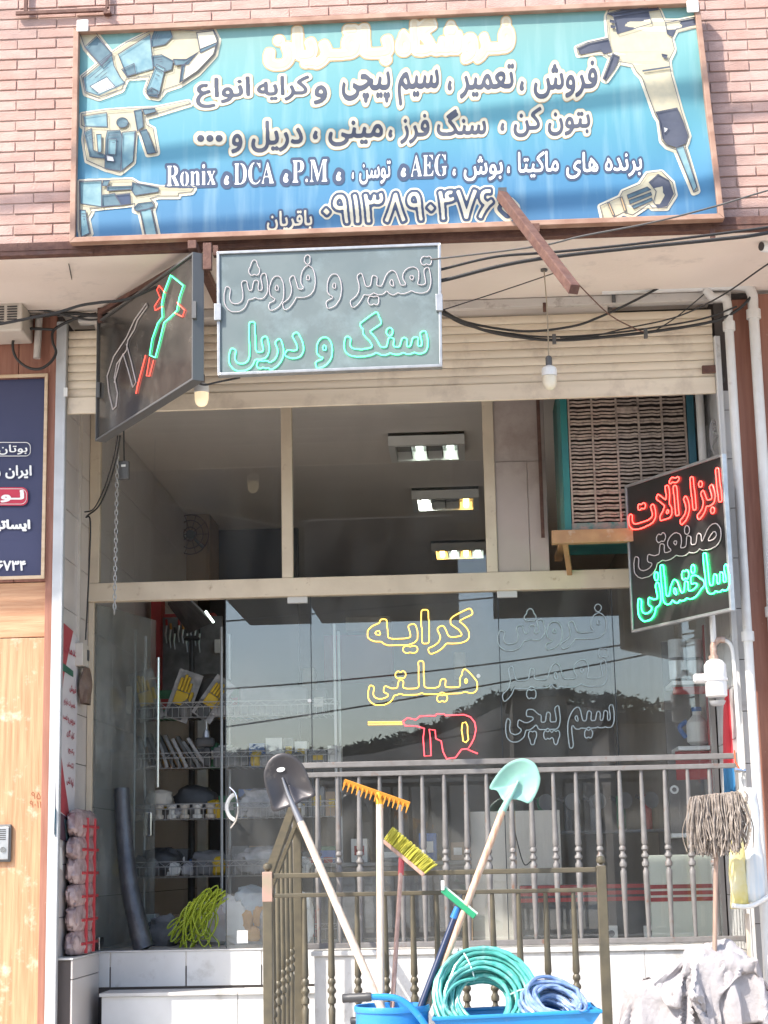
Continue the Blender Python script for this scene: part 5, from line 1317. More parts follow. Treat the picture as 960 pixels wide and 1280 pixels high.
for i in range(11):
    c = at_shelf(177 + i * 8.2, 1, .10); tl = .15 + .05 * i + rr.uniform(-.1, .1); m_ = Matrix.Translation(c) @ Matrix.Rotation(-tl, 4, 'Y')
    item('long_packet', 'long grey packet leaning in the row on the second wire shelf', 'packet', MB().box((-.012, -.03, .0), (.012, .06, .24 + rr.uniform(-.03, .03)), m_), (m_greyg, m_poly, m_black)[i % 3], 'long grey packets leaning on the second shelf', smooth=False, bevel=.004)
c = at_shelf(258, 1, .05); t = thing('hand_drill', 'dark cordless hand drill standing upright at the second shelf end', 'drill', c)
MB().box((c.x - .02, c.y - .02, c.z), (c.x + .03, c.y + .05, c.z + .14)).build('grip', m_black, t, bevel=.012)
MB().box((c.x - .08, c.y - .025, c.z + .14), (c.x + .06, c.y + .05, c.z + .21)).build('motor_body', m_black, t, bevel=.02)
MB().lathe([(.03, 0), (.02, .05), (.008, .055), (.006, .12)], (c.x + .0, c.y, c.z + .21), 12).build('chuck', m_steelg, t)
item('grey_tool_case', 'grey tool case at the right of the second wire shelf', 'case', MB().box((at_shelf(268, 1).x, YR + .05, shelf_z[1] - .10), (at_shelf(300, 1).x, YR + .3, shelf_z[1] + .04)), m_greyg, smooth=False, bevel=.015)
for i in range(6):
    c = at_shelf(183 + i * 16, 2, .08); item('white_spool', 'white jar in the basket of the third wire shelf', 'jar', MB().lathe([(.034, 0), (.036, .005), (.036, .025), (.022, .03), (.022, .07), (.036, .075), (.036, .10)], c, 14), (m_whiteg, m_vinyl)[i % 2], 'white jars standing in the third shelf basket')
item('sun_hat', 'cream cloth cap lying on the third wire shelf', 'cap', lump(at_shelf(200, 2, .16) + Vector((0, 0, .09)), .09, .08, .06, 11), m_vinyl)
item('dark_sack', 'dark sack sagging on the third shelf, right side', 'bag', lump(at_shelf(245, 2, .28), .15, .08, .12, 21), m_black)
item('dark_sack', 'black plastic sack on the fourth wire shelf, left side', 'bag', lump(at_shelf(205, 3, .22), .13, .1, .10, 31), m_black)
item('plastic_bag', 'clear plastic packets heaped on the right of the fourth shelf', 'plastic bag', lump(at_shelf(335, 3, .14), .2, .1, .09, 41, amp=.4), m_poly)
item('dark_sack', 'dark grey folded sack in the centre of the fourth shelf', 'bag', lump(at_shelf(262, 3, .2), .12, .08, .09, 44), m_greyg)
item('plastic_bag', 'crumpled clear packet on the third shelf behind the glass', 'plastic bag', lump(at_shelf(330, 2, .14), .16, .1, .10, 47, amp=.4), m_poly)
item('grey_tool_case', 'long dark case on the top shelf behind the glass', 'case', MB().box((at_shelf(300, 0).x, YR + .05, shelf_z[0] - .10), (at_shelf(385, 0).x, YR + .3, shelf_z[0] + .10)), m_greyg, smooth=False, bevel=.015)
# small cartons packed along the back of every shelf
rc = random.Random(21); order = ('top', 'second', 'third', 'fourth', 'lowest')
for k in range(5):
    x = xa + .03
    while x < xb - .08:
        w_ = rc.uniform(.07, .15); h = rc.uniform(.10, .22); mt = rc.choice((m_greyg, m_black, m_greyg, m_whiteg, m_redg, m_blueg, m_tan, m_greeng)); c = Vector((x + w_ / 2, YR + .34, shelf_z[k] - .10))
        cn_ = {m_greyg.name: 'grey', m_black.name: 'black', m_whiteg.name: 'white', m_redg.name: 'red', m_blueg.name: 'blue', m_tan.name: 'tan', m_greeng.name: 'green'}[mt.name]; sd_ = ('far left', 'left', 'middle', 'right', 'far right')[min(4, int((x - xa) / (xb - xa) * 5))]
        t = thing('stock_carton', 'small %s carton at the back of the %s wire shelf, %s' % (cn_, order[k], sd_), 'carton', c, 'cartons at the back of the wire shelves')
        MB().box((x, YR + .26, c.z), (x + w_ - .008, YR + .40, c.z + h)).build('box_body', mt, t, bevel=.003)
        MB().box((x + w_ * .2, YR + .2575, c.z + h * .35), (x + w_ * .75, YR + .2595, c.z + h * .7)).build('label_patch', rc.choice((m_whiteg, m_yel2, m_redg)), t)
        x += w_
# loose packets and bags that fill the shelves
mats_ = (m_poly, m_greyg, m_whiteg, m_black, m_yel2, m_poly, m_greyg)
names_ = ('clear plastic', 'grey paper', 'off-white', 'black', 'yellow')
for k, row_ in enumerate(((182, 196, 232, 262, 279, 296, 322, 350), (305, 318, 334, 352, 370), (196, 222, 246, 268, 300, 318, 352, 372), (178, 192, 216, 236, 256, 276, 300, 322, 352, 374), (176, 192, 210, 230, 300, 330, 362))):
    for i, px_ in enumerate(row_):
        c = at_shelf(px_ + rc.uniform(-3, 3), k, rc.uniform(.06, .2)); mt = mats_[(i * 3 + k) % 7]
        item('stock_packet', 'small %s packet lying loose on the %s wire shelf, %s' % ({m_poly.name: 'clear', m_greyg.name: 'grey', m_whiteg.name: 'white', m_black.name: 'black', m_yel2.name: 'yellow'}[mt.name], order[k], ('far left', 'left', 'middle', 'right of middle', 'right', 'far right')[min(5, int((px_ - 170) / 36))]), 'packet', lump(c, rc.uniform(.035, .065), rc.uniform(.03, .05), rc.uniform(.035, .075), i * 7 + k * 31, amp=.28, rings=8, segs=14), mt, 'loose packets on the wire shelves')
for i, (px_, y_) in enumerate(((206, 1.55), (292, 1.6), (344, 1.55), (372, 1.6))):
    item('floor_sack', ('grey sack on the floor under the lowest wire shelf, far left', 'pale sack on the floor behind the orange gloves', 'clear sack on the floor right of the orange gloves', 'white sack on the floor behind the olive railing')[i], 'sack', lump(Vector((P(px_, 1180, y_).x, y_, ZF)), .10, .08, (.10, .16, .13, .17)[i], 90 + i * 3, amp=.3), (m_greyg, m_whiteg, m_poly, m_whiteg)[i])
# bottom: orange gloves in a bag, pale bag, yellow-green rope
c = at_shelf(318, 4, -.16); c.z = ZF
t = thing('glove_bag', 'bag of orange gloves in clear bluish plastic low behind the glass', 'bag', c)
for dx, w_, h, z in ((-.06, .045, .13, .10), (.035, .04, .14, .12), (-.01, .05, .1, .02)): lump(c + Vector((dx, -.04, z)), w_, .03, h / 2, dx * 50, amp=.25).build('orange_glove', m_or2, t, smooth=True)
lump(c + Vector((.02, .05, 0)), .2, .08, .19, 77, amp=.3).build('plastic_wrap', M('bluish_plastic', (.36, .42, .46), .3, col2=(.25, .28, .31), scale=10, bump=.4, bscale=20), t, smooth=True)
item('pale_sack', 'crumpled pink and white sack beside the yellow-green rope', 'bag', lump(Vector((P(262, 1160, 1.55).x, 1.55, ZF)), .11, .07, .15, 55, amp=.3), M('pinkish_sack', (.52, .44, .41), .5, col2=(.60, .57, .56), scale=9))
mb = MB(); rp = random.Random(12)
top = P(262, 1118, 1.25); pts = []
for i in range(30):
    px_top = rp.uniform(236, 287); py_top = 1104 + abs(px_top - 268) * .75 + rp.uniform(-3, 10); pxb = rp.uniform(218, 268) - (8 if i % 3 else 0); pyb = rp.uniform(1150, 1189)
    yy = 1.18 + rp.uniform(0, .12)
    pts += [P(px_top, py_top, yy), P((px_top + pxb) / 2 - rp.uniform(0, 14), (py_top + pyb) / 2, yy - .03), P(pxb, pyb, yy - .02), P(pxb + rp.uniform(4, 12), pyb - 10, yy), P((px_top + pxb) / 2 + rp.uniform(0, 12), (py_top + pyb) / 2, yy + .02)]
mb.tube(arc(pts, 5), .0055, 5)
item('rope_bundle', 'tangled yellow-green rope bundle hanging inside the open door', 'rope', mb, M('lime_rope', (.42, .50, .035), .5, col2=(.34, .42, .03), scale=30))
# flexible duct leaning by the lock
m_duct = M('foil_duct', (.13, .135, .15), .38, metal=.6, col2=(.08, .085, .10), scale=8, bump=.5, bscale=60)
pts = arc([P(152, 985, 1.10), P(155, 1040, 1.10), P(161, 1100, 1.06), P(171, 1150, 1.03), P(180, 1188, 1.02)], 12); pts[-1].z = ZF
item('flexible_duct', 'silvery flexible duct standing bent behind the open door', 'duct', MB().tube(pts, [.050 + (.003 if i % 2 else 0) + .02 * i / len(pts) for i in range(len(pts))], 14), m_duct)
# pegboard with hand tools
YPB = 3.0
lo, hi = pbox(196, 778, 262, 868, YPB, YPB + .05)
pbd = thing('tool_board', 'dark board hung with pliers and spanners, framed in red, inside', 'tool board', ((lo[0] + hi[0]) / 2, YPB, lo[2]))
MB().box(lo, (hi[0] + .1, hi[1], hi[2] + .05)).build('board', m_greyg, pbd)
for k_ in range(9):
    q = P(208 + k_ * 5.2, 782 + (k_ % 3) * 5, YPB - .02); l_ = rr.uniform(.10, .17)
    MB().tube([q, q - Vector((.008, 0, l_ * .5)), q - Vector((-.002, 0, l_))], [.010, .008, .005], 6).build('tool_shank', m_steelg, pbd)
    MB().tube([q + Vector((0, 0, .05)), q + Vector((.004, 0, .002))], .010, 6).build('tool_grip', (m_redg, m_or2, m_black)[k_ % 3], pbd)
lo, hi = pbox(188, 744, 201, 872, YPB - .1, YPB + .1)
MB().box(lo, hi).build('red_upright', m_redg, pbd)
lo, hi = pbox(202, 766, 268, 792, YPB + .06, YPB + .2); MB().box(lo, hi).build('red_header', m_redg, pbd)
a, b = P(215, 752, 2.2), P(262, 775, 2.5)
ca_ = thing('glass_canopy', 'tilted grey shelf board with a fluorescent reflection at its edge, made as a glowing strip', 'shelf', (a + b) / 2)
MB().slab([P(210, 756, 2.9), P(232, 746, 2.3), P(266, 778, 2.3), P(236, 792, 2.9)], (0, 0, 1), .02).build('board', m_greyg, ca_)
MB().tube([P(257, 764, 2.28), P(267, 778, 2.28)], .009, 6).build('glow_strip', m_tubed, ca_)  # no lamp here: a glowing strip drawn in place of a fluorescent reflection
lo, hi = pbox(247, 785, 258, 840, YPB + .2, YPB + .3); item('pale_door_panel', 'pale upright panel right of the tool board', 'panel', MB().box((lo[0], lo[1], ZF), hi), m_whiteg, smooth=False)
q = P(240, 800, 2.6); t = thing('floor_stand', 'dark round-topped stand before the tool board', 'stand', (q.x, 2.6, ZF))
MB().lathe([(.06, 0), (.065, .01), (.05, .03)], q, 16).build('round_top', m_black, t); MB().tube([q, (q.x, 2.6, ZF)], [.02, .03], 10).build('column', m_black, t)
lo, hi = pbox(268, 799, 278, 816, 2.9, 2.95); item('small_box', 'small pale box on the wall above the rack', 'box', MB().box(lo, hi), m_whiteg, smooth=False, bevel=.004)
q = P(161, 875, 1.8); item('strip_switch', 'cream strip switch fixed to the wall behind the pull bar', 'switch', MB().box((q.x - .02, 1.8, q.z - .10), (q.x + .02, 1.85, q.z + .10)), m_vinyl, smooth=False, bevel=.004)

# ---- right-hand side
YK = 1.06
m_sh = M('white_shelf', (.78, .78, .78), .4)
sr = thing('wall_shelf_unit', 'red-framed shelf unit with white shelves behind the right-hand glass', 'shelf unit', (P(875, 900, YK).x, YK, ZF))
for (x0_, y0_, x1_, y1_, mt, nm) in ((840, 849, 925, 856, m_sh, 'shelf'), (848, 931, 925, 938, m_sh, 'shelf'), (840, 1040, 925, 1047, m_sh, 'shelf')):
    lo, hi = pbox(x0_, y0_, x1_, y1_, YK - .06, YK + .35); hi = (min(hi[0], XR - .035), hi[1], hi[2]); MB().box(lo, hi).build(nm, mt, sr, bevel=.003)
lo, hi = pbox(902, 780, 922, 1180, YK - .05, YK + .02); MB().box((lo[0], lo[1], ZF + .001), (min(hi[0], XR - .036), hi[1], hi[2])).build('red_upright', m_redg, sr)
lo, hi = pbox(842, 857, 905, 868, YK - .03, YK + .0); MB().box(lo, (lo[0] + .28, hi[1], hi[2])).build('red_strip', m_redg, sr)
lo, hi = pbox(846, 938, 900, 975, YK + .0, YK + .02); MB().box(lo, hi).build('red_panel', m_redg, sr)
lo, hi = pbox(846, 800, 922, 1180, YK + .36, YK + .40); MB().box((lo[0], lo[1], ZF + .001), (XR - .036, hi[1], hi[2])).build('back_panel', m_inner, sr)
def q3_(px, py, dy=.1): return P(px, py, YK + dy)
for i, (x, w_) in enumerate(((848, 22), (869, 21), (889, 16))):
    q = q3_(x, 849, .05); r_ = w_ * mpp(YK) / 2
    rl = thing('fabric_roll', ('leftmost', 'middle', 'rightmost')[i] + ' of three pale rolls standing on the white shelf', 'roll', q)
    MB().lathe([(r_, .0), (r_, .27), (r_ * .5, .272)], q, 18).build('roll_body', M('pale_roll', (.74, .77, .77), .5, col2=(.64, .67, .67), scale=20), rl, smooth=True)
    MB().lathe([(r_ * 1.02, .125), (r_ * 1.02, .145)], q, 18).build('band', m_greyg, rl)
q = q3_(873, 931, .06); t = thing('water_jug', 'white and blue plastic jug on the lower white shelf', 'jug', q)
MB().lathe([(.05, 0), (.075, .02), (.075, .15), (.03, .20), (.03, .23)], q, 16).build('bottle', m_whiteg, t, smooth=True)
MB().lathe([(.034, .225), (.034, .255)], q, 12).build('cap', m_blueg, t); MB().tube(arc([q + Vector((-.07, 0, .16)), q + Vector((-.12, 0, .12)), q + Vector((-.08, 0, .05))], 5), .016, 8).build('handle', m_blueg, t)
q = q3_(897, 931, .06); item('white_cup', 'white cup beside the jug on the lower shelf', 'cup', MB().lathe([(.03, 0), (.045, .10), (.04, .10)], q, 14), m_whiteg)
# long red-striped boxes and pale panels on the floor
YL = .98
for i, (x0_, y0_, x1_, y1_, l_) in enumerate(((816, 1068, 868, 1178, 'tall pale greenish panel with red stripes, left one of two by the mop'), (869, 1068, 922, 1178, 'tall pale greenish panel with red stripes, right one of two by the mop'))):
    lo, hi = pbox(x0_, y0_, x1_, y1_, YL, YL + .08); t = thing('striped_carton', l_, 'panel', ((lo[0] + hi[0]) / 2, YL, ZF)); hi = (min(hi[0], XR - .035), hi[1], hi[2])
    MB().box((lo[0], YL, ZF + .001), hi).build('panel', M('pale_panel', (.74, .76, .66), .5, col2=(.68, .70, .61), scale=2), t, bevel=.004)
    for r_ in (1108, 1116, 1124): z = P(850, r_, YL).z; MB().box((lo[0], YL - .004, z - .013), (hi[0], YL - .001, z + .013)).build('red_stripe', m_redg, t)
t = thing('red_rail', 'low dark case with three red stripes behind the grey railing', 'case', (P(745, 1100, YL).x, YL, ZF))
lo, hi = pbox(652, 1104, 815, 1178, YL + .1, YL + .4); MB().box((lo[0], lo[1], ZF + .001), hi).build('case_body', m_black, t, bevel=.01)
for r_ in (1108, 1116, 1124): z = P(750, r_, YL + .1).z; MB().box((lo[0], YL + .094, z - .013), (hi[0], YL + .099, z + .013)).build('red_stripe', m_redg, t)
lo, hi = pbox(592, 1012, 700, 1180, 1.25, 1.32); t = thing('display_board', 'tall cream board with a brown edge standing behind the glass', 'board', ((lo[0] + hi[0]) / 2, 1.65, ZF))
MB().box((lo[0], 1.6, ZF + .001), hi).build('panel', M('cream_board', (.72, .66, .58), .5, col2=(.62, .56, .49), scale=2), t, bevel=.004)
MB().box((lo[0] - .02, 1.245, ZF + .001), (lo[0] - .002, 1.32, hi[2] + .02)).build('brown_edge', m_tan, t); MB().box((lo[0] + .30, 1.245, ZF + .01), (lo[0] + .31, 1.249, hi[2])).build('seam', m_tan, t)
for i, (x0_, x1_) in enumerate(((757, 772), (806, 828))):
    lo, hi = pbox(x0_, 1157, x1_, 1178, 1.0, 1.06); t = thing('socket_box', ('narrower', 'wider')[i] + ' white socket box on the floor just behind the railing', 'socket box', ((lo[0] + hi[0]) / 2, 1.03, ZF))
    MB().box((lo[0], 1.0, ZF + .001), hi).build('case', m_whiteg, t, bevel=.004)
    MB().lathe([(.022, 0), (.022, .004)], ((lo[0] + hi[0]) / 2, .9995, (ZF + hi[2]) / 2), 14, (0, -1, 0)).build('socket', m_greyg, t)
# counter and piled goods in the middle
lo, hi = pbox(400, 1075, 590, 1180, 2.0, 2.6); ct = thing('shop_counter', 'dark glass-topped counter behind the middle door', 'counter', ((lo[0] + hi[0]) / 2, 2.3, ZF))
MB().box((lo[0], 2.0, ZF + .001), (hi[0], 2.6, hi[2] - .03)).build('cabinet', m_inner, ct, bevel=.006); MB().box((lo[0] - .03, 1.97, hi[2] - .029), (hi[0] + .03, 2.63, hi[2])).build('counter_top', m_greyg, ct, bevel=.004)
for k_ in range(4):
    xx = lo[0] + .04 + k_ * (hi[0] - lo[0]) / 4; MB().box((xx, 1.985, ZF + .08), (xx + (hi[0] - lo[0]) / 4 - .05, 1.998, hi[2] - .06)).build('drawer_front', m_greyg, ct, bevel=.004)
topz = hi[2]; cx = [415, 452, 492, 535, 570]
for i, (x, w_, h, mt, l_) in enumerate(((412, .16, .12, m_greeng, 'green carton on the left end of the counter'), (450, .12, .17, m_whiteg, 'white carton on the counter behind the black shovel'), (490, .18, .10, m_greyg, 'flat grey case on the middle of the counter'), (535, .13, .20, m_blueg, 'dark blue carton near the right of the counter'), (572, .1, .13, m_tan, 'brown carton on the right end of the counter'))):
    x = P(x, 1050, 2.2).x; t = thing('carton', l_, 'carton', (x, 2.2, topz)); MB().box((x - w_ / 2, 2.1, topz + .001), (x + w_ / 2, 2.3, topz + h)).build('box_body', mt, t, bevel=.004)
    MB().box((x - w_ * .3, 2.096, topz + h * .3), (x + w_ * .3, 2.0995, topz + h * .7)).build('label_patch', m_whiteg if mt is not m_whiteg else m_redg, t)
# power tools on a shelf behind the right panes
lo, hi = pbox(655, 1036, 835, 1043, 1.9, 2.3); ts = thing('tool_shelf', 'dark shelf of power tools behind the right-hand panes', 'shelf', ((lo[0] + hi[0]) / 2, 2.1, ZF)); hi = (hi[0], 2.3, hi[2])
MB().box(lo, hi).build('shelf_board', m_greyg, ts)
for x in (lo[0], hi[0] - .03): MB().box((x, 1.9, ZF + .001), (x + .03, 2.3, lo[2] - .001)).build('side', m_inner, ts)
for i in range(5):
    x = P(678 + i * 33, 1030, 2.05).x; z = hi[2] + .001; mt = (m_greeng, m_black, m_greyg, m_greeng, m_redg)[i]
    t = thing('angle_grinder', ('green grinder at the left end', 'black grinder second from the left', 'grey grinder in the middle', 'green grinder second from the right', 'red grinder at the right end')[i] + ' of the tool shelf', 'grinder', (x, 2.05, z))
    MB().lathe([(.03, 0), (.034, .02), (.034, .13), (.028, .17), (.034, .18), (.04, .23), (.02, .25)], (x, 2.05, z), 14).build('motor_body', mt, t, smooth=True)
    MB().lathe([(.06, .0), (.06, .006)], (x + .03, 2.02, z + .21), 20, (.5, -1, 0)).build('disc', m_steelg, t); MB().tube([(x - .02, 2.05, z + .21), (x - .08, 2.03, z + .24)], .014, 8).build('side_handle', m_black, t)
# posters on the far wall; the dim red panel paints in a poster reflection
for i, (x0_, y0_, x1_, y1_, mt, l_) in enumerate(((432, 770, 487, 789, m_whiteg, 'wide pale notice on the far wall above the red panel'), (405, 792, 490, 850, M('dim_red_reflection', (.30, .06, .08), .5), 'dim red panel painted in for a poster reflection, back of the shop'), (568, 815, 582, 845, m_whiteg, 'narrow pale notice on the far wall near the lettering'), (378, 835, 392, 880, m_whiteg, 'small framed pale notice on the far wall, left'))):
    lo, hi = pbox(x0_, y0_, x1_, y1_, 8.6, 8.7); item('wall_notice', l_, 'notice', MB().box(lo, (hi[0], 8.99, hi[2])), mt, smooth=False, bevel=.01)
# stacked bags bound with red tape by the entrance
bs = thing('bag_stack', 'stack of clear bags bound with red tape against the left tiles', 'bags', (XL + .06, .4, ZF))
zt_ = PX(95, 1018, XL + .05).z; n = 6; dz = (zt_ - ZF) / n
for i in range(n): lump(Vector((XL + .054, .50, ZF + i * dz + .001)), .052, .31, dz * (.58 + .05 * (i % 2)), 60 + i, amp=.11, fr=3.5, rings=18, segs=40).build('clear_bag', M('bagged_goods', (.52, .40, .39), .22, col2=(.33, .23, .23), scale=16, bump=.6, bscale=30), bs, smooth=True)
m_tape = M('red_tape', (.50, .05, .06), .35)
for i in range(n): MB().box((XL + .095, .30, ZF + (i + .42) * dz), (XL + .112, .76, ZF + (i + .42) * dz + .018)).build('tape_band', m_tape, bs, bevel=.003)
for y in (.40, .62): MB().box((XL + .1, y, ZF + .01), (XL + .118, y + .022, zt_ - .02)).build('tape_band', m_tape, bs, bevel=.003)
# ================================================================== RAILINGS
m_greyr = M('grey_rail_paint', (.20, .19, .185), .45, col2=(.155, .145, .14), scale=14, dirt=(.17, .09, .06), dscale=19, dlo=.60, dhi=.72, bump=.2)
m_olive = M('olive_bronze_paint', (.125, .105, .068), .45, metal=.2, col2=(.09, .078, .055), scale=14, dirt=(.11, .09, .07), dscale=12, dlo=.58, dhi=.8)
gr = thing('grey_railing', 'grey steel railing with turned balusters on the white base wall', 'railing', (.8, .05, bwz))
Yr = .05
zr1, zr2, zrb = P(650, 951, Yr).z, P(650, 963, Yr).z, P(650, 1179, Yr).z
gx0_, gx1_ = P(372, 1010, Yr).x, P(922, 1010, Yr).x
for z, w_ in ((zr1, .035), (zr2, .03)): MB().box((gx0_, Yr - .018, z - w_ / 2), (gx1_ - .001, Yr + .018, z + w_ / 2)).build('top_rail', m_greyr, gr, bevel=.004)
MB().box((gx0_, Yr - .018, bwz + .012), (gx1_ - .001, Yr + .018, bwz + .045)).build('bottom_rail', m_greyr, gr, bevel=.004)
for x in (gx0_ - .018, gx1_ + .018): MB().box((x - .018, Yr - .02, bwz + .001), (x + .018, Yr + .02, zr1 + .02)).build('end_post', m_greyr, gr, bevel=.004)
def baluster(H, zc, k=1.0):
    """turned bar of height H, bead group centred at zc"""
    p = [(.011, 0), (.013, .05)]
    p += [(.0185 * k, zc - .12), (.020 * k, zc - .085), (.013, zc - .075), (.013, zc - .062), (.022 * k, zc - .055), (.023 * k, zc - .035), (.014, zc - .022), (.014, zc - .010), (.024 * k, zc), (.024 * k, zc + .012), (.014, zc + .024), (.014, zc + .036), (.022 * k, zc + .045), (.021 * k, zc + .06), (.013, zc + .07), (.020 * k, zc + .085), (.0185 * k, zc + .13)]
    p += [(.012, H - .03), (.011, H)]
    return p
zb0 = bwz + .046; Hb = zr2 - .015 - zb0; zc = P(650, 1074, Yr).z - zb0
b0 = MB().lathe(baluster(Hb, zc), (0, 0, 0), 10).build('baluster', m_greyr, gr, origin=(0, 0, 0), smooth=True)
xs = [397, 423, 448, 474, 501, 529, 556, 583, 610, 639, 664, 693, 720, 748, 776, 804, 832, 861, 888]
for i, px in enumerate(xs):
    x = P(px, 1005, Yr).x
    if i == 0: b0.location = Vector((x, Yr, zb0)) - gr.location
    else: again(b0, 'baluster', gr, (x + rr.uniform(-.003, .003), Yr, zb0), rot=(rr.uniform(-.004, .004), rr.uniform(-.006, .006), i * .3))
# olive stair railing in front
YO = -1.6
orl = thing('olive_railing', 'bronze-olive stair railing with ball finials in front of the entrance', 'railing', (.27, YO, .15))
A1, B1 = P(336, 1096, YO), P(752, 1090, YO); zo1 = P(540, 1091, YO).z; zo2 = P(540, 1116, YO).z
xo0, xo1 = P(335, 1150, YO).x, P(754, 1150, YO).x
MB().box((xo0 + .026, YO - .016, zo1 - .013), (xo1 - .026, YO + .016, zo1 + .013)).build('top_rail', m_olive, orl, bevel=.004)
MB().box((xo0 + .026, YO - .014, zo2 - .011), (xo1 - .026, YO + .014, zo2 + .011)).build('second_rail', m_olive, orl, bevel=.004)
MB().box((xo0 + .026, YO - .014, .46), (xo1 - .026, YO + .014, .485)).build('bottom_rail', m_olive, orl, bevel=.004)
m_pinkp = M('faded_pink_paint', (.42, .24, .20), .6, col2=(.30, .24, .17), scale=8)
for i, x in enumerate((xo0, xo1)):
    zt_ = zo1 + .02
    p_ = MB().box((x - .025, YO - .025, .151), (x + .025, YO + .025, zt_)).build('post', m_olive, orl, bevel=.004)
    if i == 0: MB().box((x - .0265, YO - .0265, zo2 - .03), (x + .0265, YO + .0265, zt_ + .002)).build('faded_sleeve', m_pinkp, orl, bevel=.003)
    MB().lathe([(.008, 0), (.010, .006), (.021, .012), (.025, .025), (.021, .038), (.008, .046)], (x, YO, zt_ + .003), 14).build('ball_finial', m_olive, orl, smooth=True)
zb1 = .486; Ho = zo2 - .0115 - zb1; zco = P(540, 1238, YO).z - zb1
o0 = MB().lathe(baluster(Ho, zco, .95), (0, 0, 0), 10).build('baluster', m_olive, orl, origin=(0, 0, 0), smooth=True)
for i, px in enumerate([381, 414, 447, 482, 517, 547, 582, 617, 650, 684, 719]):
    x = P(px, 1180, YO).x
    if i == 0: o0.location = Vector((x, YO, zb1)) - orl.location
    else: again(o0, 'baluster', orl, (x, YO, zb1), rot=(0, 0, i * .4))
# the flight that runs back to the wall
bk = P(366, 1010, -.12)
MB().bar((xo0, YO + .03, zo1), (bk.x, bk.y, bk.z), .05, .03).build('hand_rail', m_olive, orl, bevel=.004)
MB().bar((xo0 + .0, YO + .03, zo2), (bk.x + .01, bk.y, bk.z - .12), .025, .022).build('slope_rail', m_olive, orl, bevel=.003)
MB().box((bk.x - .0, -.14, .151), (bk.x + .05, -.09, bk.z + .0)).build('post', m_olive, orl, bevel=.004)
for k_ in range(5):
    f = (k_ + .8) / 5.6; y = YO + .03 + (bk.y - YO) * f; x = xo0 + (bk.x - xo0) * f; zt_ = zo2 + (bk.z - .12 - zo2) * f - .012; z0_ = .33 + .25 * f
    MB().lathe(baluster(zt_ - z0_, .52, .95), (x, y, z0_), 10).build('baluster', m_olive, orl, smooth=True)
MB().bar((xo0, YO + .03, .32), (bk.x, bk.y, .56), .025, .022).build('slope_rail', m_olive, orl)

# ================================================================== TOOLS FOR SALE
m_palew = M('pale_wood', (.62, .52, .43), .55, col2=(.50, .39, .30), scale=6, stretch=(14, 14, 1), bump=.12, dirt=(.72, .65, .58), dscale=9, dlo=.55, dhi=.8)
m_pinkw = M('pinkish_wood', (.56, .36, .29), .55, col2=(.42, .25, .19), scale=6, stretch=(14, 14, 1), bump=.12)
m_brnw = M('worn_brown_wood', (.40, .28, .22), .6, col2=(.30, .20, .155), scale=6, stretch=(14, 14, 1), bump=.15)
m_blade = M('black_blade', (.050, .047, .052), .38, metal=.4, col2=(.065, .06, .063), scale=9, dirt=(.22, .19, .17), dscale=9, dlo=.60, dhi=.82)
m_gblade = M('mint_blade', (.22, .44, .37), .42, col2=(.27, .49, .42), scale=10, dirt=(.45, .50, .45), dscale=14, dlo=.6, dhi=.8)
def dish(outline, Y, bulge, rings=7, tilt=0.0, keel=0.0, ax=None, yo=0):
    """a hollow blade: outline in photo pixels, dished away from the viewer"""
    n = len(outline); sm = []
    for i in range(n):
        p0, p1, p2, p3 = [outline[(i + k) % n] for k in (-1, 0, 1, 2)]
        for t in (0, .33, .66):
            sm.append(tuple(.5 * ((2 * p1[a]) + (p2[a] - p0[a]) * t + (2 * p0[a] - 5 * p1[a] + 4 * p2[a] - p3[a]) * t * t + (3 * p1[a] - p0[a] - 3 * p2[a] + p3[a]) * t ** 3) for a in (0, 1)))
    cx = sum(p[0] for p in sm) / len(sm); cy = sum(p[1] for p in sm) / len(sm); vs = []; m_ = len(sm)
    for j in range(rings + 1):
        s_ = 1 - j / rings
        for (x, y) in sm:
            px, py = cx + (x - cx) * s_, cy + (y - cy) * s_
            d = bulge * (1 - s_ ** 2) + tilt * (py - cy)
            if keel and ax:
                ux, uy = ax; dd = abs((px - cx) * uy - (py - cy) * ux); d -= keel * math.exp(-(dd / 5.0) ** 2) * max(0, min(1, ((px - cx) * ux + (py - cy) * uy) / 25 + .6))
            vs.append(P(px, py, Y) + Vector((0, d, 0)))
    fs = [(j * m_ + i, j * m_ + (i + 1) % m_, (j + 1) * m_ + (i + 1) % m_, (j + 1) * m_ + i) for j in range(rings) for i in range(m_)]
    return MB().add(vs, fs)
def solid(o, th):
    md = o.modifiers.new('thickness', 'SOLIDIFY'); md.thickness = th; md.offset = 0; return o
def stick(par, p0, Y0, p1, Y1, r0, r1, mat, name='handle', bot=None):
    a, b = P(*p0, Y0), P(*p1, Y1); b2 = a + (b - a) * (bot or 1.0)
    pts = [a.lerp(b2, i / 10) for i in range(11)]
    return MB().tube(pts, [r0 + (r1 - r0) * i / 10 for i in range(11)], 12).build(name, mat, par, smooth=True)
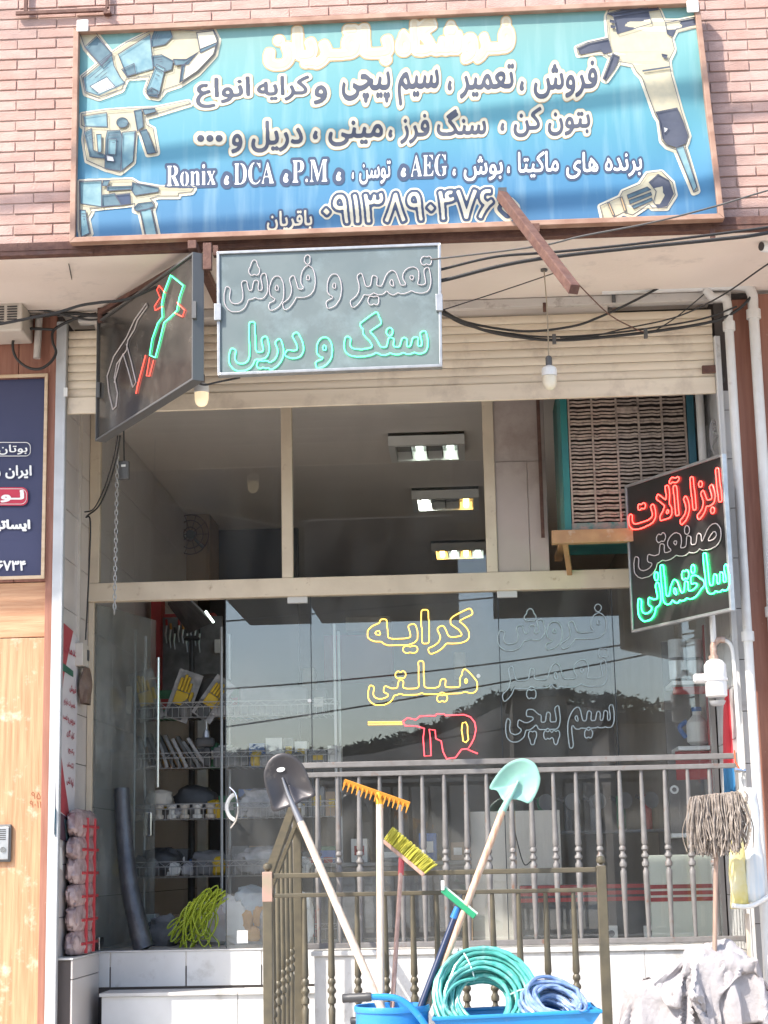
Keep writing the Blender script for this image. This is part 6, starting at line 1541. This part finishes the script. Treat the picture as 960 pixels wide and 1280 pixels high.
# black shovel
q = P(469, 1243, -2.0)
s1 = thing('black_shovel', 'black round-point shovel with pale handle, blade up, leaning left', 'shovel', q - Vector((0, 0, .5)))
ol = zz([(80, 120), (100, 78), (140, 57), (185, 70), (215, 105), (235, 155), (252, 198), (215, 210), (190, 228), (160, 238), (110, 252), (100, 215), (84, 165)], 300, 920, 2.667)
YSV = -1.72
solid(dish(ol, YSV, .035, keel=.018, ax=(.35, .94)).build('blade', m_blade, s1, smooth=True), .003)
a = P(352, 968, YSV + .02)
MB().tube([P(353, 972, YSV + .02), P(360, 992, YSV + .01), P(367, 1008, YSV - .005), P(377, 1030, YSV - .03)], [.006, .012, .017, .021], 12).build('socket', M('grey_socket', (.20, .20, .21), .35, metal=.6), s1, smooth=True)
q = P(351, 962, YSV + .005); lp = [np.array(ell(351, 962, 5.2, 2.8, -.2))]; pmS = plane_map((0, YSV + .022, 0), (0, -1, 0), 0.004); link_mesh('maker_sticker', fill_loops(lp, pmS, 's'), m_whitep, s1)
stick(s1, (376, 1028), YSV - .03, (469, 1243), -2.0, .020, .021, m_palew, bot=1.7)
# green shovel
q = P(548, 1222, -1.95)
s2 = thing('green_shovel', 'mint green round-point shovel with wooden handle, blade up, leaning right', 'shovel', q - Vector((0, 0, .5)))
ol = [(612, 986), (616, 976), (628, 960), (641, 951), (655, 948), (668, 954), (674, 966), (675, 978), (670, 993), (662, 1004), (652, 1001), (641, 999), (634, 1004), (627, 998), (621, 988)]
solid(dish(ol, -1.78, .032, keel=.016, ax=(-.55, .83)).build('blade', m_gblade, s2, smooth=True), .003)
MB().tube([P(648, 976, -1.765), P(640, 992, -1.785), P(633, 1004, -1.80), P(626, 1018, -1.81)], [.006, .012, .017, .020], 12).build('socket', m_gblade, s2, smooth=True)
stick(s2, (628, 1014), -1.81, (548, 1222), -1.95, .018, .018, M('reddish_pale_wood', (.48, .27, .17), .55, col2=(.62, .46, .35), scale=4, stretch=(14, 14, 1)), bot=1.7)
# rake
m_orpaint = M('orange_tool_paint', (.62, .26, .03), .4, col2=(.54, .22, .03), scale=12)
rk2 = thing('orange_rake', 'orange toothed rake head on a pale upright handle', 'rake', P(476, 1250, -2.0) - Vector((0, 0, .5)))
ra, rb_ = P(430, 977, -1.78), P(512, 1006, -1.78)
MB().bar(ra, rb_, .012, .030, upv=(0, -.2, 1)).build('head_bar', m_orpaint, rk2, bevel=.002)
for i in range(15):
    q = ra.lerp(rb_, (i + .3) / 14.6); MB().tube([q, q + Vector((-.004, -.035, -.020)), q + Vector((-.012, -.045, -.045))], [.006, .005, .002], 5).build('tooth', m_orpaint, rk2)
MB().tube([P(473, 990, -1.78), P(474, 1000, -1.78), P(475, 1010, -1.79)], [.012, .020, .020], 10).build('socket', M('yellow_tool_paint', (.66, .38, .03), .4), rk2, smooth=True)
stick(rk2, (474.5, 1006), -1.79, (476, 1250), -2.0, .0185, .0195, m_palew, bot=1.6)
# yellow broom
br_ = thing('yellow_broom', 'yellow bristle broom with pinkish handle, head tilted to the right', 'broom', P(492, 1250, -1.95) - Vector((0, 0, .5)))
u0, u1_ = P(479, 1051, -1.72), P(530, 1094, -1.72); ax_ = (u1_ - u0).normalized(); pr2 = Vector((-ax_.z, 0, ax_.x)); pr2 = pr2 if pr2.z > 0 else -pr2
blk = MB(); blk.bar(u0, u1_, .05, .020, upv=(0, 0, 1)); blk.build('wooden_block', m_pinkw, br_, bevel=.004)
rb3 = random.Random(8); st_ = MB()
for i in range(420):
    f = rb3.random(); yy = rb3.uniform(-.024, .024); base = u0.lerp(u1_, f) + pr2 * .011 + Vector((0, yy, 0))
    d = (pr2 + ax_ * ((f - .4) * .28 + rb3.uniform(-.08, .08)) + Vector((0, yy * 9 + rb3.uniform(-.1, .1), 0))).normalized(); L_ = rb3.uniform(.068, .083)
    st_.tube([base, base + d * L_ * .6, base + d * L_ + Vector((0, 0, -.004))], [.0026, .0023, .0015], 4)
o = st_.build('bristles', M('yellow_bristles', (.58, .55, .09), .6, col2=(.50, .46, .06), scale=20), br_); o['kind'] = 'stuff'
MB().tube([P(502, 1072, -1.72), P(501, 1094, -1.73)], [.016, .015], 10).build('socket', M('red_plastic', (.55, .09, .10), .4), br_, smooth=True)
stick(br_, (501, 1090), -1.73, (491, 1250), -1.95, .0115, .012, m_pinkw, bot=1.6)
# squeegee
m_gsq = M('green_plastic', (.03, .30, .14), .38)
sq = thing('green_squeegee', 'green floor squeegee with navy blue handle', 'squeegee', P(530, 1250, -1.98) - Vector((0, 0, .5)))
u0, u1_ = P(553, 1112, -1.9), P(594, 1146, -1.9)
MB().bar(u0, u1_, .03, .030).build('head', m_gsq, sq, bevel=.005)
ax_ = (u1_ - u0).normalized(); pr2 = Vector((-ax_.z, 0, ax_.x)); pr2 = pr2 if pr2.z > 0 else -pr2
MB().bar(u0 + pr2 * .019, u1_ + pr2 * .019, .008, .010).build('rubber_lip', M('pale_rubber', (.55, .66, .58), .5), sq)
MB().box((u0.x - .006, -1.92, u0.z - .002), (u0.x + .010, -1.89, u0.z + .045)).build('white_end', m_white, sq)
MB().tube([P(572, 1134, -1.9), P(567, 1148, -1.9)], [.015, .020], 12).build('socket', M('blue_plastic', (.03, .18, .50), .35), sq, smooth=True)
stick(sq, (569, 1144), -1.9, (527, 1256), -2.0, .0155, .0185, M('navy_handle', (.022, .035, .085), .28), bot=1.6)
# drum holding the tools
m_bluep = M('blue_plastic_drum', (.03, .25, .62), .35, col2=(.03, .22, .56), scale=3, spec=.6, dirt=(.22, .38, .60), dscale=9, dlo=.62, dhi=.85)
c = P(490, 1256, -2.0); zt_ = c.z; R_ = .18
dr = thing('blue_drum', 'blue plastic drum holding the shovels and rake', 'drum', (c.x, -2.0, .145))
MB().lathe([(R_ * .94, .146), (R_ * .97, .16), (R_, .4), (R_ * 1.03, .41), (R_ * 1.03, .43), (R_, .44), (R_, zt_ - .03), (R_ * 1.04, zt_ - .028), (R_ * 1.05, zt_ - .01), (R_ * 1.03, zt_), (R_ * .97, zt_ - .002), (R_ * .95, zt_ - .04), (R_ * .93, .18)], (c.x, -2.0, 0), 40).build('shell', m_bluep, dr, smooth=True)
# wheelbarrow
m_bbar = M('blue_barrow_paint', (.025, .26, .60), .35, col2=(.03, .22, .52), scale=6, dirt=(.20, .36, .55), dscale=12, dlo=.62, dhi=.85)
wbw = thing('wheelbarrow', 'blue wheelbarrow loaded with coiled hoses', 'wheelbarrow', (.65, -2.1, .145))
yf, yb = -2.28, -1.82; zr = P(640, 1269, yf).z; x0_, x1_ = P(541, 1270, yf).x, P(752, 1264, yf).x
rim = [(x0_, yf, zr - .012), (x1_ + .0, yf + .02, zr + .010), (x1_ - .02, yb, zr + .010), (x0_, yb, zr - .012)]
bot = [(x0_ + .14, yf + .08, zr - .26), (x1_ - .20, yf + .09, zr - .26), (x1_ - .20, yb - .08, zr - .26), (x0_ + .14, yb - .08, zr - .26)]
mb = MB().add(rim + bot, [(0, 1, 5, 4), (1, 2, 6, 5), (2, 3, 7, 6), (3, 0, 4, 7), (4, 5, 6, 7)])
solid(mb.build('tray', m_bbar, wbw), .004)
MB().tube([Vector(p) for p in rim], .010, 8, closed=True).build('tray_rim', m_bbar, wbw, smooth=True)
hx0 = P(463, 1246, -2.3); hx1 = P(492, 1247, -2.3)
for k_, yy in enumerate((-2.31, -1.78)):
    d_ = Vector((0, yy + 2.3, -.15 * k_)); pts = arc([hx0 + d_, hx1 + d_, P(510, 1256, -2.3) + d_, P(528, 1276, -2.3) + d_, P(548, 1310, -2.3) + d_], 6) + [Vector((x1_ - .1, -2.05 + (-.08 if k_ == 0 else .08), .42))]
    MB().tube(pts, .0165, 10).build('frame_tube', m_bbar, wbw, smooth=True)
    g0 = P(428, 1248, -2.3) + d_; MB().lathe([(.017, 0), (.022, .004), (.021, .03), (.023, .035), (.021, .07), (.023, .075), (.021, .11), (.023, .115), (.021, .14)], g0, 14, (hx0 + d_ - g0)).build('grip', m_black, wbw, smooth=True)
    MB().tube([(x0_ + .15, yy * .97, zr - .3), (x0_ + .13, yy, .16), (x0_ + .25, yy, .16), (x0_ + .27, yy * .97, zr - .3)], .012, 8).build('leg', m_bbar, wbw, smooth=True)
wc = Vector((x1_ + .02, -2.05, .33))
MB().tube([wc + Vector((.15 * math.cos(a), 0, .15 * math.sin(a))) for a in [i * math.pi / 14 for i in range(28)]], .035, 10, closed=True).build('tyre', m_black, wbw, smooth=True)
MB().lathe([(.12, -.02), (.12, .02), (.03, .03)], wc, 20, (0, 1, 0)).build('wheel_rim', m_steelg, wbw)
# hoses
def coil(c, nrm, R0, R1, W, turns, r, seed, per=26):
    nrm = Vector(nrm).normalized(); x = nrm.orthogonal().normalized(); y = nrm.cross(x); rg = random.Random(seed); pts = []
    lay = []
    for t in range(turns): lay.append((rg.uniform(R0, R1), rg.uniform(-W, W)))
    for t in range(turns):
        a0, b0_ = lay[t]; a1, b1 = lay[(t + 1) % turns]; ph = rg.uniform(0, 6)
        for k_ in range(per):
            f = k_ / per; e = max(0, (f - .7) / .3); rad = a0 * (1 - e) + a1 * e + .006 * math.sin(3 * f * 6.28 + ph); h = b0_ * (1 - e) + b1 * e + .006 * math.sin(2 * f * 6.28 + ph)
            an = 2 * math.pi * f; pts.append(Vector(c) + x * rad * math.cos(an) + y * rad * math.sin(an) + nrm * h)
    return MB().tube(pts, r, 7), (x, y, nrm)
m_hoseg = M('green_hose', (.05, .33, .28), .28, col2=(.13, .46, .40), scale=25, spec=.7, dirt=(.40, .62, .56), dscale=18, dlo=.55, dhi=.75)
m_hoseb = M('blue_hose', (.13, .22, .42), .28, col2=(.28, .37, .54), scale=25, spec=.7, dirt=(.50, .56, .66), dscale=18, dlo=.58, dhi=.78)
c = P(606, 1252, -1.98)
t = thing('green_hose_coil', 'large standing coil of shiny green garden hose in the wheelbarrow', 'hose', c - Vector((0, 0, .28)))
mb, (hx_, hy_, hn_) = coil(c, (.12, -.88, .42), .118, .272, .065, 50, .0105, 4); mb.build('hose', m_hoseg, t, smooth=True)
for a in (.4, 2.5, 4.3):
    d = hx_ * math.cos(a) + hy_ * math.sin(a); MB().tube([c + d * (.205 + .088 * math.cos(b_)) + hn_ * .075 * math.sin(b_) for b_ in [i * math.pi / 6 for i in range(12)]], .004, 5, closed=True).build('binding', M('clear_tie', (.6, .7, .66), .3), t)
c = P(692, 1262, -2.02)
t = thing('blue_hose_coil', 'lower coil of blue garden hose lying in the wheelbarrow', 'hose', c - Vector((0, 0, .12)))
mb, (hx_, hy_, hn_) = coil(c, (.25, -.50, .80), .09, .20, .075, 34, .0095, 9); mb.build('hose', m_hoseb, t, smooth=True)
props(MB().tube([P(727, 1258, -2.28) + Vector((.02 * math.cos(a), 0, .02 * math.sin(a))) for a in [i * math.pi / 8 for i in range(16)]], .004, 5, closed=True).build('blue_ring', m_hoseb), 'small pale blue ring standing on the wheelbarrow rim', 'ring')

# ================================================================== RIGHT CORNER
# mop
YM = -.55
mp = thing('string_mop', 'grey string mop standing upside down on a brown pole by the right pillar', 'mop', (P(893, 1280, YM).x, YM, .145))
a = P(896, 1010, YM); b = P(892, 1285, YM - .05); b2 = a + (b - a) * ((a.z - .15) / (a.z - b.z))
MB().tube([a.lerp(b2, i / 8) for i in range(9)], .0135, 12).build('pole', m_brnw, mp, smooth=True)
h0, h1 = P(867, 1004, YM - .02), P(922, 997, YM - .02)
MB().tube([h0, h0.lerp(h1, .5) + Vector((0, 0, .012)), h1], [.022, .03, .024], 10).build('head_core', m_brnw, mp, smooth=True)
m_mop = M('mop_cotton', (.36, .31, .27), .95, col2=(.19, .155, .13), scale=26, dirt=(.12, .10, .09), dscale=30, dlo=.55, dhi=.7)
rm = random.Random(2); sm_ = MB()
for i in range(330):
    f = rm.random(); s0_ = h0.lerp(h1, f); side = rm.choice((-1, -1, 1)); ln = rm.uniform(.20, .34) * (1 - .25 * abs(f - .5)); spread = (f - .5) * .04 + rm.uniform(-.04, .04)
    y1_ = side * rm.uniform(.02, .085); p = [s0_ + Vector((0, 0, .02)), s0_ + Vector((spread * .4, y1_ * .7, .022 + rm.uniform(0, .012))), s0_ + Vector((spread * .8, y1_, -.05)), s0_ + Vector((spread + rm.uniform(-.03, .03), y1_ * 1.1 + rm.uniform(-.015, .015), -ln * .6)), s0_ + Vector((spread + rm.uniform(-.02, .02), y1_ * 1.1 + rm.uniform(-.02, .02), -ln))]
    sm_.tube(arc(p, 4), rm.uniform(.0028, .005), 4)
o = sm_.build('mop_strings', m_mop, mp); o['kind'] = 'stuff'
lump(h1 + Vector((.02, -.03, -.03)), .03, .03, .035, 5, amp=.3).build('pale_knot', M('pale_cotton', (.55, .47, .38), .9), mp, smooth=True)
mb = MB()
for k_ in range(6): mb.tube(arc([h1 + Vector((.03, -.04, 0)), h1 + Vector((.045 + .003 * k_, -.05, -.1)), h1 + Vector((.05 - .006 * k_, -.05, -.2 - .02 * k_))], 5), .006, 5)
mb.build('pale_strands', MATS['pale_cotton'], mp)
# red and blue folded sunshade by the pillar
sp = thing('folded_parasol', 'folded red parasol with a blue hem standing by the right glass', 'parasol', (P(918, 1000, .25).x, .25, P(918, 1000, .25).z - .6))
cx_ = P(914, 930, .25).x; zt1_, zm_, zb2 = P(905, 862, .25).z, P(922, 960, .25).z, P(925, 990, .25).z
def star(z, r, n=28, am=.22, ph=0): return [Vector((cx_ + .02 * (zt1_ - z) + r * (1 + am * math.sin(7 * a + ph)) * math.cos(a), .25 + r * (1 + am * math.sin(7 * a + ph)) * math.sin(a), z)) for a in [2 * math.pi * i / n for i in range(n)]]
def skin(levels, nm, mt):
    vs = []; 
    for l in levels: vs += l
    n = len(levels[0]); fs = [(j * n + i, j * n + (i + 1) % n, (j + 1) * n + (i + 1) % n, (j + 1) * n + i) for j in range(len(levels) - 1) for i in range(n)]
    fs += [tuple(range(n - 1, -1, -1)), tuple((len(levels) - 1) * n + i for i in range(n))]
    MB().add(vs, fs).build(nm, mt, sp, smooth=True)
skin([star(zt1_, .012), star(zt1_ - .12, .032), star(zt1_ - .3, .045), star(zm_ + .001, .055)], 'red_canvas', M('red_canvas', (.50, .035, .05), .6))
skin([star(zm_, .056), star(zb2, .06)], 'blue_hem', M('blue_canvas', (.04, .20, .42), .6))
MB().tube([(cx_ + .02, .25, 1.07), (cx_ + .01, .25, zt1_ + .03)], .012, 8).build('shaft', m_palew, sp)
# rolled plastic sheet
rs_ = thing('rolled_sheet', 'yellow and pale blue printed plastic sheet rolled up by the right pillar', 'rolled sheet', (P(938, 1130, -.25).x, -.25, P(938, 1136, -.25).z))
for nm, (xa_, ya_, xb_, yb_, w_), mt in (('yellow_strip', (919, 1040, 926, 1136, .055), M('yellow_film', (.66, .55, .18), .4, col2=(.74, .68, .45), scale=8)), ('pale_strip', (936, 985, 946, 1128, .06), M('pale_blue_film', (.60, .66, .70), .35, col2=(.72, .73, .72), scale=10, stretch=(6, 6, .6)))):
    a_, b_ = P(xa_, ya_, -.25), P(xb_, yb_, -.25); pts = []
    for j in range(12):
        for i in range(12):
            an = math.pi * (1.0 + .9 * i / 11); q = a_.lerp(b_, j / 11); rr3 = w_ * (.8 + .25 * j / 11 + .08 * math.sin(j * 1.3 + i)); pts.append(q + Vector((math.cos(an) * rr3, math.sin(an) * rr3 * .7, 0)))
    solid(MB().sheet(pts, 12, 12).build(nm, mt, rs_, smooth=True), .002)
a_, b_ = P(915, 1132, -.30), P(962, 1120, -.30); MB().tube(arc([a_, a_.lerp(b_, .5) - Vector((0, 0, .03)), b_], 6), .014, 8).build('curled_edge', m_white, rs_, smooth=True)
for i, (x0_, x1__, w_) in enumerate(((934, 942, .022), (918, 921, .014))):
    a_ = P(x0_, 1142 if i == 0 else 1185, -.2); b_ = P(x1__, 1290, -.24); b_ = a_ + (b_ - a_) * ((a_.z - .15) / (a_.z - b_.z))
    props(MB().bar(a_, b_, w_, w_ * 1.4).build('wooden_lath', m_palew, bevel=.002), ('thick pale wooden lath standing under the rolled sheet', 'thin pale wooden lath beside the cloth heap')[i], 'lath')
# cloth heap over a stool
m_cloth = M('grey_white_cloth', (.42, .40, .41), .9, col2=(.35, .33, .34), scale=5, bump=.5, bscale=40, dirt=(.24, .20, .19), dscale=4, dlo=.52, dhi=.8)
def drop_cloth(n, size, start, rot, solids, frames=55, wrinkle=.02, seed=1, shrink=0.0):
    """let a real cloth fall over solids in a scratch scene and keep the folded mesh"""
    ts = bpy.data.scenes.new('scratch'); vl = ts.view_layers[0]; made = []
    rg = random.Random(seed); mt = Matrix.Translation(start) @ rot
    pts = []
    for j in range(n):
        for i in range(n):
            u, v = i / (n - 1) - .5, j / (n - 1) - .5
            q = Vector((u * size[0], v * size[1], wrinkle * 2 * mnoise.noise(Vector((u * 5, v * 5, seed)))))
            q.x += .05 * mnoise.noise(Vector((u * 3, v * 3, seed + 9))); pts.append(mt @ q)
    me = MB().sheet(pts, n, n).mesh('cloth_sheet'); o = bpy.data.objects.new('cloth_sheet', me); ts.collection.objects.link(o); made.append(o)
    md = o.modifiers.new('cloth', 'CLOTH'); st_c = md.settings; st_c.quality = 6; st_c.mass = .25; st_c.bending_stiffness = .25; st_c.tension_stiffness = 12; st_c.compression_stiffness = 12; st_c.shear_stiffness = 4; st_c.air_damping = 1.5
    st_c.shrink_min = shrink
    md.collision_settings.distance_min = .006; md.collision_settings.use_self_collision = True; md.collision_settings.self_distance_min = .006; md.collision_settings.collision_quality = 3
    md.point_cache.frame_start = 1; md.point_cache.frame_end = frames + 2
    for mb in solids:
        c = bpy.data.objects.new('solid', mb.mesh('solid')); ts.collection.objects.link(c); made.append(c); cm = c.modifiers.new('col', 'COLLISION'); c.collision.thickness_outer = .008; c.collision.cloth_friction = 25
    for f in range(1, frames + 1): ts.frame_set(f)
    dg = vl.depsgraph; res = bpy.data.meshes.new_from_object(o.evaluated_get(dg), depsgraph=dg)
    for c in made: bpy.data.objects.remove(c)
    bpy.data.scenes.remove(ts)
    return res

hp_ = thing('cloth_heap', 'heap of dusty grey-white cloths draped over a stool beside the mop', 'cloth', (P(870, 1250, -.6).x, -.56, .3))
cxs = P(890, 1200, -.5).x; zt_s = P(880, 1200, -.5).z; cx2 = P(808, 1250, -.5).x; z2s = P(808, 1226, -.5).z
sol = [MB().box((cxs - .16, -.66, .4), (cxs + .22, -.36, zt_s - .03)), MB().lathe([(.01, -.14), (.12, -.08), (.12, .05), (.01, .09)], (cx2, -.52, z2s - .10), 14)]
mb_ = MB(); mb_.tube([(cxs - .10, -.6, zt_s - .02), (cxs + .05, -.45, zt_s + .02), (cxs + .16, -.5, zt_s - .02)], [.05, .055, .04], 10); sol.append(mb_)
me_ = drop_cloth(66, (1.6, 1.05), ((cxs + cx2) / 2 + .07, -.52, zt_s + .20), Matrix.Rotation(.25, 4, 'Z'), sol, 50, .06, 2)
solid(link_mesh('cloth', me_, m_cloth, hp_, smooth=True), .003)
me2_ = drop_cloth(52, (.80, .66), (cxs - .02, -.50, zt_s + .26), Matrix.Rotation(.6, 4, 'Z') @ Matrix.Rotation(.5, 4, 'X'), sol, 46, .10, 5)
for v in me2_.vertices: v.co += Vector((0, -.012, .022))
solid(link_mesh('cloth', me2_, m_cloth, hp_, smooth=True), .003)
c1 = Vector((cxs - .08, 0, 0))
stl = thing('stool', 'wooden stool hidden under the grey-white cloth heap', 'stool', (c1.x + .08, -.6, .145))
MB().box((c1.x - .06, -.62, .52), (c1.x + .22, -.40, .55)).build('seat', m_brnw, stl)
for x in (c1.x - .04, c1.x + .20):
    for y in (-.60, -.42): MB().box((x - .015, y - .015, .146), (x + .015, y + .015, .519)).build('leg', m_brnw, stl)

# ------------------------------------------------------------------ prints belong to the sheets that carry them
for root, sheet, keys in ((ban, 'vinyl_sheet', ('lettering', 'print', 'dots')), (sa, 'face', ('light_rope',)), (sbn, 'face', ('light_rope',)), (sc_, 'face', ('light_rope',)), (po, 'sheet', ('lettering', 'ring_mark', 'red_badge')), (jp, 'sheet', ('lettering', 'red_sweep', 'green_ribbon', 'picture')), (s1, 'blade', ('maker_sticker',)), (gf, 'glass_door', ('patch_clip',))):
    kids = list(root.children); sh_ = [o for o in kids if o.name.split('.')[0] == sheet][0]
    for o in kids:
        if o is not sh_ and any(o.name.startswith(k) or k in o.name for k in keys): o.parent = sh_; o.location = o.location - sh_.location
